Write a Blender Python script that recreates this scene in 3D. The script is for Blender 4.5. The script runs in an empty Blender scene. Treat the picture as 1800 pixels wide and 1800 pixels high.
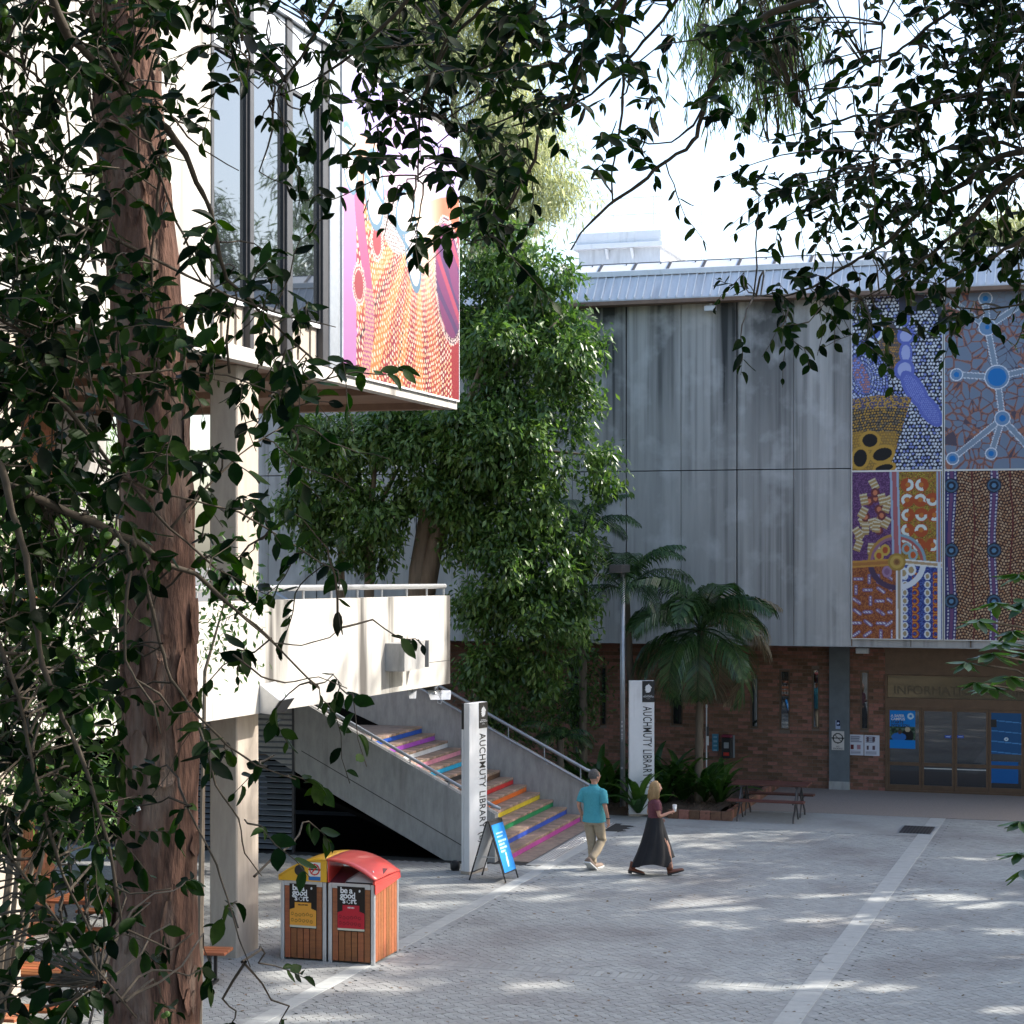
import bpy, math, random
import numpy as np
from mathutils import Vector, Matrix, noise
R = math.radians
sc = bpy.context.scene
C = sc.collection
rnd = random.Random(7)
rs = np.random.RandomState(11)
# ---------------------------------------------------------------- camera, sky, sun, exposure
F = 3400.0; HZ = 966.0; H = 5.7           # focal length and horizon row in photo pixels, eye height
cam = bpy.data.cameras.new('camera'); cam_o = bpy.data.objects.new('camera', cam); C.objects.link(cam_o)
cam_o.location = (0, 0, H); cam_o.rotation_euler = (R(90), 0, 0)
cam.sensor_width = 36; cam.lens = F / 1800 * 36; cam.shift_y = (HZ - 900) / 1800
cam.clip_start = 0.1; cam.clip_end = 900
sc.camera = cam_o
SUN_AZ, SUN_EL = R(14), R(37)             # direction to the sun: from +X turned towards +Y
sun_dir = Vector((math.cos(SUN_EL) * math.cos(SUN_AZ), math.cos(SUN_EL) * math.sin(SUN_AZ), math.sin(SUN_EL)))
w = bpy.data.worlds.new('World'); sc.world = w; w.use_nodes = True
wn = w.node_tree; bg = wn.nodes['Background']
sky = wn.nodes.new('ShaderNodeTexSky'); sky.sky_type = 'NISHITA'; sky.sun_disc = False
sky.sun_elevation = SUN_EL; sky.sun_rotation = R(90) - SUN_AZ
sky.air_density = 1.0; sky.dust_density = 2.5; sky.ozone_density = 1.0
wn.links.new(sky.outputs[0], bg.inputs[0]); bg.inputs[1].default_value = 0.15
sun = bpy.data.lights.new('sun', 'SUN'); sun.energy = 3.0; sun.angle = R(0.53); sun.color = (1.0, 0.94, 0.86)
sun_o = bpy.data.objects.new('sun', sun); C.objects.link(sun_o)
sun_o.location = (30, 20, 40)
sun_o.rotation_euler = sun_dir.to_track_quat('Z', 'Y').to_euler()
vs = sc.view_settings; vs.view_transform = 'Standard'; vs.look = 'None'; vs.gamma = 1.0; vs.use_curve_mapping = False
vs.exposure = 1.55
sc.cycles.max_bounces = 6; sc.cycles.diffuse_bounces = 4; sc.cycles.glossy_bounces = 3
sc.cycles.transmission_bounces = 4; sc.cycles.transparent_max_bounces = 6
sc.cycles.caustics_reflective = False; sc.cycles.caustics_refractive = False
sc.cycles.sample_clamp_indirect = 6
# ---------------------------------------------------------------- points from the survey of the view
def W(px, py, Y): return Vector(((px - 900) * Y / F, Y, H - (py - HZ) * Y / F))
def G(px, py):
    Y = H * F / (py - HZ); return Vector(((px - 900) * Y / F, Y, 0))
class Frame:                               # a building grid: u along the front, v into depth
    def __init__(s, ox, oy, deg):
        s.o = Vector((ox, oy, 0)); s.a = R(deg)
        s.U = Vector((math.cos(s.a), -math.sin(s.a), 0)); s.V = Vector((math.sin(s.a), math.cos(s.a), 0))
    def w(s, u, v, z=0): return s.o + s.U * u + s.V * v + Vector((0, 0, z))
    def u(s, px, v):
        k = (px - 900) / F; o = s.o + s.V * v
        return (k * o.y - o.x) / (s.U.x - k * s.U.y)
    def v(s, px, u):
        k = (px - 900) / F; o = s.o + s.U * u
        return (k * o.y - o.x) / (s.V.x - k * s.V.y)
    def z(s, py, u, v): return H - (py - HZ) * s.w(u, v).y / F
    def loc(s, p):
        d = Vector(p) - s.o; return d.dot(s.U), d.dot(s.V)
# ---------------------------------------------------------------- tagging and mesh building
def tag(o, label=None, cat=None, group=None, kind=None):
    if label: o['label'] = label
    if cat: o['category'] = cat
    if group: o['group'] = group
    if kind: o['kind'] = kind
    return o
def empty(name, loc=(0, 0, 0), rz=0, label=None, cat=None, group=None, kind=None):
    o = bpy.data.objects.new(name, None); C.objects.link(o); o.location = loc; o.rotation_euler = (0, 0, rz)
    o.empty_display_size = 0.2
    return tag(o, label, cat, group, kind)
def link(name, me, parent=None, loc=None, rot=None, scale=None):
    o = bpy.data.objects.new(name, me); C.objects.link(o)
    if parent: o.parent = parent
    if loc is not None: o.location = loc
    if rot is not None: o.rotation_euler = rot
    if scale is not None: o.scale = scale
    return o
def np_mesh(name, co, faces_flat, counts, mat=None, tint=None, smooth=False):
    me = bpy.data.meshes.new(name)
    co = np.asarray(co, np.float32); nf = len(counts)
    me.vertices.add(len(co)); me.vertices.foreach_set('co', co.ravel())
    me.loops.add(len(faces_flat)); me.loops.foreach_set('vertex_index', np.asarray(faces_flat, np.int32))
    me.polygons.add(nf)
    counts = np.asarray(counts, np.int32)
    starts = np.concatenate([[0], np.cumsum(counts)[:-1]]).astype(np.int32)
    me.polygons.foreach_set('loop_start', starts)
    me.polygons.foreach_set('loop_total', counts)
    me.update(calc_edges=True)
    me.polygons.foreach_set('use_smooth', np.full(nf, bool(smooth)))
    if tint is not None:
        tint = np.asarray(tint, np.float32)
        if tint.ndim == 2:
            a = me.attributes.new('Col', 'FLOAT_COLOR', 'POINT')
            a.data.foreach_set('color', np.concatenate([tint, np.ones((len(tint), 1), np.float32)], 1).ravel())
        else:
            a = me.attributes.new('tint', 'FLOAT', 'POINT'); a.data.foreach_set('value', tint)
    if mat: me.materials.append(mat)
    return me
class MB:
    def __init__(s): s.v = []; s.f = []; s.t = []
    def add(s, vs, fs, t=0.0):
        b = len(s.v); s.v += [tuple(q) for q in vs]; s.f += [tuple(i + b for i in f) for f in fs]; s.t += [t] * len(vs); return s
    def box(s, x0, x1, y0, y1, z0, z1, t=0.0):
        vs = [(x, y, z) for z in (z0, z1) for y in (y0, y1) for x in (x0, x1)]
        return s.add(vs, [(0, 2, 3, 1), (4, 5, 7, 6), (0, 1, 5, 4), (2, 6, 7, 3), (0, 4, 6, 2), (1, 3, 7, 5)], t)
    def bbox(s, x0, x1, y0, y1, z0, z1, b=0.004, t=0.0):   # box with chamfered upright edges and top
        o = [(x0 + b, y0), (x1 - b, y0), (x1, y0 + b), (x1, y1 - b), (x1 - b, y1), (x0 + b, y1), (x0, y1 - b), (x0, y0 + b)]
        cx, cy = (x0 + x1) / 2, (y0 + y1) / 2
        vs = [(x, y, z0) for x, y in o] + [(x, y, z1 - b) for x, y in o] + \
             [(x + (b if x < cx else -b), y + (b if y < cy else -b), z1) for x, y in o]
        fs = [tuple(reversed(range(8)))] + [(i, (i + 1) % 8, 8 + (i + 1) % 8, 8 + i) for i in range(8)] + \
             [(8 + i, 8 + (i + 1) % 8, 16 + (i + 1) % 8, 16 + i) for i in range(8)] + [tuple(range(16, 24))]
        return s.add(vs, fs, t)
    def prism(s, pts, off, t=0.0):                         # polygon pts (3D list) extruded by vector off
        n = len(pts); a = [Vector(p) for p in pts]; b = [p + Vector(off) for p in a]
        return s.add(a + b, [tuple(reversed(range(n))), tuple(range(n, 2 * n))] + [(i, (i + 1) % n, n + (i + 1) % n, n + i) for i in range(n)], t)
    def tube(s, pts, r, n=8, caps=True, t=0.0):
        pts = [Vector(p) for p in pts]
        rr = r if isinstance(r, (list, tuple)) else [r] * len(pts)
        up = Vector((0.13, 0.21, 0.97)); vs = []
        for i, p in enumerate(pts):
            d = (pts[min(i + 1, len(pts) - 1)] - pts[max(i - 1, 0)]).normalized()
            a = d.cross(up)
            if a.length < 0.05: a = d.cross(Vector((1, 0, 0)))
            a.normalize(); b = d.cross(a)
            for k in range(n):
                q = 2 * math.pi * k / n
                vs.append(p + (a * math.cos(q) + b * math.sin(q)) * rr[i])
        fs = [(i * n + k, i * n + (k + 1) % n, (i + 1) * n + (k + 1) % n, (i + 1) * n + k) for i in range(len(pts) - 1) for k in range(n)]
        if caps: fs += [tuple(reversed(range(n))), tuple(range((len(pts) - 1) * n, len(pts) * n))]
        return s.add(vs, fs, t)
    def lathe(s, prof, c=(0, 0, 0), n=16, sx=1, sy=1, t=0.0):   # prof: list of (r, z)
        vs = [(c[0] + r * math.cos(2 * math.pi * k / n) * sx, c[1] + r * math.sin(2 * math.pi * k / n) * sy, c[2] + z) for r, z in prof for k in range(n)]
        m = len(prof)
        fs = [(i * n + k, i * n + (k + 1) % n, (i + 1) * n + (k + 1) % n, (i + 1) * n + k) for i in range(m - 1) for k in range(n)]
        fs += [tuple(reversed(range(n))), tuple(range((m - 1) * n, m * n))]
        return s.add(vs, fs, t)
    def mesh(s, name, mat, smooth=False):
        me = bpy.data.meshes.new(name); me.from_pydata(s.v, [], s.f)
        if any(s.t):
            a = me.attributes.new('tint', 'FLOAT', 'POINT'); a.data.foreach_set('value', np.array(s.t, np.float32))
        if smooth: me.polygons.foreach_set('use_smooth', np.ones(len(me.polygons), bool))
        if mat: me.materials.append(mat)
        me.update(); return me
    def build(s, name, mat, parent=None, kind=None, smooth=False, label=None):
        o = link(name, s.mesh(name, mat, smooth), parent)
        if kind: o['kind'] = kind
        if label: o['label'] = label
        return o
def box(name, mat, parent, x0, x1, y0, y1, z0, z1, b=0.0, kind=None, label=None):
    m = MB(); m.bbox(x0, x1, y0, y1, z0, z1, b) if b else m.box(x0, x1, y0, y1, z0, z1)
    return m.build(name, mat, parent, kind, label=label)
_fonts = {}
def text(name, s, size, mat, parent, loc, rot, depth=0.0015, align='LEFT', bold=0.0, sx=1.0, space=1.0):
    cu = bpy.data.curves.new(name, 'FONT'); cu.body = s; cu.size = size; cu.extrude = depth
    cu.align_x = align; cu.offset = bold; cu.space_character = space; cu.resolution_u = 3
    t = bpy.data.objects.new('tmp', cu); C.objects.link(t)
    dg = bpy.context.evaluated_depsgraph_get()
    me = bpy.data.meshes.new_from_object(t.evaluated_get(dg)); me.name = name
    bpy.data.objects.remove(t); me.materials.clear(); me.materials.append(mat)
    o = link(name, me, parent, loc, rot); o.scale = (sx, 1, 1)
    return o
# ---------------------------------------------------------------- materials
def lin(c):
    c = np.asarray(c, float); return np.where(c <= 0.04045, c / 12.92, ((c + 0.055) / 1.055) ** 2.4)
def mat(name, c1, c2=None, scale=6, rough=0.7, bump=0.0, stretch=(1, 1, 1), metal=0.0, spec=0.4, tintamt=0.0,
        stain=None, detail=6, bscale=None, contrast=(0.3, 0.7), objrand=0.0, trans=0.0, coat=0.0):
    m = bpy.data.materials.new(name); m.use_nodes = True; nt = m.node_tree; N = nt.nodes; Lk = nt.links
    b = N['Principled BSDF']; b.inputs['Roughness'].default_value = rough; b.inputs['Metallic'].default_value = metal
    b.inputs['Specular IOR Level'].default_value = spec; b.inputs['Coat Weight'].default_value = coat
    tc = N.new('ShaderNodeTexCoord'); mp = N.new('ShaderNodeMapping'); mp.inputs['Scale'].default_value = stretch
    Lk.new(tc.outputs['Object'], mp.inputs[0])
    col = None
    if c2 is not None:
        n = N.new('ShaderNodeTexNoise'); n.inputs['Scale'].default_value = scale; n.inputs['Detail'].default_value = detail
        n.inputs['Roughness'].default_value = 0.65
        Lk.new(mp.outputs[0], n.inputs['Vector'])
        mr = N.new('ShaderNodeMapRange'); mr.inputs[1].default_value, mr.inputs[2].default_value = contrast
        Lk.new(n.outputs[0], mr.inputs[0])
        mx = N.new('ShaderNodeMix'); mx.data_type = 'RGBA'; mx.inputs[6].default_value = (*c1, 1); mx.inputs[7].default_value = (*c2, 1)
        Lk.new(mr.outputs[0], mx.inputs[0]); col = mx.outputs[2]
    else:
        rgb = N.new('ShaderNodeRGB'); rgb.outputs[0].default_value = (*c1, 1); col = rgb.outputs[0]
    if stain:                              # (colour, scale, stretch, lo, hi, amount)
        sc_, ss, st, lo, hi, am = stain
        mp2 = N.new('ShaderNodeMapping'); mp2.inputs['Scale'].default_value = st; Lk.new(tc.outputs['Object'], mp2.inputs[0])
        n = N.new('ShaderNodeTexNoise'); n.inputs['Scale'].default_value = ss; n.inputs['Detail'].default_value = 5
        Lk.new(mp2.outputs[0], n.inputs['Vector'])
        mr = N.new('ShaderNodeMapRange'); mr.inputs[1].default_value = lo; mr.inputs[2].default_value = hi; mr.inputs[4].default_value = am
        Lk.new(n.outputs[0], mr.inputs[0])
        mx = N.new('ShaderNodeMix'); mx.data_type = 'RGBA'; mx.inputs[7].default_value = (*sc_, 1)
        Lk.new(mr.outputs[0], mx.inputs[0]); Lk.new(col, mx.inputs[6]); col = mx.outputs[2]
    if tintamt or objrand:
        if tintamt: at = N.new('ShaderNodeAttribute'); at.attribute_name = 'tint'; fac = at.outputs['Fac']; am = tintamt
        else: oi = N.new('ShaderNodeObjectInfo'); fac = oi.outputs['Random']; am = objrand
        mr = N.new('ShaderNodeMapRange'); mr.inputs[3].default_value = 1 - am; mr.inputs[4].default_value = 1 + am
        Lk.new(fac, mr.inputs[0])
        hs = N.new('ShaderNodeHueSaturation'); Lk.new(mr.outputs[0], hs.inputs['Value']); Lk.new(col, hs.inputs['Color'])
        mh = N.new('ShaderNodeMapRange'); mh.inputs[3].default_value = 0.5 + am * 0.04; mh.inputs[4].default_value = 0.5 - am * 0.04
        Lk.new(fac, mh.inputs[0]); Lk.new(mh.outputs[0], hs.inputs['Hue'])
        col = hs.outputs[0]
    Lk.new(col, b.inputs['Base Color'])
    if bump:
        n2 = N.new('ShaderNodeTexNoise'); n2.inputs['Scale'].default_value = bscale or scale * 4; n2.inputs['Detail'].default_value = 6
        Lk.new(mp.outputs[0], n2.inputs['Vector'])
        bp = N.new('ShaderNodeBump'); bp.inputs['Strength'].default_value = min(1, bump * 20); bp.inputs['Distance'].default_value = bump
        Lk.new(n2.outputs[0], bp.inputs['Height']); Lk.new(bp.outputs[0], b.inputs['Normal'])
    if trans:
        tr = N.new('ShaderNodeBsdfTranslucent'); Lk.new(col, tr.inputs[0])
        hs2 = N.new('ShaderNodeHueSaturation'); hs2.inputs['Value'].default_value = 1.5; hs2.inputs['Saturation'].default_value = 1.15
        Lk.new(col, hs2.inputs['Color']); Lk.new(hs2.outputs[0], tr.inputs[0])
        ms = N.new('ShaderNodeMixShader'); ms.inputs[0].default_value = trans
        Lk.new(b.outputs[0], ms.inputs[1]); Lk.new(tr.outputs[0], ms.inputs[2]); Lk.new(ms.outputs[0], N['Material Output'].inputs[0])
    return m
def print_mat(name, rough=0.55):
    m = bpy.data.materials.new(name); m.use_nodes = True; N = m.node_tree.nodes; b = N['Principled BSDF']
    at = N.new('ShaderNodeAttribute'); at.attribute_name = 'Col'; m.node_tree.links.new(at.outputs['Color'], b.inputs['Base Color'])
    b.inputs['Roughness'].default_value = rough; b.inputs['Specular IOR Level'].default_value = 0.3
    return m
M = {}
def streaked_concrete():
    m = mat('board marked grey concrete', (0.50, 0.485, 0.46), (0.41, 0.40, 0.38), 1.6, 0.85, 0.0012, (5, 5, 0.45), contrast=(0.25, 0.75))
    nt = m.node_tree; N = nt.nodes; Lk = nt.links; b = N['Principled BSDF']; src = b.inputs['Base Color'].links[0].from_socket
    tc = [n for n in N if n.type == 'TEX_COORD'][0]; sp = N.new('ShaderNodeSeparateXYZ'); Lk.new(tc.outputs['Object'], sp.inputs[0])
    def nz(st, lo, hi):
        mp = N.new('ShaderNodeMapping'); mp.inputs['Scale'].default_value = st; Lk.new(tc.outputs['Object'], mp.inputs[0])
        n = N.new('ShaderNodeTexNoise'); n.inputs['Scale'].default_value = 1; n.inputs['Detail'].default_value = 6; Lk.new(mp.outputs[0], n.inputs['Vector'])
        r = N.new('ShaderNodeMapRange'); r.inputs[1].default_value = lo; r.inputs[2].default_value = hi; Lk.new(n.outputs[0], r.inputs[0]); return r.outputs[0]
    def mth(op, a, b_):
        q = N.new('ShaderNodeMath'); q.operation = op; q.use_clamp = True
        for i, v in enumerate((a, b_)):
            if isinstance(v, float): q.inputs[i].default_value = v
            else: Lk.new(v, q.inputs[i])
        return q.outputs[0]
    # runs of black weathering that start at the top edge of each row of panels
    g1 = N.new('ShaderNodeMapRange'); g1.inputs[1].default_value = 7.6; g1.inputs[2].default_value = 11.6; g1.inputs[3].default_value = .22; g1.inputs[4].default_value = 1; Lk.new(sp.outputs[2], g1.inputs[0])
    broad = mth('MULTIPLY', nz((1.3, 1, .06), .40, .56), g1.outputs[0]); fine = mth('MULTIPLY', nz((7, 1, .10), .46, .64), nz((.6, 1, .25), .38, .56))
    k = mth('ADD', mth('MULTIPLY', broad, .95), mth('MULTIPLY', fine, .42))
    mx = N.new('ShaderNodeMix'); mx.data_type = 'RGBA'; mx.inputs[7].default_value = (.042, .045, .046, 1); Lk.new(k, mx.inputs[0]); Lk.new(src, mx.inputs[6])
    lt = N.new('ShaderNodeMix'); lt.data_type = 'RGBA'; lt.inputs[7].default_value = (.66, .66, .65, 1); Lk.new(mth('MULTIPLY', nz((1.5, 1, 1.3), .52, .70), .45), lt.inputs[0]); Lk.new(mx.outputs[2], lt.inputs[6])
    Lk.new(lt.outputs[2], b.inputs['Base Color']); return m
M['concrete'] = streaked_concrete()
M['concrete_plain'] = mat('grey stair concrete', (0.42, 0.41, 0.39), (0.28, 0.28, 0.27), 2.0, 0.85, 0.003, (4, 4, 1.1),
                          stain=((0.10, 0.09, 0.08), 1.0, (3, 3, 0.35), 0.56, 0.8, 0.6))
M['concrete_white'] = mat('pale painted concrete', (0.54, 0.52, 0.475), (0.44, 0.42, 0.38), 1.2, 0.8, 0.002, (3, 3, 0.5),
                          stain=((0.045, 0.04, 0.035), 1.0, (1.1, 1.1, 0.11), 0.56, 0.67, 0.9))  # dark runs serve as stains and as soft leaf shadows
M['concrete_brown'] = mat('buff concrete pillar', (0.46, 0.40, 0.33), (0.36, 0.31, 0.26), 3.0, 0.85, 0.003, (3, 3, 0.6))
M['soffit'] = mat('brown soffit boards', (0.26, 0.17, 0.12), (0.17, 0.11, 0.08), 3.0, 0.7, 0.0, (1, 6, 1))
M['dark'] = mat('near black for deep shade', (0.006, 0.006, 0.006), (0.009, 0.009, 0.009), 3, 1.0, spec=0.0)  # near-black colour stands in for the shade inside dark recesses
M['joint'] = mat('dark joint filler', (0.03, 0.030, 0.028), (0.045, 0.044, 0.042), 20, 0.95)
M['brick'] = mat('clay brick', (0.265, 0.135, 0.088), (0.165, 0.08, 0.055), 14, 0.85, 0.002, tintamt=0.45)
M['brick_obj'] = mat('clay brick single', (0.265, 0.135, 0.088), (0.165, 0.08, 0.055), 14, 0.85, 0.002, objrand=0.45)
M['mortar'] = mat('mortar', (0.20, 0.15, 0.12), (0.15, 0.12, 0.10), 30, 0.95)
M['steel'] = mat('galvanised steel', (0.42, 0.45, 0.48), (0.34, 0.37, 0.40), 8, 0.45, metal=0.6)
M['alu'] = mat('brushed aluminium', (0.62, 0.63, 0.64), (0.54, 0.55, 0.56), 12, 0.38, metal=0.7)
M['clad'] = mat('pale weathered roof sheet', (0.62, 0.64, 0.67), (0.50, 0.52, 0.55), 2.0, 0.5, 0.0, (5, 1, 1), stain=((0.30, 0.30, 0.31), 1.0, (3, .6, .6), 0.55, 0.75, 0.6))
M['white'] = mat('white painted metal', (0.76, 0.77, 0.78), (0.68, 0.69, 0.70), 3, 0.45, stain=((0.40, 0.39, 0.37), 2.0, (3, 3, 0.5), 0.58, 0.8, 0.5))
M['black'] = mat('black paint', (0.016, 0.016, 0.017), (0.024, 0.024, 0.025), 8, 0.5)
M['darkframe'] = mat('charcoal window frame', (0.06, 0.06, 0.063), (0.045, 0.045, 0.048), 5, 0.45)
M['bronze'] = mat('bronze anodised frame', (0.15, 0.095, 0.06), (0.11, 0.07, 0.045), 6, 0.4, metal=0.3)
M['glass'] = mat('dark reflective window glass', (0.012, 0.016, 0.02), None, rough=0.02, spec=1.0, coat=1.0)
M['glass_mirror'] = mat('tinted reflective glass', (0.13, 0.15, 0.17), None, rough=0.015, metal=0.85, spec=1.0)
M['glass_bronze'] = mat('bronze tinted glass', (0.20, 0.17, 0.11), (0.09, 0.08, 0.055), 3.5, 0.06, stretch=(.4, 1, 3), metal=0.6, spec=0.8)
M['wood'] = mat('oiled orange timber slat', (0.36, 0.125, 0.045), (0.24, 0.08, 0.032), 5, 0.5, 0.001, (1, 6, 6), objrand=0.22, stain=((0.13, 0.06, 0.035), 4, (1, 1, 1), 0.5, 0.75, 0.5))
M['wood_dark'] = mat('red brown painted timber', (0.11, 0.038, 0.026), (0.07, 0.026, 0.02), 5, 0.55, 0.001, (1, 6, 6), objrand=0.2)
M['paver_bed'] = M['joint']
M['print'] = print_mat('printed sheet')
M['skin'] = mat('skin', (0.50, 0.27, 0.19), (0.44, 0.22, 0.15), 9, 0.5)
def leafm(name, c1, c2, trans, rough=0.35, obj=False, amt=0.5, spec=0.5):
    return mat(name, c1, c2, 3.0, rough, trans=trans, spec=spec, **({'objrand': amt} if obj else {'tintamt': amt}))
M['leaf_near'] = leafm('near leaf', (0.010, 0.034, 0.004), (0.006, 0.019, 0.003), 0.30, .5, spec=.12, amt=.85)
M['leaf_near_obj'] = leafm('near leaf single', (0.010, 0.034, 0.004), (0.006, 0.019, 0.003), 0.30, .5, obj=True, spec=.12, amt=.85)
M['leaf_mid'] = leafm('evergreen leaf', (0.10, 0.18, 0.042), (0.055, 0.115, 0.028), 0.35, amt=.75)
M['leaf_gum'] = leafm('pale gum leaf', (0.40, 0.42, 0.24), (0.26, 0.30, 0.15), 0.5, 0.5)
M['leaf_palm'] = leafm('palm leaflet', (0.045, 0.10, 0.028), (0.03, 0.075, 0.022), 0.2)
M['leaf_palm_dry'] = leafm('dry palm leaflet', (0.30, 0.24, 0.15), (0.20, 0.16, 0.10), 0.2, 0.6)
M['leaf_bright'] = leafm('bright shrub leaf', (0.05, 0.12, 0.02), (0.03, 0.08, 0.015), 0.25)
M['twig'] = mat('grey brown twig bark', (0.085, 0.065, 0.045), (0.045, 0.034, 0.024), 30, 0.85, .001)
M['bark'] = mat('peeling red brown bark', (0.17, 0.095, 0.070), (0.055, 0.032, 0.025), 5.0, 0.95, 0.06, (3, 3, 0.7),
                stain=((0.22, 0.16, 0.125), 1.6, (3, 3, 0.7), 0.52, 0.64, 0.7), bscale=6, spec=.1)
M['bark_grey'] = mat('grey brown bark', (0.19, 0.15, 0.11), (0.10, 0.08, 0.06), 3, 0.9, 0.01, (3, 3, 0.5))
# ================================================================ LARGE STRUCTURE
LB = Frame(7.743, 44.1, 17.9)              # library grid: v = 0 is the concrete face, v = 1.8 the brick face
LF = Frame(-3.63, 26.8, 16.2)              # left building grid: u = 0 is its sunlit side
# ---- ground
gm = mat('far ground', (0.16, 0.15, 0.14), (0.12, 0.115, 0.10), 0.6, 0.95, 0.0)
def sheet(name, pts, z, m, kind='structure', parent=None):
    b = MB(); b.add([(p[0], p[1], z) for p in pts], [tuple(range(len(pts)))]); return b.build(name, m, parent, kind)
gb = MB()
gx = [-300, -60, -20, 20, 60, 300]; gy = [-60, -4, 0, 4, 10, 16, 19, 60, 120, 600]
gz = [4.1, 4.1, 4.05, 3.5, 1.5, 0.15, -0.06, -0.06, -0.06, -0.06]
gb.add([(x, y, z) for y, z in zip(gy, gz) for x in gx], [(j * 6 + i, j * 6 + i + 1, (j + 1) * 6 + i + 1, (j + 1) * 6 + i) for j in range(9) for i in range(5)])
gb.build('ground', gm, None, 'structure')
# ---- plaza of interlocking pavers, laid on the library grid
plaza = empty('plaza_paving', LB.o, -LB.a, kind='structure')
apron_v = LB.loc(G(1600, 1436))[1]         # edge of the exposed aggregate apron before the doors
bed = MB(); bed.add([(-26, -26, -0.010), (10, -26, -0.010), (10, 1.85, -0.010), (-26, 1.85, -0.010)], [(0, 1, 2, 3)])
bed.build('paving_bed', M['joint'], plaza)
pm_args = dict(c2=(0.30, 0.31, 0.30), scale=9, rough=0.85, bump=0.0015, bscale=90)
pave_m = mat('concrete paver', (0.375, 0.388, 0.375), tintamt=0.08, stain=((0.20, 0.19, 0.185), 0.5, (1, 1, 1), 0.45, 0.66, 0.65), **pm_args)
pave_mo = mat('concrete paver single', (0.375, 0.388, 0.375), objrand=0.08, stain=((0.20, 0.19, 0.185), 0.5, (1, 1, 1), 0.45, 0.66, 0.65), **pm_args)
band_m = mat('pale paving band', (0.43, 0.44, 0.42), (0.35, 0.36, 0.35), 7, 0.85, 0.0015, bscale=120)
apron_m = mat('exposed aggregate', (0.36, 0.31, 0.27), (0.20, 0.17, 0.155), 60, 0.9, 0.002)
# bands along v: u position and half width
uA = LB.loc(G(1500, 1640))[0]; uB = LB.loc(G(705, 1660))[0]
bands = [(uA, 0.16), (uB, 0.12)]
vC = LB.loc(G(1200, 1722))[1]              # soldier course across
v_strip0 = LB.loc(G(1400, 1461))[1]
PL, PW, TA = 0.225, 0.1125, 0.013
cells = []
QA = R(-45)                                  # herringbone runs at 45 degrees to the library grid
qx, qy = (math.cos(QA), math.sin(QA)), (-math.sin(QA), math.cos(QA))
for s_ in range(-260, 260):
    for t_ in range(-130, 130):
        for kind_ in (0, 1):
            a, b_ = s_ + 2 * t_, s_ - 2 * t_
            if kind_ == 0: x, y = a + 1.0, b_ + .5
            else: x, y = a + .5, b_ + 2.0
            x *= PW; y *= PW
            cu, cv = x * qx[0] + y * qy[0] - 6, x * qx[1] + y * qy[1] - 10
            if cv > apron_v - .10 or cv < -27 or cu > 10 or cu < -27: continue
            wp = LB.w(cu, cv)
            if wp.y < 20: continue
            px = 900 + wp.x * F / wp.y; py = HZ + H * F / wp.y
            if px < -60 or px > 2350 or py > 1900: continue
            if any(abs(cu - b) < hw + .07 for b, hw in bands): continue
            if abs(cv - vC) < 0.22 and uB < cu < uA: continue
            lu_, lv_ = LF.loc(wp)
            if lv_ > 8.80 and lu_ < 1.83: continue
            if cv > v_strip0 - .08 and cu < uA: continue
            cells.append((cu, cv, py, kind_))
cells = np.array(cells); order = np.argsort(-cells[:, 2]); cells = cells[order]
vis = []
# outline of one interlocking paver: six unit edges, each bent into the same S
def paver_outline():
    c6 = [(-1, -.5), (0, -.5), (1, -.5), (1, .5), (0, .5), (-1, .5)]; out = []
    for i in range(6):
        p, q = np.array(c6[i]), np.array(c6[(i + 1) % 6]); d = q - p; nrm = np.array([d[1], -d[0]])
        for t, o in ((0, 0), (.3, 1), (.7, -1)): out.append((p + d * t) * PW + nrm * o * TA)
    return np.array(out) * np.array([1 - .0075 / PL, 1 - .0075 / PW])
PO = paver_outline(); nP = len(PO)
def paver_arrays(cs):
    n = len(cs); kd = cs[:, 3] if cs.shape[1] > 3 else np.zeros(n)
    an = QA + kd * math.pi / 2; ca, sa = np.cos(an)[:, None], np.sin(an)[:, None]
    top = np.zeros((n, nP, 3)); bot = np.zeros((n, nP, 3))
    dz = rs.uniform(-0.0015, 0.0015, n)[:, None]; tx = rs.uniform(-0.006, 0.006, (n, 1)); ty = rs.uniform(-0.006, 0.006, (n, 1))
    ox = PO[:, 0] * ca - PO[:, 1] * sa; oy = PO[:, 0] * sa + PO[:, 1] * ca
    for arr, z in ((top, 0.0), (bot, -0.014)):
        arr[:, :, 0] = cs[:, 0:1] + ox; arr[:, :, 1] = cs[:, 1:2] + oy
        arr[:, :, 2] = z + (dz + ox * tx + oy * ty if z > -0.02 else 0)
    co = np.concatenate([top, bot], 1).reshape(-1, 3)
    base = (np.arange(n) * 2 * nP)[:, None]; k = np.arange(nP); k2 = (k + 1) % nP
    q1 = np.stack([nP + k, nP + k2, k2, k], 1).ravel()
    flat = np.concatenate([base + k, base + q1], 1).ravel()
    counts = np.tile(np.concatenate([[nP], np.full(nP, 4)]), n)
    return co, flat, counts, np.repeat(rs.rand(n), 2 * nP)
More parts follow.
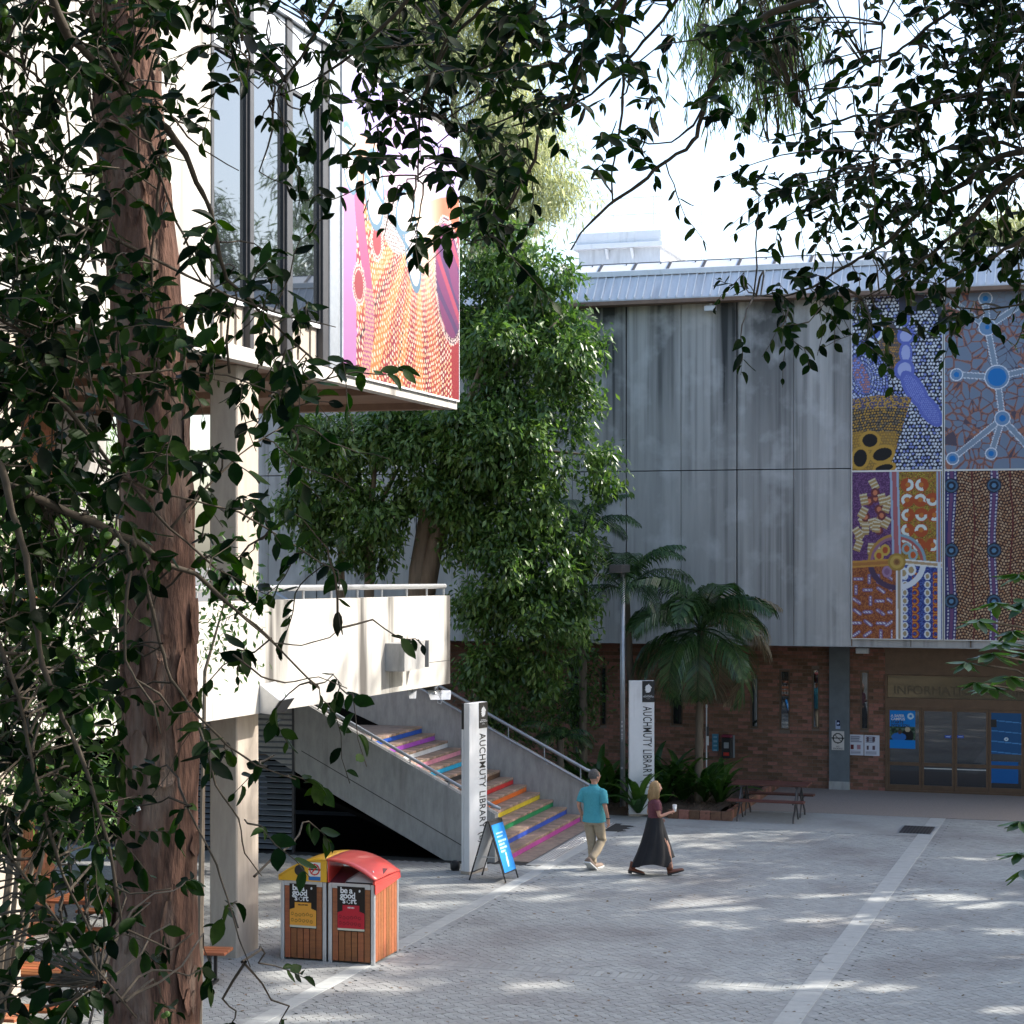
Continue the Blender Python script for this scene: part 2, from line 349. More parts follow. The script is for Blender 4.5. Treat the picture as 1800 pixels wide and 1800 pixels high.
# the 300 pavers that show largest are single parts; the rest one part
wp = np.array([LB.w(c[0], c[1])[:] for c in cells]); pxs = 900 + wp[:, 0] * F / wp[:, 1]
inview = (cells[:, 2] < 1795) & (pxs > 370) & (pxs < 1795)
idx = np.where(inview)[0][:300]; mask = np.zeros(len(cells), bool); mask[idx] = True
co, fl, cn, _ = paver_arrays(np.array([[0.0, 0.0, 0, 0]]))
one = np_mesh('paver', co, fl, cn, pave_mo)
print('pavers', len(cells))
for k in idx:
    o = link('paver', one, plaza, (cells[k, 0], cells[k, 1], rnd.uniform(-.001, .001)), (rnd.uniform(-.006, .006), rnd.uniform(-.009, .009), R(90) * cells[k, 3]))
co, fl, cn, ti = paver_arrays(cells[~mask])
o = link('paver_field', np_mesh('paver_field', co, fl, cn, pave_m, ti), plaza); o['kind'] = 'stuff'
for b, hw in bands:                         # pale flag bands
    m = MB(); v = -26.0
    e = apron_v if b == uA else LB.loc(LF.w(1.75, 9.2))[1] + 4.2
    while v < e:
        m.bbox(b - hw, b + hw, v + .003, min(v + .6, e) - .003, -.03, 0.0015, .003, rnd.random()); v += .6
    m.build('flag_band', band_m, plaza, 'stuff')
fs_ = MB()
for b, hw in bands:
    for s_ in (-1, 1): x0, x1 = sorted((b + s_ * (hw + .002), b + s_ * (hw + .13))); fs_.box(x0, x1, -26, (apron_v if b == uA else LB.loc(LF.w(1.75, 9.2))[1] + 4.2) - .01, -.03, -.0035)
for s_ in (-1, 1): y0, y1 = sorted((vC + s_ * .157, vC + s_ * .30)); fs_.box(uB + .26, uA - .3, y0, y1, -.03, -.0030)
fs_.box(-4, uA - .2, v_strip0 - .2, v_strip0 - .004, -.03, -.0032); fs_.box(uA + .17, 9, apron_v - .26, apron_v - .002, -.03, -.0034)
fs_.build('cut_pavers', pave_mo, plaza, 'stuff')
m = MB(); u = uB + .2
while u < uA - .2:
    m.bbox(u + .003, u + .107, vC - .155, vC + .155, -.03, 0.001, .003, rnd.random()); u += .11
m.build('soldier_course', pave_m, plaza, 'stuff')
# concrete apron strip (left of band) and aggregate apron
box('concrete_strip', pave_mo, plaza, LB.loc(LF.w(.8, 14.9))[0], uA - .18, v_strip0, apron_v - .0, -.03, 0.002)
box('doorway_apron', apron_m, plaza, -4.5, 9, apron_v + .003, 1.9, -.03, 0.006)
# ---- library building
lib = empty('library_building', LB.o, -LB.a, 'two storey grey concrete library with recessed brick ground floor and glass entry', 'building')
ZB, ZM, ZT = 3.5, 7.55, 11.6
k = -12
while k < 6:
    u0, u1 = k * 1.325, (k + 1) * 1.325
    g0 = .014 if k % 2 == 0 else .005; g1 = .005 if k % 2 == 0 else .014
    for z0, z1 in ((ZB, ZM - .012), (ZM + .012, ZT)):
        b = MB(); b.bbox(u0 + g0, u1 - g1, 0, .18, z0, z1, .008)
        b.build('concrete_panel', M['concrete'], lib)
    k += 1
box('panel_backing', M['joint'], lib, -15.9, 7.95, .15, .3, ZB, ZT)
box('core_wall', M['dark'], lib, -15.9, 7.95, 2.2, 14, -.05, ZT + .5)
box('soffit', M['soffit'], lib, -15.9, 7.95, .02, 2.3, ZB - .02, ZB + .25)
box('soffit_edge', M['concrete_plain'], lib, -15.9, 7.95, -.004, .02, ZB - .02, ZB)
# brick wall: openings as (u0, u1, z0, z1)
BV = 1.8
def lu(px): return LB.u(px, BV)
def lz(py, px): return LB.z(py, lu(px), BV)
slits = [(1370, 1388, 1178, 1283), (1427, 1440, 1176, 1281), (1512, 1527, 1180, 1283), (1319, 1333, 1190, 1280), (1180, 1200, 1178, 1275), (1003, 1018, 1172, 1280), (1055, 1066, 1172, 1275)]
ops = []
for a, b_, t, bt in slits: ops.append((lu(a), lu(b_), lz(bt, a), lz(t, a)))
door_u0 = lu(1556)
bricks = []; BH, BLn = 0.086, 0.24
row = 0; z = 0.0
while z < ZB:
    u = -14.5 - (BLn / 2 if row % 2 else 0)
    while u < door_u0:
        a, b_ = u, min(u + BLn, door_u0)
        segs = [(a, b_)]
        for (o0, o1, z0, z1) in ops:
            if z + BH > z0 and z < z1:
                ns = []
                for p, q in segs:
                    if q <= o0 or p >= o1: ns.append((p, q))
                    else:
                        if p < o0 - .03: ns.append((p, o0))
                        if q > o1 + .03: ns.append((o1, q))
                segs = ns
        for p, q in segs:
            if q - p > .03: bricks.append((p, q, z))
        u += BLn
    z += BH; row += 1
vis_b = [i for i, (p, q, z) in enumerate(bricks) if q - p > .22 and 0.1 < z < 2.6 and (lu(1236) < p < lu(1440) or lu(1496) < p)]
vis_b.sort(key=lambda i: -bricks[i][0]); vis_set = set(vis_b[:300])
bm1 = MB(); bm1.bbox(-BLn / 2 + .005, BLn / 2 - .005, 0, .1, .005, BH - .005, .003); brick_me = bm1.mesh('brick', M['brick_obj'])
bw = MB()
for i, (p, q, z) in enumerate(bricks):
    if i in vis_set: link('brick', brick_me, lib, ((p + q) / 2, BV + rnd.uniform(-.002, .002), z))
    else: d = rnd.uniform(-.002, .002); bw.box(p + .005, q - .005, BV + d, BV + .1, z + .005, z + BH - .005, rnd.random())
bw.build('brick_wall', M['brick'], lib, 'stuff')
mw = MB()                                   # mortar bed behind, with the same openings
edges = sorted(set([-14.7, door_u0] + [o[0] for o in ops] + [o[1] for o in ops]))
for a, b_ in zip(edges[:-1], edges[1:]):
    mid = (a + b_) / 2; hit = [o for o in ops if o[0] < mid < o[1]]
    if hit: mw.box(a, b_, BV + .007, BV + .12, 0, hit[0][2]); mw.box(a, b_, BV + .007, BV + .12, hit[0][3], ZB)
    else: mw.box(a, b_, BV + .007, BV + .12, 0, ZB)
mw.build('mortar_bed', M['mortar'], lib)
for (a, b_, z0, z1) in ops:
    f = MB(); t = .035
    f.box(a, a + t, BV + .03, BV + .1, z0, z1); f.box(b_ - t, b_, BV + .03, BV + .1, z0, z1)
    f.box(a + t, b_ - t, BV + .03, BV + .1, z0, z0 + t); f.box(a + t, b_ - t, BV + .03, BV + .1, z1 - t, z1)
    fr = f.build('window_frame', M['bronze'], lib)
    box('pane', M['glass_mirror'], fr, a + t, b_ - t, BV + .07, BV + .08, z0 + t, z1 - t)
# concrete column beside the door
cu0, cu1 = LB.u(1457, BV - .12), LB.u(1493, BV - .12)
box('column', mat('dark painted column', (0.15, 0.17, 0.185), (0.11, 0.125, 0.135), 3, .7), lib, cu0, cu1, BV - .12, BV - .004, .2, ZB - .03, .01)
box('column_plinth', M['concrete_plain'], lib, cu0 - .004, cu1 + .004, BV - .13, BV - .004, 0.006, .2, .01)
# glazed entry
ent = box('entry_frame', M['bronze'], lib, door_u0, 7.9, BV - .0, BV + .08, lz(1187, 1560) + .02, ZB - .03)
zt1, zt0 = lz(1187, 1560), lz(1226, 1560)   # transom glass
zd1, zd0 = lz(1243, 1560), 0.05
def rail(name, a, b_, z0, z1, d=0.0, m='bronze'): return box(name, M[m], lib, a, b_, BV - .03 + d, BV + .08, z0, z1, .004)
uu = [door_u0, lu(1620), lu(1678), lu(1738), lu(1800), lu(1800) + .75, lu(1800) + 1.5]
rail('transom_bar', door_u0, 7.9, zt0 + .0, zt0 - (zt0 - zd1) , 0)if False else rail('transom_bar', door_u0, 7.9, zd1, zt0)
rail('head_bar', door_u0, 7.9, zt1, zt1 + .02)
rail('jamb', door_u0, door_u0 + .05, 0.006, zd1 - .002, -.004)
rail('jamb', door_u0, door_u0 + .05, zt0 + .002, zt1 - .002, -.004)
box('transom_pane', M['glass_bronze'], lib, door_u0 + .05, 7.9, BV + .03, BV + .04, zt0, zt1)
for i, (a, b_) in enumerate(zip(uu[:-1], uu[1:])):
    fr = MB(); t = .055; a2, b2 = (a + .052 if i == 0 else a + .004), b_ - .004
    for q in ((a2, a2 + t, zd0, zd1 - .004), (b2 - t, b2, zd0, zd1 - .004)): fr.box(q[0], q[1], BV - .01, BV + .05, q[2], q[3])
    zr = [zd0, zd0 + .12, .62, .70, zd1 - .07, zd1 - .004]
    for j in (0, 2, 4): fr.box(a2 + t, b2 - t, BV - .01, BV + .05, zr[j], zr[j + 1])
    d = fr.build('door' if i in (1, 2) else 'side_light', M['bronze'], lib)
    for z0, z1 in ((zr[1], zr[2]), (zr[3], zr[4])): box('pane', M['glass'], d, a2 + t, b2 - t, BV + .015, BV + .025, z0, z1)
    if i in (1, 2): box('push_bar', M['alu'], d, a2 + t, b2 - t, BV - .03, BV - .012, .56, .585)
box('threshold', M['bronze'], lib, door_u0, 7.9, BV - .04, BV + .1, 0.006, .05)
gold = mat('dull gold lettering', (0.10, 0.08, 0.05), (0.07, 0.055, 0.035), 20, .5)
text('lettering', 'INFORMATION COMMONS', .30, gold, lib, (lu(1570), BV + .026, zt0 + .08), (R(90), 0, 0), .002)
text('lettering', 'Library', .17, M['white'], lib, (lu(1741), BV + .012, lz(1262, 1741)), (R(90), 0, 0), .002)
# eave cladding
e0 = (-.42, 11.56); e1 = (.06, 12.15)
ev = MB(); ev.prism([(-15.9, e0[0], e0[1]), (-15.9, e1[0], e1[1]), (-15.9, e1[0], e1[1] - .03), (-15.9, e0[0], e0[1] - .03)], (23.85, 0, 0)); ev.build('eave_sheet', M['clad'], lib)
rb = MB(); rb.prism([(-.013, e0[0] - .01, e0[1] + .0), (-.013, e1[0], e1[1] + .0), (-.013, e1[0], e1[1] + .045), (-.013, e0[0] - .01, e0[1] + .045)], (.026, 0, 0))
rib_me = rb.mesh('cladding_rib', M['white'])
u = -15.8
while u < 7.9: link('cladding_rib', rib_me, lib, (u, 0, 0)); u += .2
box('eave_lining', M['soffit'], lib, -15.9, 7.95, -.43, 0, 11.44, 11.53)
box('gutter', M['white'], lib, -15.9, 7.95, .02, .30, 12.17, 12.30, .01)
rf = MB(); rf.prism([(-15.9, .3, 12.15), (-15.9, 14, 12.6), (-15.9, 14, 12.4), (-15.9, .3, 11.9)], (23.85, 0, 0)); rf.build('roof', M['clad'], lib)
u = -8.0; gl_pale = mat('pale translucent roof glazing', (0.62, 0.64, 0.66), (0.5, 0.52, 0.55), 1.5, .35)
while u < 7.5:                              # framed roof lights behind the gutter
    f = MB(); z0, z1, v0, v1 = 12.33, 12.66, .95, 1.5
    for a in (u, u + .82): f.prism([(a, v0, z0), (a, v1, z1), (a, v1, z1 + .04), (a, v0, z0 + .04)], (.03, 0, 0))
    f.box(u + .03, u + .82, v0 - .02, v0, z0, z0 + .04); f.box(u + .03, u + .82, v1, v1 + .02, z1, z1 + .04)
    f.box(u + .1, u + .13, v0 + .05, v0 + .08, 12.16, z0); f.box(u + .6, u + .63, v1 - .08, v1 - .05, 12.16, z1)
    d = f.build('roof_light', M['darkframe'], lib)
    p = MB(); p.prism([(u + .03, v0, z0), (u + .03, v1, z1), (u + .03, v1, z1 + .02), (u + .03, v0, z0 + .02)], (.79, 0, 0)); p.build('pane', gl_pale, d)
    u += .86
# flood light under the eave and box light under the soffit
fl_ = MB(); a = LB.u(1251, -.1); fl_.box(a - .03, a + .03, -.2, -.02, 11.30, 11.42); fl_.bbox(a - .14, a + .14, -.30, -.18, 11.24, 11.36, .02)
fl_.build('flood_light', M['white'], lib)
a = LB.u(1517, .8); box('bulkhead_light', M['steel'], lib, a - .15, a + .15, .6, .9, 3.30, 3.44, .02)
# plant room on the roof
pr = empty('plant_room', W(1090, 430, 56), -LB.a, 'small white rooftop plant room with railing above the library roof', 'plant room')
zz = pr.location.z
def prb(n, m, *a, **k): return box(n, M[m], pr, *a, **k)
prb('wall', 'clad', -1.25, 1.2, 0, 2.5, -1.8, -.12); prb('slab', 'white', -1.38, 1.33, -.25, 2.8, -.12, .02, .01); prb('roof', 'white', -1.3, 1.25, -.1, 2.6, .02, .36, .01)
for x in (-.4, .35): 
    b = MB(); b.prism([(x, -.01, -.14), (x, -.24, -.14), (x, -.01, -.42)], (.07, 0, 0)); b.build('bracket', M['white'], pr)
for x in (-1.3, -.2, 1.0):
    b = MB(); b.tube([(x, 0, .36), (x, 0, 1.35)], .018, 6); b.build('rail_post', M['white'], pr)
for z in (.85, 1.33):
    b = MB(); b.tube([(-1.3, 0, z), (1.25, 0, z), (1.25, 2.5, z)], .014, 6); b.build('guard_rail', M['white'], pr)
lad = MB(); lad.tube([(1.8, .5, -1.8), (1.8, .5, 1.1)], .015, 6); lad.tube([(2.3, .5, -1.8), (2.3, .5, 1.1)], .015, 6)
for i in range(9): lad.tube([(1.8, .5, -1.6 + i * .3), (2.3, .5, -1.6 + i * .3)], .01, 5)
lad.build('ladder', M['white'], pr)
# ---- left building: box on pillars
lbd = empty('overhanging_building', LF.o, -LF.a, 'white concrete upper storey carried over the walkway on pillars', 'building')
BZ, TZ, VE = 8.29, 13.42, 9.37
def lv(px, u=0): return LF.v(px, u)
v_m0 = lv(597)
box('body', M['concrete_white'], lbd, -12, -.32, -14, VE - .02, BZ + .22, TZ)
box('soffit', M['soffit'], lbd, -12, -.3, -14, VE - .02, BZ + .12, BZ + .22)
for v in (-6.2, -3.2, -.2, 2.8, 5.8, VE - .30): box('soffit_beam', M['soffit'], lbd, -12, -.22, v, v + .28, BZ + .0, BZ + .13)
box('floor_edge', M['concrete_white'], lbd, -.21, .0, -14, VE, BZ, BZ + .2, .01)
box('floor_edge', M['concrete_white'], lbd, -12, -.215, VE - .018, VE, BZ, BZ + .2)
# white blind wall up to the first window
v_w0 = lv(372)
edges = [-14, -11.4, -8.8, -6.2, lv(135), lv(262), v_w0]
edges = sorted(edges)
for a, b_ in zip(edges[:-1], edges[1:]): box('wall_panel', M['concrete_white'], lbd, -.3, -.01, a + .008, b_ - .008, BZ + .205, TZ + 1.2, .01)
# windows between fins
zw0, zw1 = 9.12, 12.45
fins = [(lv(372), lv(377)), (lv(440), lv(447)), (lv(505), lv(515)), (lv(568), lv(578))]
panes = [(lv(377), lv(440)), (lv(447), lv(505)), (lv(515), lv(568))]
for a, b_ in fins: box('fin', M['darkframe'], lbd, -.3, .0, a, b_, BZ + .205, TZ - .01, .006)
for a, b_ in panes:
    fr = MB(); t = .04; a2, b2 = a + .004, b_ - .004
    fr.box(-.12, -.04, a2, a2 + t, zw0, zw1); fr.box(-.12, -.04, b2 - t, b2, zw0, zw1)
    fr.box(-.12, -.04, a2 + t, b2 - t, zw0, zw0 + t); fr.box(-.12, -.04, a2 + t, b2 - t, zw1 - t, zw1)
    f = fr.build('window', M['darkframe'], lbd); box('pane', M['glass_mirror'], f, -.09, -.08, a2 + t, b2 - t, zw0 + t, zw1 - t)
    box('sill', M['white'], lbd, -.28, -.04, a2, b2, zw0 - .06, zw0 - .002)
    n = 5
    for i in range(n): 
        q = a2 + (b2 - a2) * i / n; box('spandrel_panel', M['concrete_brown'], lbd, -.28, -.1 - .03 * (i % 2), q + .004, q + (b2 - a2) / n - .004, BZ + .205, zw0 - .064)
    box('fascia', mat('pale blue grey fascia', (0.50, 0.55, 0.62), (0.44, 0.48, 0.55), 2, .6), lbd, -.28, -.03, a2, b2, zw1 + .004, TZ - .02)
box('corner_post', M['steel'], lbd, -.3, .02, fins[-1][1] + .004, v_m0 - .02, BZ + .205, TZ - .01, .01)
box('parapet_cap', M['alu'], lbd, -.35, .05, v_w0, VE, TZ, TZ + .05)
mural_hold = (v_m0, VE)
# pillars down to the plaza
for v in (.1, -6.4): box('pillar', M['concrete_brown'], lbd, -.66, -.24, v, v + .75, -.03, BZ, .02)
box('pillar', M['concrete_brown'], lbd, -9.2, -8.7, .1, .8, -.03, BZ, .02)
# brick pier under the storey
bp = MB(); z = 0
bu0, bu1 = -4.7, -3.75
r = 0
while z < BZ - .02:
    for i in range(4):
        o = (BLn / 2 if r % 2 else 0)
        a = bu0 + i * BLn - o; bp.box(max(a, bu0) + .005, min(a + BLn, bu1) - .005, .3, .4, z + .005, z + BH - .005, rnd.random())
        a = .41 + i * BLn - o; bp.box(bu1 - .1, bu1, max(a, .41) + .005, min(a + BLn, 1.30) - .005, z + .005, z + BH - .005, rnd.random())
    z += BH; r += 1
bp.box(bu0 + .02, bu1 - .01, .31, 1.29, 0, BZ - .01, .5)
bp.build('brick_pier', mat('orange brick', (0.42, 0.19, 0.10), (0.30, 0.13, 0.075), 12, .85, tintamt=.35), lbd, 'stuff')
# upper level back wall with openings
box('back_wall', M['concrete_plain'], lbd, -7.4, -7.2, -14, VE, 3.9, BZ)
for i in range(5): box('dark_window', M['glass'], lbd, -7.2, -7.15, -9 + i * 3.4, -6.4 + i * 3.4, 4.6, 7.2)
# ---- walkway deck with white parapet
wk = empty('walkway_deck', LF.o, -LF.a, 'raised concrete walkway with white parapet ending above the stairs', 'walkway')
VP_ = 8.95
def pz_top(v): return 4.86 + (8.95 - v) * .0145
def pz_bot(v): return 3.25 + (8.95 - v) * .0178
vj = lv(684)
for a, b_ in ((-13, -7.0), (-7.0, -1.2), (-1.2, vj), (vj, VP_)):
    m = MB(); m.prism([(0, a + .006, pz_bot(a)), (0, b_ - (.0 if b_ == VP_ else .006), pz_bot(b_)), (0, b_ - (.0 if b_ == VP_ else .006), pz_top(b_)), (0, a + .006, pz_top(a))], (-.2, 0, 0))
    m.build('parapet_panel', M['concrete_white'], wk)
m = MB(); m.prism([(-.004, vj + .4, pz_bot(vj) + .42), (-.004, VP_, pz_bot(VP_) + .42), (-.004, VP_, pz_bot(VP_) + .43), (-.004, vj + .4, pz_bot(vj) + .43)], (.006, 0, 0)); m.build('panel_joint', M['joint'], wk)
box('deck_slab', M['concrete_plain'], wk, -9, -.2, -13, VP_ - .004, 3.45, 3.9)
box('deck_end', M['concrete_plain'], wk, -5.2, -.2, VP_ - .2, VP_ - .0, 3.3, 3.45)
m = MB(); m.tube([(-.1, -13, pz_top(-13) + .17), (-.1, VP_ - .02, pz_top(VP_) + .17)], .045, 10); m.build('handrail', M['alu'], wk, smooth=True)
for px in (200, 345, 475, 533, 582, 628, 671, 715, 750, 780):
    v = lv(px, -.1); m = MB(); m.tube([(-.1, v, pz_top(v) - .01), (-.1, v, pz_top(v) + .15)], .018, 6); m.build('rail_post', M['alu'], wk)
# scupper box
sv0, sv1 = lv(677, .0), lv(722, .0); z0, z1 = LF.z(1180, 0, sv0), LF.z(1131, 0, sv0)
sm = MB(); d = .34
sm.box(0.001, d, sv0, sv0 + .04, z0, z1); sm.box(d - .06, d, sv0 + .04, sv1 - .25, z0, z1); sm.box(0.001, d, sv1 - .04, sv1, z0, z1)
sm.box(.001, d - .06, sv0 + .04, sv1 - .04, z1 - .06, z1)
sm.build('scupper_box', M['concrete_plain'], wk)
# undercroft: louvre screen, dark back
und = empty('undercroft_wall', LF.o, -LF.a, 'dark recess under the walkway with horizontal louvre screen', 'screen wall')
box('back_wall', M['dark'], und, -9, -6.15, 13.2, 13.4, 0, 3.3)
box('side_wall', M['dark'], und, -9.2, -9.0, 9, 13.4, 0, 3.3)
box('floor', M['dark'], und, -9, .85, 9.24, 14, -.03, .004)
ul0, ul1 = LF.u(335, 8.95), LF.u(512, 8.95)
sl = MB(); sl.prism([(ul0, -.0, 0), (ul0, .10, .055), (ul0, .10, .045), (ul0, .0, -.012)], (ul1 - ul0, 0, 0)); sl_me = sl.mesh('louvre_slat', mat('grey louvre', (0.20, 0.22, 0.25), (0.14, 0.155, 0.17), 4, .5))
z = .08
while z < 3.2: link('louvre_slat', sl_me, und, (0, 8.96, z)); z += .105
box('screen_frame', M['darkframe'], und, ul0 - .06, ul0, 8.95, 9.06, 0, 3.3); box('screen_frame', M['darkframe'], und, ul1, ul1 + .04, 8.98, 9.06, 0, 3.3)
# ---- staircase
st = empty('staircase', LF.o, -LF.a, 'concrete outdoor staircase with rainbow painted risers and steel handrails', 'staircase')
RI, RU, U0 = .147, .292, 1.02
vn0, vn1, vr0, vr1 = 9.0, 9.22, 14.62, 14.86
SL = RI / RU
riser_cols = [('magenta', (.50, .07, .36)), ('blue', (.03, .09, .50)), ('green', (.01, .26, .09)), ('yellow', (.72, .55, .03)), ('orange', (.75, .16, .02)), ('red', (.60, .03, .03)),
              ('brown', (.12, .06, .03)), ('black', (.03, .03, .03)), ('sky blue', (.02, .42, .72)), ('pink', (.78, .32, .42)), ('white', (.72, .74, .76)), ('violet', (.42, .09, .55)), ('deep blue', (.02, .10, .50)),
              ('green', (.01, .26, .09)), ('yellow', (.72, .55, .03)), ('red', (.60, .05, .03)), ('orange', (.75, .16, .02)), ('blue', (.03, .09, .50)), ('green', (.01, .26, .09)), ('yellow', (.72, .55, .03)), ('pink', (.78, .32, .42)), ('white', (.72, .74, .76)), ('violet', (.42, .09, .55)), ('blue', (.02, .10, .50)), ('red', (.60, .03, .03))]
tread_m = mat('brick paver tread', (0.34, 0.26, 0.20), (0.20, 0.15, 0.125), 7, .85, .002, stain=((.10, .085, .075), 3, (1, 1, 1), .5, .75, .5))
gap_v0, gap_v1 = vn1 + .005, vr0 - .005
z = 0; u = U0
tb = MB()
nb = 26
for i in range(nb * 2 if False else nb): 
    a = gap_v0 + (gap_v1 - gap_v0) * i / nb; tb.bbox(0, .235, a + .003, a + (gap_v1 - gap_v0) / nb - .003, 0, .05, .006, rnd.random())
nose_me = tb.mesh('tread_nosing', mat('brick nosing', (0.36, 0.25, 0.18), (0.24, 0.17, 0.13), 9, .85, .002, tintamt=.3))
for i, (cn_, cc) in enumerate(riser_cols):
    if i == 13: u -= 1.55                    # landing
    z1 = z + RI
    if z1 > 3.95: break
    run = RU if i != 12 else RU + 1.55
    rm = bpy.data.materials.get('riser ' + cn_) or mat('riser ' + cn_, cc, tuple(q * .75 for q in cc), 6, .5)
    box('step_body', tread_m, st, u - run - .0, u - .012, gap_v0, gap_v1, z - .0 if i == 0 else z, z1 - .052)
    r_ = box('riser', rm, st, u - .012, u, gap_v0, gap_v1, z + .004, z1 - .054, label=cn_ + ' painted riser')
    link('tread_nosing', nose_me, st, (u - .225, 0, z1 - .05))
    box('tread', tread_m, st, u - run - .012, u - .227, gap_v0, gap_v1, z1 - .05, z1 - .002)
    z = z1; u -= RU
box('foot_slab', tread_m, st, U0 + .004, U0 + .42, gap_v0, gap_v1, -.03, .004)
tac = MB()
for i in range(60):
    for j in range(6): 
        tac.lathe([(.019, 0), (.013, .008)], (U0 + .50 + j * .055, gap_v0 + .25 + i * .085, .006), 6)
tac.build('tactile_studs', M['alu'], st, 'stuff')
box('tactile_strip', pave_mo, st, U0 + .424, 1.74, 8.9, gap_v1 + .3, -.03, .006)
box('edge_strip', M['darkframe'], st, U0 + .421, U0 + .435, 8.9, gap_v1 + .3, -.02, .012)
# side walls as sloping slabs
def wall(v0, v1, uend, top0, soff, ulast, name):
    # top line: z = top0 + SLW * (uend - u)
    tz = lambda u: top0 + SLW * (uend - u)
    m = MB(); P = [(uend, v0, 0), (uend, v0, top0), (ulast, v0, tz(ulast)), (ulast, v0, tz(ulast) - soff)]
    ub = uend - (soff - top0) / SLW
    P.append((ub, v0, 0.0))
    m.prism(P, (0, v1 - v0, 0)); return m.build(name, M['concrete_plain'], st)
def fit(pa, pb, v):                        # slope and height of a sloping edge seen through two survey points
    ua_, ub2 = LF.u(pa[0], v), LF.u(pb[0], v); za, zb = LF.z(pa[1], ua_, v), LF.z(pb[1], ub2, v)
    return ua_, za, (za - zb) / (ub2 - ua_)
u_near_end = LF.u(870, vn0)
ua1, za1, SLW = fit((547, 1243), (868, 1430), vn0); topn = za1 - SLW * (u_near_end - ua1)
ub1, zb1, sb1 = fit((540, 1369), (782, 1517), vn0)
soff_n = za1 - SLW * (ub1 - ua1) - zb1
print('near wall', SLW, sb1, topn, soff_n)
wall(vn0, vn1, u_near_end, topn, soff_n, -6.1, 'side_wall')
g = MB(); uu0 = LF.u(812, vn0); z0 = LF.z(1487, uu0, vn0); uu1 = LF.u(530, vn0)
g.prism([(uu0, vn0 - .004, z0), (uu1, vn0 - .004, z0 + (uu0 - uu1) * SLW), (uu1, vn0 - .004, z0 + .014 + (uu0 - uu1) * SLW), (uu0, vn0 - .004, z0 + .014)], (0, .006, 0)); g.build('wall_groove', M['joint'], st)
SLN = SLW
ur1, zr1, SLW = fit((772, 1231), (1010, 1367), vr0); topr = zr1 - SLW * (U0 + .2 - ur1)
print('rear wall', SLW, topr)
wall(vr0, vr1, U0 + .2, topr, 1.9, -6.1, 'side_wall')
box('wall_foot', M['concrete_plain'], st, -1.4, U0 + .199, vr0 + .002, vr1 - .002, -.02, 1.2) if False else None
inf = MB(); inf.prism([(U0 - .2, vr0 - .06, 0.0), (U0 - .2, vr0 - .06, .1), (-6.05, vr0 - .06, 3.0), (-6.05, vr0 - .06, 0.0)], (0, .05, 0)); inf.build('stair_infill', M['dark'], st)  # black sheet added where the space under the stairs is only shade
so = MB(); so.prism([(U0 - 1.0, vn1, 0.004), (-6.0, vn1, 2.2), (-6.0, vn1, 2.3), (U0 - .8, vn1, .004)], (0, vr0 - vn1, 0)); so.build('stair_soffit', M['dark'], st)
def rail_run(v, off, u_a, u_b, z_a, name='handrail', posts=5, r=.028):
    m = MB(); m.tube([(u_a + .12, v, z_a - .04), (u_a, v, z_a)] + [(u_a + (u_b - u_a) * t, v, z_a + SLW * (u_a - (u_a + (u_b - u_a) * t))) for t in (.25, .5, .75, 1)], r, 8)
    m.build(name, M['steel'], st, smooth=True)
    for i in range(posts):
        uu_ = u_a + (u_b - u_a) * (i + .15) / posts; zt = z_a + SLW * (u_a - uu_)
        p = MB(); p.tube([(uu_, v, zt), (uu_, v, zt - off)], .012, 6); p.build('rail_bracket', M['steel'], st)
SLR = SLW
SLW = SLN; rail_run(vn0 + .11, .13, u_near_end - .05, -6, topn + .13, posts=9, r=.032)
SLW = SLR; rail_run(vr0 + .12, .30, U0 + .1, -6, topr + .33, posts=9, r=.035)
rail_run(vr0 - .07, .08, U0 + .22, -6, topr + .02, posts=9, r=.022)
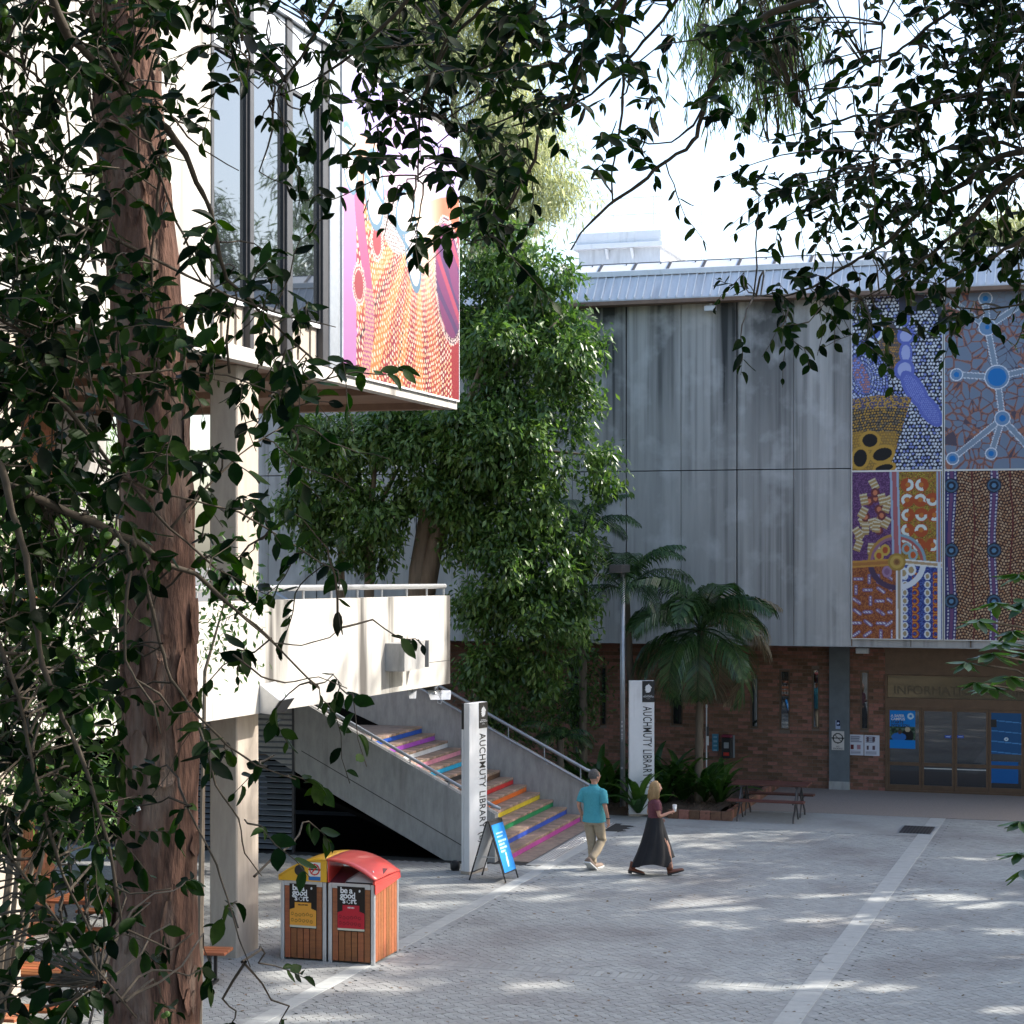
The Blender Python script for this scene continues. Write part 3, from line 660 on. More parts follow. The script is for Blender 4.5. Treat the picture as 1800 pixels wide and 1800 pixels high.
# ================================================================ PRINTED SHEETS (flat colour laid on a fine grid of points)
class Paint:
    def __init__(s, wm, hm, res=.013, bg=(1, 1, 1)):
        s.wm, s.hm = wm, hm; s.nx = max(2, int(wm / res) + 1); s.ny = max(2, int(hm / res) + 1)
        s.X, s.Y = np.meshgrid(np.linspace(0, wm, s.nx), np.linspace(0, hm, s.ny)); s.c = np.tile(np.array(bg, float), (s.ny, s.nx, 1))
    def fill(s, m, col, a=1.0): s.c[m] = s.c[m] * (1 - a) + np.array(col) * a; return s
    def rect(s, x0, x1, y0, y1, col): return s.fill((s.X >= x0) & (s.X <= x1) & (s.Y >= y0) & (s.Y <= y1), col)
    def ell(s, x, y, rx, ry, ang=0):
        ca, sa = math.cos(ang), math.sin(ang); dx, dy = s.X - x, s.Y - y
        return np.hypot((dx * ca + dy * sa) / rx, (-dx * sa + dy * ca) / ry)
    def disc(s, x, y, rx, ry, col, ang=0): return s.fill(s.ell(x, y, rx, ry, ang) < 1, col)
    def dist(s, pts):
        d = np.full(s.X.shape, 1e9)
        for (x0, y0), (x1, y1) in zip(pts[:-1], pts[1:]):
            vx, vy = x1 - x0, y1 - y0; t = np.clip(((s.X - x0) * vx + (s.Y - y0) * vy) / (vx * vx + vy * vy + 1e-9), 0, 1)
            d = np.minimum(d, np.hypot(s.X - x0 - t * vx, s.Y - y0 - t * vy))
        return d
    def line(s, pts, w_, col): return s.fill(s.dist(pts) < w_ / 2, col)
    def dots(s, mask, cell, r, cols, fx=None, fy=None, jit=.25, seed=0):
        fx = s.X if fx is None else fx; fy = s.Y if fy is None else fy
        j = np.floor(fy / cell).astype(int); fx = fx + (j % 2) * cell * .5; i = np.floor(fx / cell).astype(int)
        h1 = np.sin(i * 12.9898 + j * 78.233 + seed) * 43758.5453; h1 -= np.floor(h1)
        h2 = np.sin(i * 39.346 + j * 11.135 + seed) * 24634.634; h2 -= np.floor(h2)
        dx = fx / cell - i - .5 + (h1 - .5) * jit; dy = fy / cell - j - .5 + (h2 - .5) * jit
        on = mask & (np.hypot(dx, dy) < r)
        cols = np.array(cols); s.c[on] = cols[((h1 * 997) % 1 * len(cols)).astype(int)][on]; return s
    def cells(s, n, seed):
        q = np.random.RandomState(seed); p = q.rand(n, 2) * [s.wm, s.hm]
        d = np.hypot(s.X[..., None] - p[:, 0], s.Y[..., None] - p[:, 1]); d.sort(axis=2); return d[..., 1] - d[..., 0]
    def obj(s, name, parent, origin, ux=(1, 0, 0), uy=(0, 0, 1)):
        ux, uy, og = np.array(ux, float), np.array(uy, float), np.array(origin, float)
        co = og + s.X[..., None] * ux + s.Y[..., None] * uy
        i = np.arange(s.nx * s.ny).reshape(s.ny, s.nx)
        f = np.stack([i[:-1, :-1], i[:-1, 1:], i[1:, 1:], i[1:, :-1]], -1).reshape(-1)
        return link(name, np_mesh(name, co.reshape(-1, 3), f, np.full(len(f) // 4, 4), M['print'], lin(np.clip(s.c, 0, 1)).reshape(-1, 3)), parent)
def wall_panel(frame_empty, name, P, u, z, v, label, cat, grp, t=.035):
    P.c = P.c * .84 + P.c.mean(2, keepdims=True) * .13 + .012
    e = empty(name, frame_empty.w(u, v, z), -frame_empty.a, label, cat, grp)
    fr = MB(); b = .02
    fr.box(-b, 0, -t - .006, .0, -b, P.hm + b); fr.box(P.wm, P.wm + b, -t - .006, .0, -b, P.hm + b)
    fr.box(0, P.wm, -t - .006, .0, -b, 0); fr.box(0, P.wm, -t - .006, .0, P.hm, P.hm + b)
    fr.build('frame', M['alu'], e); box('backing', M['black'], e, 0, P.wm, -t + .006, -.0, 0, P.hm)
    P.obj('print', e, (0, -t, 0)); return e
# panel A: white, blue and ochre dots
W1 = LB.u(1657, -.05) - .035; uC2 = LB.u(1661, -.05)
zT, zJ1, zJ0, zBt = 11.50, 7.50, 7.46, 3.68
A = Paint(W1, zT - zJ1, bg=(.13, .15, .22)); X, Y = A.X, A.Y; w1, h1 = A.wm, A.hm
WHT = [(.84, .87, .92), (.78, .82, .9), (.88, .9, .93), (.50, .56, .84)]
A.dots(X > 0, .078, .37, WHT, jit=.35)
sw = A.ell(.25, 2.15, .55, .85, .3)
A.fill(sw < 1.0, (.22, .26, .42)); A.dots((sw < 1.0), .066, .38, [(.80, .84, .95), (.62, .68, .92), (.44, .50, .85)], fx=np.arctan2(Y - 2.15, X - .25) * .5, fy=sw * .62)
A.disc(.2, 2.15, .16, .45, (.36, .40, .62), .35); A.dots(A.ell(.2, 2.15, .15, .42, .35) < 1, .055, .4, [(.78, .5, .42), (.55, .6, .9)])
A.disc(w1 * .44, h1 * .70, .26, .62, (.30, .28, .30), .25); A.dots(A.ell(w1 * .42, h1 * .70, .22, .5, .2) < 1, .05, .42, [(.78, .56, .22), (.66, .48, .24), (.4, .36, .34)])
A.disc(w1 * .25, h1 * .79, .20, .25, (.90, .93, .95)); A.disc(w1 * .25, h1 * .79, .14, .19, (.36, .44, .78))
A.disc(.13, h1 - .12, .15, .15, (.70, .78, .84)); A.disc(.13, h1 - .12, .09, .09, (.30, .36, .46))
A.fill((X > w1 * .52) & (Y > h1 * .9) & (X < w1 * .8), (.2, .22, .3)); A.fill((X - w1 * .86) * 2.2 > (h1 - Y) * .8 , (.24, .27, .35))
bl = (.36, .42, .78); lb = (.66, .70, .90)
for x, y, rx, ry, an in ((.58, .845, .13, .14, 0), (.60, .755, .20, .19, .2), (.60, .66, .15, .26, 0), (.585, .565, .23, .24, -.3), (.70, .45, .22, .50, .55), (.86, .335, .21, .44, .6)):
    A.disc(w1 * x, h1 * y, rx, ry, bl, an)
    if y > .5: A.disc(w1 * x, h1 * y, rx * .66, ry * .7, lb, an)
A.dots(A.ell(w1 * .70, h1 * .45, .15, .4, .55) < 1, .045, .36, [(.52, .58, .88)]); A.dots(A.ell(w1 * .86, h1 * .335, .14, .36, .6) < 1, .045, .36, [(.50, .56, .86)])
fan = (Y < h1 * .40 + .10 * np.cos((X - w1 * .35) * 2)) & (X < w1 * .66 - (h1 * .4 - Y) * .30)
A.fill(fan, (.20, .19, .20)); A.dots(fan, .062, .38, [(.80, .60, .20), (.72, .54, .22), (.50, .44, .34)], fx=X + .02 * np.sin(Y * 9), fy=Y - .1 * np.cos((X - .7) * 2))
A.dots(fan & (Y > h1 * .35), .04, .4, [(.36, .36, .56), (.84, .64, .26)])
A.fill(fan & (Y < h1 * .22) & (X < w1 * .5), (.76, .56, .18), .7)
for x, y, rx, ry, an in ((.20, .17, .17, .15, 0), (.34, .09, .22, .14, .3), (.09, .07, .15, .2, -.2), (.36, .012, .2, .08, .2)):
    A.disc(w1 * x, h1 * y, rx + .07, ry + .07, (.80, .60, .20), an); A.disc(w1 * x, h1 * y, rx, ry, (.09, .085, .09), an)
wall_panel(LB, 'mural_panel', A, .02, zJ1, -.004, 'upper mural panel of white and blue dots with yellow ochre fan and black ovals', 'mural', 'dot painting murals on the library wall')
# panel B: grey blue with orange crackle and linked blue discs
B = Paint(W1 + .1, zT - zJ1, bg=(.46, .53, .62)); X, Y = B.X, B.Y; w2, h2 = B.wm, B.hm
wob = .03 * np.sin(Y * 11) + .02 * np.sin(X * 17 + Y * 5)
ce = B.cells(260, 5); B.fill((ce < .028 + wob * .3) & (np.sin(X * 3 + 1) + np.sin(Y * 2.1) > -1.5), (.66, .42, .33)); B.fill((ce < .010) , (.34, .30, .36))
B.fill((X > w2 * .45) & (X < w2 * .9) & (Y > h2 * .86), (.46, .54, .64), .8)
hub = (w2 * .54, h2 * .51); nodes = [(.44, .79, .16, .05), (.42, .95, .12, .06), (.12, .53, .11, .06), (.595, .28, .14, .07), (.08, .06, .11, .07), (.48, .085, .10, .06), (.95, .06, .12, .07), (.99, .56, .12, .07), (.1, .93, .08, .03), (.93, .96, .1, .04)]
lnk = [(hub, 0), (0, 1), (hub, 2), (hub, 3), (3, 4), (3, 5), (3, 6), (hub, 7), (0, 8), (0, 9)]
pt = lambda q: q if isinstance(q, tuple) else (nodes[q][0] * w2, nodes[q][1] * h2)
for a, b in lnk:
    d = B.dist([pt(a), pt(b)]); B.fill(d < .065, (.52, .60, .68)); ss = (X + Y * 1.3) * 14; B.fill((abs(d - .062) < .013) & (np.sin(ss * 6) > -.5), (.88, .90, .93))
for x, y, r, r2 in nodes + [(.54, .51, .24, .20)]:
    e = np.hypot(X - x * w2, Y - y * h2); B.fill(e < r + .035, (.88, .90, .93)); B.fill(e < r + .012, (.42, .58, .74)); B.fill(e < (r2 if r < .2 else .2), (.05, .47, .80))
wall_panel(LB, 'mural_panel', B, uC2, zJ1, -.004, 'grey blue mural panel with orange crackle net and linked bright blue discs', 'mural', 'dot painting murals on the library wall')
# panel C: four quarters round a small ochre hub
Cp = Paint(W1, zJ0 - zBt, bg=(.40, .24, .42)); X, Y = Cp.X, Cp.Y; w3, h3 = Cp.wm, Cp.hm; hx, hy = w3 * .50, h3 * .46
def speck(m, base, cols, seed=0): Cp.fill(m, base); Cp.dots(m, .03, .36, cols, jit=.7, seed=seed)
speck((X < hx) & (Y > hy), (.38, .22, .42), [(.52, .34, .55), (.30, .16, .34)]); speck((X >= hx) & (Y > hy), (.60, .48, .16), [(.76, .66, .18), (.40, .22, .10), (.75, .36, .16)], 3)
speck((X < hx) & (Y <= hy), (.62, .32, .18), [(.76, .46, .20), (.44, .20, .14)], 5); speck((X >= hx) & (Y <= hy), (.18, .26, .58), [(.36, .46, .74), (.12, .14, .38)], 7)
q = np.random.RandomState(3)
for i in range(26):                          # barred tiles
    x, y, an = q.uniform(.08, hx - .12), hy + .25 + q.rand() * (h3 - hy - .35), q.uniform(-.6, .6)
    e = Cp.ell(x, y, .085, .12, an); ca, sa = math.cos(an), math.sin(an)
    if i % 4 == 0: Cp.disc(x, y, .10, .11, (.46, .20, .22)); Cp.disc(x, y, .05, .06, (.85, .48, .32)); continue
    m_ = np.maximum(abs((X - x) * ca + (Y - y) * sa) / .085, abs(-(X - x) * sa + (Y - y) * ca) / .13) < 1
    Cp.fill(m_, (.72, .58, .34)); Cp.fill(m_ & (np.sin((-(X - x) * sa + (Y - y) * ca) * 75) > .4), (.86, .82, .70))
for i in range(14):                          # crescents
    x, y = hx + .22 + (i % 3) * .30 + q.uniform(-.04, .04), hy + .38 + (i // 3) * .34; an = q.uniform(0, 6.3)
    if x > w3 - .15: continue
    e = np.hypot(X - x, Y - y); th = np.cos(np.arctan2(Y - y, X - x) - an)
    Cp.fill(e < .16, (.72, .30, .12)); Cp.fill((abs(e - .10) < .035) & (th > -.1), (.86, .90, .86)); Cp.fill(e < .05, (.80, .46, .16))
for i in range(24):                          # short bars
    x, y, an = .12 + (i % 4) * .25 + q.uniform(-.04, .04), .10 + (i // 4) * .25, q.choice([0, 1.57, .6, -.6])
    d = Cp.dist([(x - .08 * math.cos(an), y - .08 * math.sin(an)), (x + .08 * math.cos(an), y + .08 * math.sin(an))])
    Cp.fill((d < .04) & (X < hx - .1) & (Y < hy - .1), (.50, .40, .58)); Cp.fill((d < .016) & (X < hx - .1) & (Y < hy - .1) & (np.sin((X + Y) * 90) > -.2), (.88, .88, .92))
for j in range(8):                           # ovals and arches
    y = .12 + j * .185
    for x in (hx + .18, hx + .68): 
        if y < hy - .15: Cp.disc(x, y, .07, .085, (.86, .88, .90)); Cp.disc(x, y, .042, .055, (.66, .58, .42))
    for x in (hx + .40, hx + .86):
        if y < hy - .1:
            e = np.hypot(X - x, (Y - y)); Cp.fill((abs(e - .07) < .03) & (X > x - .06), (.62, .20, .10)); Cp.fill((abs(e - .07) < .012) & (X > x - .06), (.85, .55, .20))
for r, cA, cB in ((.62, (.72, .52, .24), (.50, .64, .70)), (.56, (.60, .40, .50), (.72, .34, .32))):
    e = Cp.ell(hx, hy, r, r * .98); ring = abs(e - 1) < .055
    Cp.fill(ring & (X < hx) & (Y > hy), cA); Cp.fill(ring & (X >= hx) & (Y > hy), cB); Cp.fill(ring & (X < hx) & (Y <= hy), (.30, .22, .34)); Cp.fill(ring & (X >= hx) & (Y <= hy), (.86, .88, .90))
for x, y, c1_, c2_ in ((-.26, .27, (.82, .66, .26), (.72, .30, .14)), (-.40, .14, (.82, .66, .26), (.72, .30, .14)), (.22, .30, (.56, .68, .68), (.80, .34, .12)), (.36, .16, (.56, .68, .68), (.80, .34, .12)), (.15, -.25, (.88, .9, .9), (.70, .60, .40)), (.32, -.18, (.88, .9, .9), (.70, .60, .40)), (-.22, -.22, (.62, .48, .62), (.52, .36, .52))):
    Cp.disc(hx + x, hy + y, .11, .13, c1_); Cp.disc(hx + x, hy + y, .06, .075, c2_)
vert = [(hx - .06, h3), (hx + .0, hy)]; Cp.line(vert, .20, (.62, .70, .80)); Cp.line(vert, .10, (.70, .38, .40))
Cp.line([(hx + .05, hy), (hx + .06, 0)], .15, (.88, .88, .88)); Cp.line([(hx + .05, hy), (hx + .06, 0)], .06, (.66, .58, .46))
Cp.line([(0, hy - .06), (hx, hy)], .16, (.80, .56, .22)); Cp.line([(0, hy - .06), (hx, hy)], .07, (.70, .44, .20))
Cp.line([(hx, hy + .02), (w3, hy - .07)], .13, (.90, .90, .88)); Cp.line([(hx, hy + .02), (w3, hy - .07)], .06, (.74, .62, .44))
Cp.rect(w3 - .10, w3 - .02, 0, hy, (.86, .88, .90)); Cp.rect(w3 - .12, w3 - .02, hy, h3, (.62, .70, .80)); Cp.rect(w3 - .09, w3 - .05, hy, h3, (.66, .40, .42))
for r, c_ in ((.20, (.66, .52, .20)), (.15, (.78, .64, .28)), (.08, (.66, .46, .22)), (.05, (.52, .34, .18))): Cp.disc(hx, hy, r, r, c_)
wall_panel(LB, 'mural_panel', Cp, .02, zBt, -.004, 'lower mural panel in four patterned quarters round an ochre hub', 'mural', 'dot painting murals on the library wall')
# panel D: rows of tan dashes on maroon
D = Paint(W1 + .1, zJ0 - zBt, res=.012, bg=(.24, .12, .11)); X, Y = D.X, D.Y; w4, h4 = D.wm, D.hm
wy = Y + .035 * np.sin(X * 11 + np.sin(Y * 2) * 1.5); D.dots(X > .2, .068, .36, [(.74, .58, .42), (.70, .50, .34), (.80, .66, .50)], fx=X, fy=wy, jit=.1)
for x in (.62, 1.45): D.fill(abs(X - x - .03 * np.sin(Y * 3)) < .015, (.40, .14, .14))
for x, k in ((.12, 1), (1.05, .8), (1.98, .8)):
    xx = x + .03 * np.sin(Y * 2.2); D.fill(abs(X - xx) < .11 * k, (.20, .20, .44)); D.fill(abs(X - xx) < .035, (.42, .26, .44))
    D.fill((abs(abs(X - xx) - .075 * k) < .016) & (np.sin(Y * 80) > -.3), (.78, .78, .82))
D.fill(X < .04, (.16, .18, .42))
for x in (.12, 1.05, 1.98):
    for y in (3.45, 2.0, .86):
        e = np.hypot(X - x - .02, Y - y); D.fill(e < .165, (.12, .15, .22)); D.fill((abs(e - .12) < .02), (.24, .38, .50)); D.fill(e < .05, (.32, .52, .68))
wall_panel(LB, 'mural_panel', D, uC2, zBt, -.004, 'lower mural panel of tan dashes in rows on maroon with navy roundels', 'mural', 'dot painting murals on the library wall')
# big mural on the left building: flowers above, fans of dots below
mw_, mh_ = VE - v_m0 - .05, 4.83
E = Paint(mw_, mh_, res=.015, bg=(.80, .56, .74)); X, Y = E.X, E.Y
xx, yy = X / mw_, Y / mh_
E.fill(yy > .66, (.86, .74, .88)); E.fill(yy > .80 - xx * .1, (.66, .62, .86)); E.fill((yy > .88) & (np.sin(xx * 9) > 0), (.58, .56, .84)); E.fill((yy > .45) & (yy < .80) & (xx < .26), (.95, .74, .60)); E.fill((yy < .60) & (xx < .18), (.82, .56, .80))
E.fill((yy < .62 - .15 * np.cos(xx * 3)) & (xx > .12), (.84, .40, .20))
cx, cy = mw_ * .62, mh_ * .66; th = np.arctan2(Y - cy, X - cx); rr = np.hypot(X - cx, Y - cy)
ray = np.sin(th * 19); low = (Y < cy - .1) & (xx > .10 + .2 * (1 - yy) * 0)
E.fill(low & (ray > .3), (.92, .58, .22)); E.fill(low & (abs(ray) < .3), (.78, .24, .16)); E.fill(low & (ray < -.6), (.70, .16, .24))
E.fill(low & (abs(np.sin(th * 6.5)) < .06) , (.30, .10, .16))
E.fill((yy < .60) & (xx > .78), (.62, .12, .16)); E.fill((yy < .22) & (xx > .86), (.72, .10, .12)); E.fill((yy < .35) & (xx > .66) & (xx < .82) & (ray > -.2), (.80, .34, .16))
E.dots(low & (xx < .93), .09, .33, [(.98, .92, .80), (.96, .84, .62)], fx=th * 2.2, fy=rr, jit=.3)
E.fill((abs(X - .95 - .25 * np.sin(Y * 1.6)) < .20) & (yy < .62), (.76, .36, .56)); E.dots((abs(X - .95 - .25 * np.sin(Y * 1.6)) < .22) & (yy < .3), .07, .35, [(.95, .8, .6)])
for x, y in ((.26, .55), (.26, .47), (.12, .30)):
    E.disc(x * mw_, y * mh_, .26, .30, (.74, .26, .28)); e = E.ell(x * mw_, y * mh_, .26, .30); E.dots(abs(e - 1) < .22, .07, .38, [(.98, .94, .85)], fx=np.arctan2(Y - y * mh_, X - x * mw_) * .35, fy=e * .3)
spot = E.ell(.42 * mw_, .56 * mh_, .75, .50); E.fill(spot < 1, (.93, .90, .86)); E.dots(spot < 1, .06, .34, [(.36, .30, .32), (.50, .42, .40)], fx=X + .05 * np.sin(Y * 5), jit=.4)
gl = np.clip(1.15 - E.ell(.66 * mw_, .60 * mh_, 1.0, 1.5), 0, 1)[..., None]; E.c = E.c * (1 - gl) + np.array((.98, .93, .80)) * gl  # pale glare blended into the middle of the print
ov = E.ell(.90 * mw_, .44 * mh_, .72, 1.05, .30); E.fill(ov < 1.10, (.30, .16, .24)); E.dots(abs(ov - 1.07) < .08, .06, .4, [(.95, .85, .80)], fx=th * 1.8, fy=ov)
E.fill(ov < 1, (.50, .12, .40)); E.fill((ov < 1) & (np.sin((X * .8 + Y) * 9 + np.sin(Y * 4)) > .5), (.30, .12, .40)); E.fill((ov < 1) & (np.sin((X * .8 + Y) * 6.3) > .8), (.74, .20, .34))
for x, y, rx, ry, an in ((.05, .70, .30, .52, .35), (.24, .64, .42, .60, .15), (.56, .50, .36, .70, .35), (.50, .62, .5, .33, .5)):
    e = E.ell(x * mw_, y * mh_, rx, ry, an); E.fill(e < 1.0, (.97, .96, .94)); E.fill(abs(e - 1.02) < .09, (.36, .58, .68)); 
E.line([(-.1, mh_ * .76), (mw_ * .25, mh_ * .64), (mw_ * .62, mh_ * .44)], .09, (.36, .58, .68))
up = (yy > .80) & (xx > .30); E.dots(up, .09, .28, [(.72, .66, .86), (.86, .60, .74)], jit=.5)
E.c = np.clip(E.c, 0, 1) ** (1.35 - .5 * yy[..., None]) * (.72 + .22 * np.clip(yy * 1.4 - .3, 0, 1)[..., None])  # paler print towards the top, with sun glare put into its colour
gr_ = E.c.mean(2, keepdims=True); E.c = E.c * .78 + gr_ * .12 + np.array((.085, .065, .08))  # pale haze mixed into all the print colours
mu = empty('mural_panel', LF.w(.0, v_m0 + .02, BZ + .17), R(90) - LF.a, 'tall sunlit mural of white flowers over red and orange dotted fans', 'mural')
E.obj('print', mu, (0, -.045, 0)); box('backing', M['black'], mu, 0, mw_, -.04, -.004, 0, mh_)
box('frame', M['white'], mu, -.02, 0, -.05, -.004, -.03, mh_ + .03); box('frame', M['white'], mu, mw_, mw_ + .02, -.05, -.004, -.03, mh_ + .03)
box('frame', M['white'], mu, 0, mw_, -.05, -.004, mh_, mh_ + .03); box('frame', M['white'], mu, 0, mw_, -.05, -.004, -.03, -.0005)
# ================================================================ SIGN TOTEMS
def horse(name, parent, x, z, s, y, m):    # a horse head crest: profile with flowing mane
    P = [(-.32, -.5), (.10, -.5), (.30, -.30), (.34, -.02), (.22, .10), (.38, .02), (.44, .14), (.26, .36), (.10, .50), (.04, .62), (-.04, .48), (-.26, .40), (-.42, .12), (-.30, .10), (-.46, -.14), (-.30, -.12), (-.42, -.36), (-.24, -.28)]
    b = MB(); b.prism([(x + px_ * s, y, z + pz_ * s) for px_, pz_ in P], (0, -.002, 0)); return b.build(name, m, parent)
def totem(px, py, Y0, hgt, wid, rz, words, label, tx):
    g = W(px, HZ + H * F / Y0, Y0); g.z = 0
    e = empty('sign_totem', g, rz, label, 'sign', 'library name signs')
    t = .17; w2_ = wid
    box('base', M['concrete_brown'], e, -.01, w2_ + .01, -.01, t + .01, 0, .05)
    box('panel', M['white'], e, 0, w2_, 0, t - .055, .05, hgt, .006)
    box('core', M['alu'], e, .01, w2_ - .01, t - .054, t - .046, .05, hgt - .01)
    box('back_panel', M['white'], e, 0, w2_, t - .045, t, .05, hgt - .46, .006); box('back_cap', M['black'], e, 0, w2_, t - .045, t, hgt - .458, hgt, .006)
    box('crest_plate', M['black'], e, w2_ - .26, w2_ + .003, -.008, -.001, hgt - .46, hgt - .005)
    horse('crest', e, w2_ - .13, hgt - .17, .17, -.010, M['white'])
    for i, (s_, ww) in enumerate((('THE UNIVERSITY OF', .018), ('NEWCASTLE', .040), ('AUSTRALIA', .015))):
        text('lettering', s_, ww, M['white'], e, (w2_ - .13, -.010, hgt - .32 - i * .036), (R(90), 0, 0), .001, 'CENTER')
    o = text('lettering', words, .27, M['black'], e, (w2_ - .24, -.004, hgt - .55), (R(90), R(90), 0), .0015, space=1.06, bold=.001)
    o.scale = (tx, 1, 1); return e
totem(825, 1535, 33.9, 3.0, .56, R(57), 'AUCHMUTY LIBRARY (L)', 'nearer white library name sign in front of the stair wall', .62)
totem(1106, 1430, 41.3, 2.9, .54, R(4), 'AUCHMUTY LIBRARY (L)', 'farther white library name sign behind the lamp post among plants', .56)
# ================================================================ LAMP POST
lp = empty('lamp_post', G(1094.5, 1428), -LB.a, 'tall grey steel lamp post with dark box head beside the plants', 'lamp post')
ph = H - (1006 - HZ) * lp.location.y / F
b = MB(); b.tube([(0, 0, 0), (0, 0, ph)], [.062, .054], 12); b.build('pole', M['steel'], lp, smooth=True)
b = MB(); b.lathe([(.11, 0), (.11, .02), (.07, .03)], (0, 0, 0), 12); b.build('base_plate', M['steel'], lp)
box('lamp_head', M['darkframe'], lp, -.14, .14, -.62, .10, ph, ph + .17, .012); box('lens', M['glass'], lp, -.12, .12, -.58, -.1, ph - .008, ph)
b = MB()
for z in (1.55, 1.65, 1.75, 1.85, .75): b.lathe([(.022, 0), (.022, .004)], (0, -.066, z), 8)
for z in (1.95, 1.86, 1.77, 1.68, 1.59, .95): b.box(-.02, .02, -.064, -.058, z, z + .035)
b.build('reflector_sticker', M['white'], lp, 'stuff')
# ================================================================ BINS
def bin_unit(ux, label, colname, colr, panel_col, ptxt):
    base = G(658, 1697); f = Frame(base.x, base.y, 18.0)
    e = empty('recycling_bin', f.w(ux, 0, 0), -f.a, label, 'bin', 'timber slatted bins under one domed cover')
    wd, dp, hh = .69, .92, 1.10
    lidm = bpy.data.materials.get(colname) or mat(colname, colr, tuple(q * .9 for q in colr), 2, .35, spec=.6, coat=.3)
    box('carcass', M['black'], e, .03, wd - .03, .03, dp - .03, .03, hh - .01)
    for x, y in ((0, 0), (wd - .055, 0), (0, dp - .05), (wd - .055, dp - .05)): box('corner_post', M['alu'], e, x, x + .055, y, y + .05, .0, hh, .008)
    box('top_rail', M['alu'], e, .057, wd - .057, 0, .03, hh - .07, hh, .004)
    n = 6; x0 = .06; sw_ = (wd - .12) / n
    for i in range(n): box('slat', M['wood'], e, x0 + i * sw_ + .006, x0 + (i + 1) * sw_ - .006, .006, .026, .03, (hh - .075) if i in (0, n - 1) else .44, .002)
    sd = (dp - .11) / 8
    for sx in (0, 1):
        for i in range(8):
            y = .055 + i * sd; xa, xb = (wd - .026, wd - .006) if sx else (.006, .026)
            box('slat', M['wood'], e, xa, xb, y + .004, y + sd - .004, .03, hh - .02, .002)
    for i in range(7): box('slat', M['wood'], e, x0 + i * .081, x0 + i * .081 + .074, dp - .026, dp - .006, .03, hh - .02, .002)
    # poster: dark board with a coloured bin shape
    P = Paint(.40, .60, res=.008, bg=(.13, .10, .08)); X, Y = P.X, P.Y
    P.fill((Y < .245) & (Y > .03), panel_col); P.fill((Y >= .245) & (Y < .27) & (abs(X - .20) < .20 - (Y - .245) * 3.0), panel_col); P.fill((Y >= .27) & (Y < .345) & (abs(X - .20) < .125), panel_col); P.fill(Y < .03, (.80, .78, .70))
    q = np.random.RandomState(4); lc = tuple(np.array(panel_col) * .72)
    for i in range(12):
        x, y = .04 + (i % 6) * .057, .09 + (i // 6) * .09 + q.uniform(-.01, .01); ee = np.hypot(X - x, Y - y); P.fill(abs(ee - .018) < .006, lc)
    P.obj('poster', e, (.145, -.004, .455)); box('poster_board', M['black'], e, .14, .55, -.003, .004, .45, 1.06)
    for i, (s_, xo) in enumerate((('be a', 0), ('good', 0), ('s   rt', .035))): text('lettering', s_, .118, M['white'], e, (.185 + xo, -.0055, .968 - i * .07), (R(90), 0, 0), .001, bold=.003, space=.92)
    ring = MB()                               # recycling loop standing for the letter o
    for k in range(3):
        a0 = k * 2.094 + .3; pts = [(.312 + .026 * math.cos(a0 + t), -.006, .853 + .026 * math.sin(a0 + t)) for t in (0, .4, .8, 1.2, 1.6)]; ring.tube(pts, .0055, 4)
    ring.build('recycling_mark', M['white'], e, 'stuff')
    text('lettering', ptxt, .026, M['black'] if colr[1] > .2 else M['white'], e, (.345, -.0055, .762), (R(90), 0, 0), .001, 'CENTER', bold=.001)
    horse('crest', e, .475, 1.005, .035, -.0055, M['white'])
    # half of the domed cover
    total = 2 * wd + .03
    def zc(x):                                # height of the arch over the pair, x measured over the pair
        t = (x / total) * 2 - 1; return hh + .08 + .25 * (1 - abs(t) ** 2.2)
    xs = np.linspace(-.02, wd + .015, 11)
    off = 0 if colname == 'yellow plastic' else wd + .03
    ys = (-.02, .12, .5, .8, .96); yz = (-.0, .0, .0, .0, -.0)
    c = MB(); vs = []; 
    for x in xs:
        for y, zz_ in ((-.02, 0), (.10, .0), (.5, .012), (.8, 0), (dp + .02, -.02)): vs.append((x, y, zc(min(max(x + off, 0), total)) + zz_))
    fs = [(i * 5 + j, (i + 1) * 5 + j, (i + 1) * 5 + j + 1, i * 5 + j + 1) for i in range(10) for j in range(4)]
    nv = len(vs); vs += [(a, b_, c_ - .03) for a, b_, c_ in vs]; fs += [tuple(k + nv for k in reversed(f)) for f in fs]
    edge = [(i * 5 + 4, (i + 1) * 5 + 4) for i in range(10)] + [((i + 1) * 5, i * 5) for i in range(10)]
    fs += [(a, b_, b_ + nv, a + nv) for a, b_ in edge] + [(j, j + 1, j + 1 + nv, j + nv) for j in range(4)] + [(50 + j + 1, 50 + j, 50 + j + nv, 50 + j + 1 + nv) for j in range(4)]
    c.add(vs, fs)
    c.build('lid', lidm, e, smooth=True)
    xe = -.02 if off == 0 else wd + .015      # outer cheek
    ch = MB(); ch.prism([(xe, -.02, hh + .002), (xe, dp + .02, hh + .002), (xe, dp + .02, zc(0) - .03), (xe, -.02, zc(0) - .03)], (.03 if off == 0 else -.03, 0, 0)); ch.build('lid_cheek', lidm, e)
    if off: 
        ch = MB(); ch.prism([(xe - .001, -.02, hh + .004), (xe - .001, .5, hh + .004), (xe - .001, dp, hh - .0), (xe - .001, dp, hh - .04), (xe - .001, .3, hh - .10), (xe - .001, -.02, hh - .13)], (.012, 0, 0)); ch.build('lid_skirt', lidm, e)
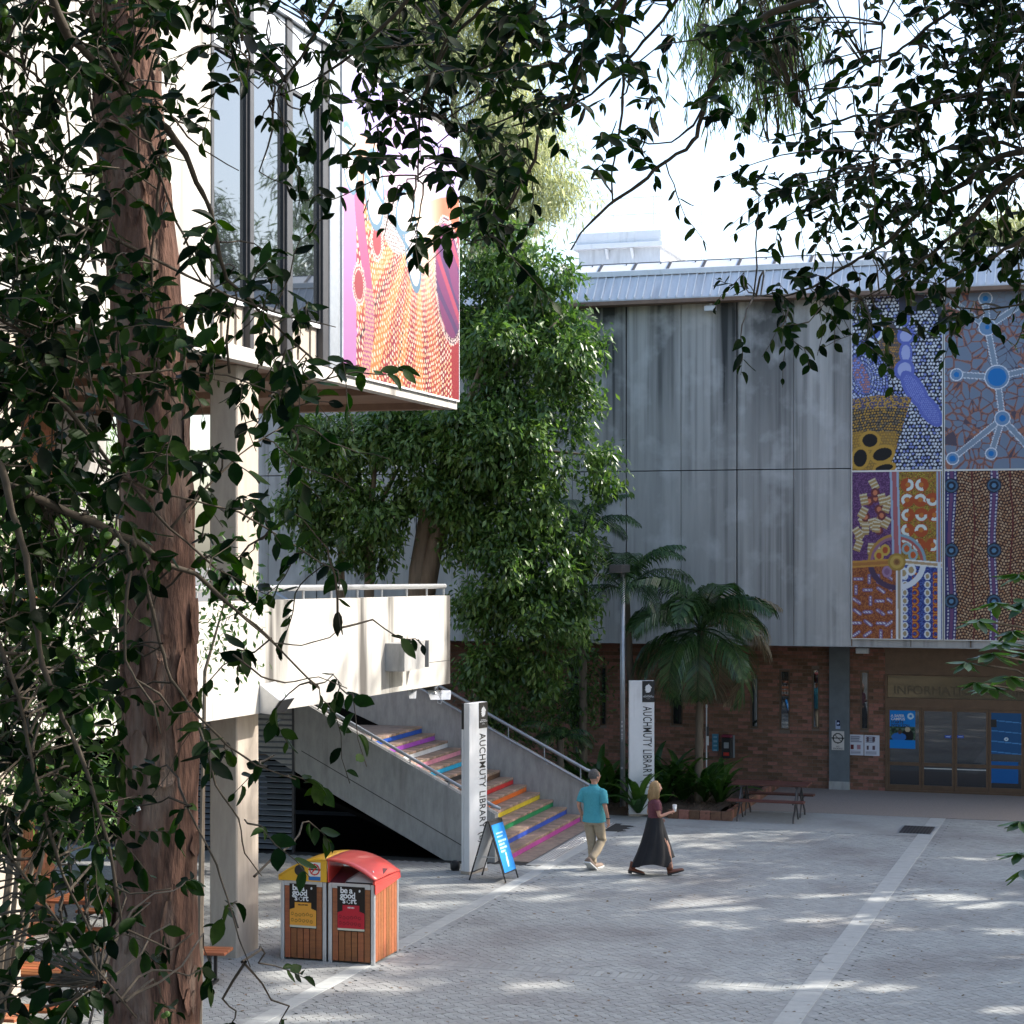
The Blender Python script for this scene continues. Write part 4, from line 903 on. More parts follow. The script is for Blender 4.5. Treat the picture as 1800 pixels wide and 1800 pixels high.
    if off == 0:
        xq = [(-.02, hh + .002)] + [(x, zc(min(max(x, 0), total)) - .032) for x in xs] + [(xs[-1], hh + .002)]
        fp = MB(); fp.prism([(x, -.012, z) for x, z in xq], (0, .02, 0)); fp.build('lid_front', lidm, e)
        hl = MB(); hl.lathe([(.075, 0), (.075, .012)], (0, 0, 0), 18); o = hl.build('bottle_hole', M['black'], e); o.location = (.30, -.010, hh + .15); o.rotation_euler = (R(90), 0, 0)
        NS = Paint(.18, .25, res=.007, bg=(.85, .84, .82)); e2 = np.hypot(NS.X - .09, NS.Y - .15); NS.fill(abs(NS.Y - .15) < .012, (.12, .12, .12)); NS.fill(abs(e2 - .07) < .010, (.75, .12, .10)); NS.fill((e2 < .07) & (abs((NS.X - .09) - (NS.Y - .15)) < .011), (.75, .12, .10)); NS.fill(NS.Y < .055, (.16, .42, .68))
        NS.obj('no_smoking_sticker', e, (.435, -.0155, hh + .02))
    else:
        tr = MB(); tr.prism([(.0, .015, hh), (wd, .015, hh), (wd, .50, hh + .15), (0, .50, hh + .15)], (0, .015, .0)); tr.build('chute_back', mat('maroon chute', (.10, .03, .04), (.16, .04, .05), 4, .3), e)
        box('chute_opening', M['black'], e, .26, wd - .04, .02, .22, hh + .002, hh + .02); dv = MB(); dv.prism([(0, -.01, hh + .004), (0, .5, hh + .004), (0, .5, zc(off) - .03), (0, -.01, zc(off) - .03)], (.02, 0, 0)); dv.build('divider', lidm, e)
        pr_ = MB(); pr_.prism([(.25, .02, hh + .01), (.42, .12, hh + .13), (.60, .14, hh + .13), (.66, .02, hh + .01)], (0, .06, .03)); pr_.build('chute_hood', M['steel'], e)
    return e
bin_unit(-.69 * 2 - .03, 'left timber bin with yellow lid half, round bottle hole and yellow poster', 'yellow plastic', (.78, .42, .02), (.88, .62, .24), 'YELLOW BIN')
bin_unit(-.69, 'right timber bin with red lid half, open chute and red poster', 'red plastic', (.62, .06, .045), (.72, .14, .20), 'RED BIN')
# ================================================================ A-FRAME SIGN
af = empty('sandwich_board', G(868, 1545), R(-4), 'blue sandwich board on black folding frame at the foot of the stairs', 'sign')
def leg_line(x0, y0, x1, y1, n='leg'):
    b = MB(); b.tube([(x0, y0, 0), (x1, y1, 1.02)], .012, 6); return b.build(n, M['black'], af)
# front sheet faces right and towards the viewer
ax = Vector((.60, -.62, 0)).normalized(); 
rz_af = R(68)
af.rotation_euler[2] = rz_af
for y0, s_ in ((-.34, 1), (.34, -1)):
    for x in (-.28, .28):
        b = MB(); b.tube([(x, y0, .0), (x, y0 * .06, 1.02)], .013, 6); b.build('leg', M['black'], af)
    b = MB(); b.tube([(-.28, y0 * .06, 1.02), (.28, y0 * .06, 1.02)], .013, 6); b.build('cross_rail', M['black'], af); b = MB(); b.tube([(-.28, y0 * .87, .14), (.28, y0 * .87, .14)], .010, 6); b.build('cross_rail', M['black'], af)
    nrm = Vector((0, y0 * .94, 1.02)).normalized()
P = Paint(.52, .84, res=.012, bg=(.06, .50, .80)); X, Y = P.X, P.Y
for i, (y, a, b_) in enumerate(((.68, .1, .40), (.62, .1, .36), (.54, .1, .44), (.48, .1, .34), (.42, .1, .40), (.36, .1, .30))): P.fill((abs(Y - y) < .016) & (X > a) & (X < b_) & (np.sin(X * 110) > -.7), (.72, .86, .93))
P.disc(.26, .18, .035, .11, (.72, .86, .93), -.2); P.disc(.28, .30, .03, .03, (.72, .86, .93))
d = Vector((0, .34 * .94, 1.02)).normalized()
P.obj('poster', af, (-.26, -.34 * .87 - .016, .16), (1, 0, 0), tuple(d))
m = MB(); m.prism([(-.27, -.34 * .87, .15), (.27, -.34 * .87, .15), (.27, -.34 * .06, 1.01), (-.27, -.34 * .06, 1.01)], (0, -.006, 0)); m.build('sheet', M['black'], af)
m = MB(); m.prism([(-.27, .34 * .87, .15), (.27, .34 * .87, .15), (.27, .34 * .06, 1.01), (-.27, .34 * .06, 1.01)], (0, .006, 0)); m.build('sheet', M['white'], af)
b = MB(); b.tube([(-.29, -.20, .42), (-.29, .20, .42)], .008, 5); b.build('stay', M['alu'], af)
# black floor spot lamp against the sign
fl2 = empty('ground_spotlight', G(800, 1530), R(20), 'small black ground spotlight beside the nearer name sign', 'lamp')
b = MB(); b.lathe([(.05, 0), (.085, .02), (.09, .10), (.07, .15), (.03, .17)], (0, 0, .01), 12); b.build('housing', M['black'], fl2, smooth=True); box('foot', M['black'], fl2, -.06, .06, -.05, .05, 0, .02)
# ================================================================ PICNIC SETTINGS
slat_cache = {}
def picnic(loc, rz, ln, label, grp, wood='wood', legs='alu', n_top=5, bench_only=False):
    e = empty('bench' if bench_only else 'picnic_table', loc, rz, label, 'bench' if bench_only else 'picnic table', grp)
    key = (wood, ln)
    if key not in slat_cache: b = MB(); b.bbox(-ln / 2, ln / 2, -.0625, .0625, 0, .035, .006); slat_cache[key] = b.mesh('slat', M[wood])
    me = slat_cache[key]
    rows = [(y, .715, 'table_slat') for y in (-.28, -.14, 0, .14, .28)] + [(y, .42, 'seat_slat') for y in (-.72, -.58, .58, .72)]
    if bench_only: rows = [(y, .42, 'seat_slat') for y in (-.14, 0, .14)]
    for y, z, n in rows: link(n, me, e, (0, y, z))
    for x in (-ln / 2 + .22, ln / 2 - .22):
        b = MB()
        if bench_only:
            b.box(x - .025, x + .025, -.19, .19, .385, .418); b.box(x - .02, x + .02, -.15, -.11, .03, .385); b.box(x - .02, x + .02, .11, .15, .03, .385); b.box(x - .03, x + .03, -.2, .2, 0, .03)
        else:
            for s_ in (-1, 1):
                b.tube([(x, s_ * .78, .41), (x, s_ * .50, .40), (x, s_ * .36, .55), (x, s_ * .28, .69)], .02, 6)
                b.tube([(x, s_ * .74, .0), (x, s_ * .70, .12), (x, s_ * .52, .26), (x, s_ * .46, .40)], .02, 6)
                b.tube([(x, s_ * .28, .69), (x, s_ * .18, .52), (x, s_ * .30, .30), (x, s_ * .12, .02)], .018, 6)
            b.box(x - .03, x + .03, -.32, .32, .68, .712)
        b.build('leg_frame', M[legs], e)
    return e
c = G(1352, 1432); picnic((G(1345, 1446) + LB.V * .72), -LB.a, 1.62, 'red brown timber picnic table with cast metal legs against the library bricks', 'picnic tables', 'wood_dark', 'darkframe')
picnic((-5.75, 22.9, 0), R(-12), 1.9, 'orange timber picnic table nearest the tree trunk, low in the shadows', 'picnic tables', 'wood', 'black')
picnic((-5.65, 27.4, 0), R(-14), 1.7, 'orange timber picnic table farther back behind the tree trunk', 'picnic tables', 'wood', 'black')
picnic((-6.1, 20.9, 0), R(-12), 1.9, 'orange timber picnic table at the bottom corner below the leaves', 'picnic tables', 'wood', 'black')
e = picnic((0, 0, 0), 0, 1.7, 'orange timber bench beside the concrete pillar', None, 'wood', 'black', bench_only=True)
g = G(372, 1732); e.location = (g.x - .62, g.y + .15, 0); e.rotation_euler[2] = R(-8)
picnic((-6.9, 30.2, 0), R(-16), 1.7, 'orange timber bench under the raised walkway', None, 'wood', 'black', bench_only=True)
# white block wall behind the tables
wb = empty('block_wall', LF.w(-3.6, -1.6), -LF.a, 'low sunlit white block wall behind the picnic tables', 'wall')
for r_ in range(6):
    for i in range(5): box('block', M['concrete_white'], wb, -.0 - (i + 1) * .4 + (0 if r_ % 2 else .2) + .004, -.0 - i * .4 + (0 if r_ % 2 else .2) - .004, 0, .2, r_ * .2 + .003, r_ * .2 + .197, .006)
# ================================================================ SMALL THINGS ON THE LIBRARY FRONT
def plate(name, pxa, pxb, pya, pyb, v, P_fn, label, cat, grp=None, res=.012, y_off=.0):
    u0, u1 = LB.u(pxa, v), LB.u(pxb, v); z1, z0 = LB.z(pya, u0, v), LB.z(pyb, u0, v)
    e = empty(name, LB.w(u0, v, z0), -LB.a, label, cat, grp)
    P = Paint(u1 - u0, z1 - z0, res); P_fn(P); P.obj('print', e, (0, -.012, 0)); box('backing', M['white'], e, 0, P.wm, -.010, -.001, 0, P.hm); return e
def p_smoke(P):
    P.fill(P.X > -1, (.78, .76, .74)); e = np.hypot(P.X - P.wm / 2, P.Y - P.hm * .63); P.fill(abs(P.Y - P.hm * .63) < .012, (.12, .12, .12)); P.fill(abs(e - P.wm * .38) < .014, (.12, .12, .12)); P.fill((e < P.wm * .38) & (abs(P.X - P.wm / 2 - (P.hm * .63 - P.Y)) < .012), (.12, .12, .12))
e = plate('no_smoking_sign', 1462, 1484, 1285, 1318, BV - .125, p_smoke, 'white no smoking sign on the dark column', 'sign')
for i, s_ in enumerate(('NO', 'SMOKING')): text('lettering', s_, .05, M['black'], e, (.145, -.014, .07 - i * .05), (R(90), 0, 0), .001, 'CENTER')
def p_cam(P): P.fill(P.X > -1, (.62, .68, .80)); P.fill((P.Y > P.hm * .35) & (P.X > P.wm * .2), (.06, .10, .26)); P.disc(P.wm * .55, P.hm * .65, .03, .025, (.75, .8, .9))
plate('camera_notice', 1469, 1477, 1266, 1281, BV - .125, p_cam, 'tiny blue notice above the no smoking sign on the column', 'sign')
def p_note(k):
    def f(P):
        P.fill(P.X > -1, (.80, .81, .85)); q = np.random.RandomState(k)
        for i in range(9): y = P.hm * (.93 - i * .035 * (1 if k else 1)); P.fill((abs(P.Y - y) < .005) & (P.X > .03) & (P.X < P.wm * q.uniform(.5, .9)), (.50, .50, .56))
        if k == 0:
            P.rect(P.wm * .1, P.wm * .32, P.hm * .30, P.hm * .52, (.40, .14, .16)); P.rect(P.wm * .55, P.wm * .78, P.hm * .28, P.hm * .50, (.66, .50, .54))
        else:
            for x in (.14, .55):
                for y in (.28, .70): P.rect(P.wm * x, P.wm * (x + .15), P.hm * y, P.hm * (y + .2), (.34, .26, .30))
        for i in range(4): P.fill((abs(P.Y - P.hm * (.20 - i * .04)) < .005) & (P.X > .03) & (P.X < P.wm * .8), (.55, .55, .6))
    return f
plate('wall_notice', 1493, 1518, 1291, 1327, BV - .003, p_note(0), 'left white printed notice with two pictures on the bricks', 'notice', 'notices taped to the bricks')
plate('wall_notice', 1519.5, 1546, 1292, 1328, BV - .003, p_note(1), 'right white printed notice with four small pictures on the bricks', 'notice', 'notices taped to the bricks')
def p_post(P):
    P.fill(P.X > -1, (.05, .50, .82)); ph_ = (P.Y > P.hm * .22) & (P.Y < P.hm * .58); P.fill(ph_, (.20, .30, .22))
    P.dots(ph_, .06, .5, [(.30, .40, .30), (.12, .18, .14), (.36, .42, .38)], jit=.6); P.fill(ph_ & (P.ell(P.wm * .70, P.hm * .33, .14, .16) < 1), (.07, .07, .09)); P.disc(P.wm * .70, P.hm * .50, .06, .06, (.72, .66, .56)); P.fill(ph_ & (P.ell(P.wm * .36, P.hm * .30, .17, .10) < 1), (.16, .42, .72)); P.disc(P.wm * .40, P.hm * .43, .045, .05, (.30, .22, .20))
    P.fill(abs(np.hypot(P.X - P.wm * .82, P.Y - P.hm * .85) - .055) < .02, (.75, .85, .92))
zt_ = 0
e = plate('door_poster', 1564, 1609, 1248, 1315, BV + .012, p_post, 'bright blue poster with photograph on the glass beside the doors', 'poster')
e.location = LB.w(LB.u(1564, BV + .012), BV + .004, LB.z(1315, LB.u(1564, BV), BV))
for i, (s_, mm) in enumerate((('A SAFER', 'white'), ('CAMPUS', 'white'), ('STARTS', 'black'), ('WITH YOU.', 'black'))): text('lettering', s_, .085, M[mm], e, (.03, -.014, .74 - i * .075), (R(90), 0, 0), .001, bold=.002)
def p_blue(P): P.fill(P.X > -1, (.13, .33, .52)); P.fill(np.sin(P.Y * 26 + P.X * 2) > .96, (.30, .55, .78)); P.disc(P.wm * .5, P.hm * .36, .045, .045, (.80, .88, .92)); P.disc(P.wm * .5, P.hm * .36, .02, .02, (.3, .5, .7))
e = plate('glass_poster', 1741, 1797, 1252, 1325, BV + .012, p_blue, 'plain blue poster on the upper glass right of the doors', 'poster', 'blue posters right of the doors'); e.location = LB.w(LB.u(1741, BV), BV + .004, LB.z(1325, LB.u(1741, BV), BV))
box('crest_plate', M['black'], e, .01, .14, -.016, -.0125, e.location.z * 0 + .62, .80)
e = plate('glass_poster', 1741, 1790, 1338, 1376, BV + .012, lambda P: P.fill(P.X > -1, (.07, .36, .62)), 'plain blue poster on the lower glass right of the doors', 'poster', 'blue posters right of the doors'); e.location = LB.w(LB.u(1741, BV), BV + .004, LB.z(1376, LB.u(1741, BV), BV))
def p_door(P): P.fill(P.X > -1, (.10, .30, .70)); P.fill((abs(P.Y - P.hm / 2) < P.hm * .22) & (P.X > P.wm * .15) & (P.X < P.wm * .85), (.80, .85, .9))
for a, b_, l in ((1661, 1672, 'left sliding door'), (1683, 1694, 'right sliding door')):
    e = plate('door_sticker', a, b_, 1292.5, 1297, BV + .012, p_door, 'small blue and white sticker on the ' + l, 'sticker', 'stickers on the sliding doors'); e.location = e.location + LB.V * -.002
# emergency phone, blue notice, little post
u0 = LB.u(1271, BV - .01); z0 = LB.z(1331, u0, BV)
e = empty('emergency_phone', LB.w(u0, BV - .004, z0), -LB.a, 'red and black emergency phone box mounted on the bricks', 'phone')
box('case', M['black'], e, 0, .24, -.20, 0, 0, .50, .02); box('hood', mat('maroon paint', (.22, .03, .06), (.16, .02, .04), 5, .5), e, .0, .24, -.22, 0, .503, .56, .01); box('back_plate', M['steel'], e, .245, .29, -.02, 0, 0, .54)
box('screen', M['steel'], e, .06, .18, -.207, -.201, .24, .38); box('button', mat('red paint', (.55, .05, .04), (.48, .04, .03), 5, .4), e, .05, .19, -.21, -.201, .06, .14)
def p_bn(P): P.fill(P.X > -1, (.30, .52, .62)); P.fill((np.sin(P.Y * 60) > .3) & (P.X > .03) & (P.X < P.wm - .03), (.55, .70, .78))
plate('blue_notice', 1252, 1263, 1290, 1320, BV - .003, p_bn, 'narrow blue notice left of the emergency phone', 'sign')
g = G(1242, 1378); e = empty('marker_post', (g.x, g.y, 0), 0, 'thin white marker post with small plates before the bricks', 'post')
e.location = LB.w(LB.u(1242, BV - .5), BV - .5, 0)
b = MB(); b.tube([(0, 0, 0), (0, 0, 1.95)], .016, 8); b.build('pole', M['white'], e); box('plate', M['white'], e, -.005, .05, -.03, -.018, 1.0, 1.22); box('plate', M['darkframe'], e, -.005, .05, -.03, -.018, 1.225, 1.45); box('cap', M['white'], e, -.02, .02, -.02, .02, 1.9, 1.98)
# drain cover in the paving
g1 = G(1612, 1459); e = empty('drain_cover', (g1.x, g1.y, .001), -LB.a, 'dark square drain cover in the pale paving by the band', 'drain cover')
box('frame', M['steel'], e, -.34, .34, -.56, .56, -.01, .004); box('grate', M['darkframe'], e, -.31, .31, -.53, .53, .0, .008)
for i in range(9): box('bar', M['black'], e, -.29 + i * .066, -.26 + i * .066, -.5, .5, .008, .012)
# flood lights under the parapet end and wall lamp on its face
for px, py, lab, s_ in ((762, 1219, 'white twin floodlight under the right end of the walkway', 1.0), (722, 1217, 'smaller floodlight left of the twin floodlight under the walkway', .6)):
    v = lv(px, -.15); z = LF.z(py, -.15, v)
    e = empty('floodlight', LF.w(-.12, v, z), R(25) - LF.a, lab, 'floodlight', 'floodlights under the walkway end')
    for k in (0, 1) if s_ == 1 else (0,):
        o = MB(); o.prism([(-.10 * s_ + k * .17, -.16 * s_, -.10), (.09 * s_ + k * .17, -.16 * s_, -.10), (.12 * s_ + k * .17, -.02, .02), (-.13 * s_ + k * .17, -.02, .02)], (0, .12 * s_, .03)); o.build('lamp_body', M['white'], e)
    o = MB(); o.tube([(0, -.05, 0), (0, 0, .10), (.05, 0, .22 if px < 740 else .17)], .022, 6); o.build('bracket', M['alu'], e)
    if s_ == 1: o = MB(); o.tube([(.05, -.1, -.06), (.03, -.12, -.16), (.09, -.12, -.18), (.12, -.1, -.10)], .008, 5); o.build('cable', M['white'], e)
v0_, v1_ = lv(458, .02), lv(486, .02); zc_ = LF.z(1228, 0, v0_)
e = empty('wedge_wall_light', LF.w(.004, v0_, zc_), -LF.a, 'wedge shaped metal wall light on the walkway parapet', 'wall light')
o = MB(); o.prism([(0, 0, .20), (.30, 0, -.02), (.16, 0, -.22), (0, 0, -.20)], (0, v1_ - v0_, 0)); o.build('housing', M['alu'], e)
o = MB(); o.prism([(.292, .02, -.035), (.168, .02, -.212), (.164, .02, -.222), (.30, .02, -.03)], (0, v1_ - v0_ - .04, 0)); o.build('diffuser', M['black'], e)
# brick planter edge and mulch bed
mul_m = mat('bark mulch', (0.10, 0.07, 0.045), (0.05, 0.035, 0.025), 40, .95, .01)
pe = empty('planter', LB.o, -LB.a, 'low brick edged garden bed in front of the library wall', 'planter')
ua, ub_, va, vb = LB.loc(G(1172, 1440))[0], LB.loc(G(1278, 1440))[0], LB.loc(G(1200, 1440))[1], BV - .05
uL = LB.loc(LF.w(U0 + .25, 14.95))[0]
mb_ = MB()
gn = 26
for i in range(gn):
    for j in range(12):
        pass
vv_ = []; 
for j in range(15):
    for i in range(40):
        x = uL - .3 + (ub_ - uL + .1) * i / 39; y = va + .12 + (vb - va - .12) * j / 14
        vv_.append((x, y, .10 + .07 * math.sin(i * .8 + j) * .4 + rnd.uniform(0, .03) if j else .012))
mb_.add(vv_, [(j * 40 + i, j * 40 + i + 1, (j + 1) * 40 + i + 1, (j + 1) * 40 + i) for j in range(14) for i in range(39)])
mb_.build('mulch_bed', mul_m, pe)
ebm = MB(); ebm.bbox(0, .22, 0, .11, 0, .19, .008); ebme = ebm.mesh('edge_brick', M['brick_obj'])
u = ua
while u < ub_: link('edge_brick', ebme, pe, (u, va, 0)); u += .23
v = va + .115
while v < vb: link('edge_brick', ebme, pe, (ub_ + .10, v, 0), (0, 0, R(90))); v += .23
chips = MB()
for i in range(900):
    x, y = rnd.uniform(uL - .2, ub_), rnd.uniform(va - .12, vb); a = rnd.uniform(0, 3.1); s_ = rnd.uniform(.02, .05)
    chips.add([(x, y, .13), (x + s_ * math.cos(a), y + s_ * math.sin(a), .15), (x + s_ * .3, y + s_ * .4, .16)], [(0, 1, 2)])
chips.build('mulch_chips', mul_m, pe, 'stuff')
# ================================================================ PEOPLE
def skin_body(name, nodes, edges, root, material, parent, sub=2, smooth=True, vox=0):
    names = list(nodes); me = bpy.data.meshes.new(name)
    me.from_pydata([nodes[n][0] for n in names], [(names.index(a), names.index(b)) for a, b in edges], [])
    o = bpy.data.objects.new(name, me); C.objects.link(o)
    o.modifiers.new('s', 'SKIN'); sv = me.skin_vertices[0].data
    for i, n in enumerate(names):
        r = nodes[n][1]; sv[i].radius = r if isinstance(r, tuple) else (r, r); sv[i].use_root = (n == root)
    o.modifiers['s'].use_smooth_shade = smooth
    ss = o.modifiers.new('ss', 'SUBSURF'); ss.levels = sub; ss.render_levels = sub
    if vox:
        rm_ = o.modifiers.new('r', 'REMESH'); rm_.mode = 'VOXEL'; rm_.voxel_size = vox; dm = o.modifiers.new('d', 'DISPLACE'); dm.strength = .030; dm.mid_level = 0; sm2 = o.modifiers.new('sm', 'SMOOTH'); sm2.iterations = 3; sm2.factor = .5
    dg = bpy.context.evaluated_depsgraph_get(); me2 = bpy.data.meshes.new_from_object(o.evaluated_get(dg)); me2.name = name
    bpy.data.objects.remove(o)
    me2.materials.clear(); me2.materials.append(material)
    me2.polygons.foreach_set('use_smooth', np.ones(len(me2.polygons), bool))
    return link(name, me2, parent)
def garment(name, rings, sleeves, material, parent, fold=.012, n=40, seed=0):
    # cloth as a closed run of body rings (x, y, z, rx, ry) plus sleeve or leg runs of (point, radius)
    m = MB(); vs = []
    def ripple(a, t, z): return 1 + fold * (math.sin(a * 5 + z * 9 + seed) + .7 * math.sin(a * 9 - z * 14 + seed * 2) + .8 * noise.noise(Vector((math.cos(a) * 3, math.sin(a) * 3, z * 7 + seed)))) * t
    fine = []
    for a_, b_ in zip(rings[:-1], rings[1:]):
        for t in (0, .25, .5, .75): fine.append([a_[i] + (b_[i] - a_[i]) * (t * t * (3 - 2 * t)) for i in range(5)])
    fine.append(rings[-1])
    for x, y, z, rx, ry in fine:
        for k in range(n):
            a = 2 * math.pi * k / n; f = ripple(a, 1, z * 3); ca, sa = math.cos(a), math.sin(a); e_ = (abs(ca) ** 2.6 + abs(sa) ** 2.6) ** (-1 / 2.6)
            vs.append((x + rx * ca * f * e_, y + ry * sa * f * e_, z))
    L_ = len(fine); fs = [(i * n + k, i * n + (k + 1) % n, (i + 1) * n + (k + 1) % n, (i + 1) * n + k) for i in range(L_ - 1) for k in range(n)]
    m.add(vs, fs)
    for sl in sleeves:
        pts, rr = [], []
        for (p, r), (q_, r2) in zip(sl[:-1], sl[1:]):
            for t in (0, .25, .5, .75): pts.append(Vector(p).lerp(Vector(q_), t)); rr.append((r + (r2 - r) * t) * (1 + fold * 1.6 * math.sin(len(pts) * 1.9 + seed)))
        pts.append(Vector(sl[-1][0])); rr.append(sl[-1][1]); m.tube(pts, rr, 16, caps=True)
    return m.build(name, material, parent, smooth=True)
def ico(name, c, r, material, parent, sub=3, fn=None, ry=1, rz=1):
    import bmesh
    bm = bmesh.new(); bmesh.ops.create_icosphere(bm, subdivisions=sub, radius=1)
    for v in bm.verts:
        p = v.co.copy(); p = fn(p) if fn else p
        v.co = Vector((c[0] + p.x * r, c[1] + p.y * r * ry, c[2] + p.z * r * rz))
    me = bpy.data.meshes.new(name); bm.to_mesh(me); bm.free(); me.materials.append(material)
    me.polygons.foreach_set('use_smooth', np.ones(len(me.polygons), bool)); return link(name, me, parent)
# each figure is built facing +X (forward), left side +Y, then turned
def fingers(nodes, edges, wrist, dirv, palm, side, curl=.4, s=1.0):
    w_ = Vector(wrist); d = Vector(dirv).normalized(); n = Vector(palm).normalized(); t = d.cross(n).normalized() * side
    pm = w_ + d * .05 * s; nodes['palm' + str(side)] = (tuple(pm), (.030 * s, .017 * s)); edges.append(('wrist' + str(side), 'palm' + str(side)))
    for k, (off, ln) in enumerate(((-.027, .062), (-.009, .075), (.009, .080), (.026, .072))):
        b0 = w_ + d * .088 * s + t * off * s; b1 = b0 + (d * (1 - curl * .4) + n * curl).normalized() * ln * .5 * s; b2 = b1 + (d * (1 - curl) + n * curl * 1.6).normalized() * ln * .5 * s
        a = f'f{side}{k}'; nodes[a + 'a'] = (tuple(b0), .0105 * s); nodes[a + 'b'] = (tuple(b1), .009 * s); nodes[a + 'c'] = (tuple(b2), .0075 * s)
        edges += [('palm' + str(side), a + 'a'), (a + 'a', a + 'b'), (a + 'b', a + 'c')]
    b0 = w_ + d * .035 * s + t * .034 * s; b1 = b0 + (d + t * .5 + n * .4).normalized() * .04 * s; a = f't{side}'
    nodes[a + 'a'] = (tuple(b0), .012 * s); nodes[a + 'b'] = (tuple(b1), .010 * s); edges += [('palm' + str(side), a + 'a'), (a + 'a', a + 'b')]
def head(parent, c, material, yaw, s=1.0):
    def f(p):
        x, y, z = p
        x *= 1.0; y *= .80; zz = z * 1.22
        if z < 0: y *= 1 - .25 * (-z) ** 1.5; x *= 1 - .12 * (-z)
        if x > 0: x *= .95
        q = math.exp(-((y / .12) ** 2 + ((zz + .08) / .20) ** 2)); x += (.22 * q if p[0] > 0 else 0)                 # nose
        if p[0] > 0: x -= .07 * math.exp(-(((abs(y) - .33) / .15) ** 2 + ((zz - .10) / .12) ** 2))                    # eye sockets
        if p[0] > 0: x += .05 * math.exp(-((y / .25) ** 2 + ((zz + .52) / .08) ** 2))                                 # lips
        if p[0] > 0: x += .07 * math.exp(-((y / .25) ** 2 + ((zz + .95) / .18) ** 2))                                 # chin
        return Vector((x, y, zz)) 
    hd = empty('head', c, yaw); hd.parent = parent
    o = ico('face', (0, 0, 0), .098 * s, material, hd, 4, f)
    ew = mat('eye white', (.6, .58, .55), (.5, .5, .5), 5, .3) if 'eye white' not in bpy.data.materials else bpy.data.materials['eye white']
    for sy in (-1, 1):
        ico('eye', (.081 * s, sy * .032 * s, .012 * s), .012 * s, ew, hd, 2); ico('ear', (.0, sy * .080 * s, -.005), .022 * s, material, hd, 2, lambda p: Vector((p.x * .8, p.y * .4, p.z * 1.3)))
    return hd
def shoe(parent, c, yaw, pitch, ln, material, sole, high=0):
    e = empty('shoe', c, 0); e.rotation_euler = (0, pitch, yaw); e.parent = parent
    prof = [(-.30, .30, .0), (-.28, .36, .9), (0, .40, .75), (.30, .44, .55), (.60, .36, .42), (.70, .2, .25)]
    m = MB(); n = 10; vs = []
    for x, hw, hh in prof:
        for k in range(n):
            a = math.pi * k / (n - 1); vs.append((x * ln, math.cos(a) * hw * .36 * (ln / .8), .022 + math.sin(a) * (hh if hh else .5) * .24 * ln / .7 * .75))
    fs = [(i * n + k, i * n + k + 1, (i + 1) * n + k + 1, (i + 1) * n + k) for i in range(len(prof) - 1) for k in range(n - 1)]
    fs += [tuple(range(n))[::-1], tuple(range((len(prof) - 1) * n, len(prof) * n))] + [((i + 1) * n, (i + 1) * n + n - 1, i * n + n - 1, i * n) for i in range(len(prof) - 1)]
    m.add(vs, fs); m.build('upper', material, e, smooth=True)
    m = MB(); pts = [(x * ln * 1.03, s_ * hw * .38 * ln / .8, 0) for s_ in (1,) for x, hw, _ in prof] + [(x * ln * 1.03, -hw * .38 * ln / .8, 0) for x, hw, _ in reversed(prof)]
    m.prism(pts, (0, 0, .024)); m.build('sole', sole, e)
    if high: 
        m = MB(); m.lathe([(.042, 0), (.046, .05), (.050, high)], (-.12 * ln, 0, .06), 12, 1.25, 1.0); m.build('shaft', material, e, smooth=True); box('heel', sole, e, -.30 * ln, -.10 * ln, -.028, .028, -.03, .0)
    return e
# ---- man
man = empty('person', (1.46, 34.5, 0), R(56), 'man in turquoise polo shirt and khaki trousers walking past the stairs', 'person')
def mirror(n): return n
hp, sh = .93, 1.42
N = {'pelvis': ((0, 0, hp), (.13, .15)), 'belly': ((.02, 0, 1.08), (.115, .15)), 'chest': ((.01, 0, 1.27), (.115, .165)), 'neckb': ((-.01, 0, 1.45), (.065, .07)), 'neck': ((.01, 0, 1.53), .055), 'crown': ((.025, 0, 1.60), .06),
     'sh1': ((-.01, .19, 1.41), .055), 'el1': ((-.09, .27, 1.15), .042), 'wrist1': ((.06, .28, .93), .028),
     'sh-1': ((-.01, -.19, 1.41), .055), 'el-1': ((-.06, -.27, 1.14), .042), 'wrist-1': ((.02, -.29, .90), .028),
     'hip1': ((0, .09, .89), .085), 'kn1': ((.06, .085, .49), .06), 'an1': ((.06, .06, .09), .042),
     'hip-1': ((0, -.09, .89), .085), 'kn-1': ((.13, -.095, .50), .06), 'an-1': ((-.20, -.04, .17), .042)}
Ed = [('pelvis', 'belly'), ('belly', 'chest'), ('chest', 'neckb'), ('neckb', 'neck'), ('neck', 'crown'), ('chest', 'sh1'), ('sh1', 'el1'), ('el1', 'wrist1'), ('chest', 'sh-1'), ('sh-1', 'el-1'), ('el-1', 'wrist-1'),
      ('pelvis', 'hip1'), ('hip1', 'kn1'), ('kn1', 'an1'), ('pelvis', 'hip-1'), ('hip-1', 'kn-1'), ('kn-1', 'an-1')]
Nb, Eb = dict(N), list(Ed)
fingers(Nb, Eb, N['wrist1'][0], (.15, .02, -1), (0, -1, 0), 1); fingers(Nb, Eb, N['wrist-1'][0], (.12, -.02, -1), (0, 1, 0), -1)
skin_body('body', Nb, Eb, 'pelvis', M['skin'], man)
polo = mat('turquoise polo cloth', (.075, .36, .42), (.06, .30, .36), 30, .85, .002, bscale=14); khaki = mat('khaki cloth', (.42, .34, .24), (.34, .275, .19), 12, .85, .004, bscale=10)
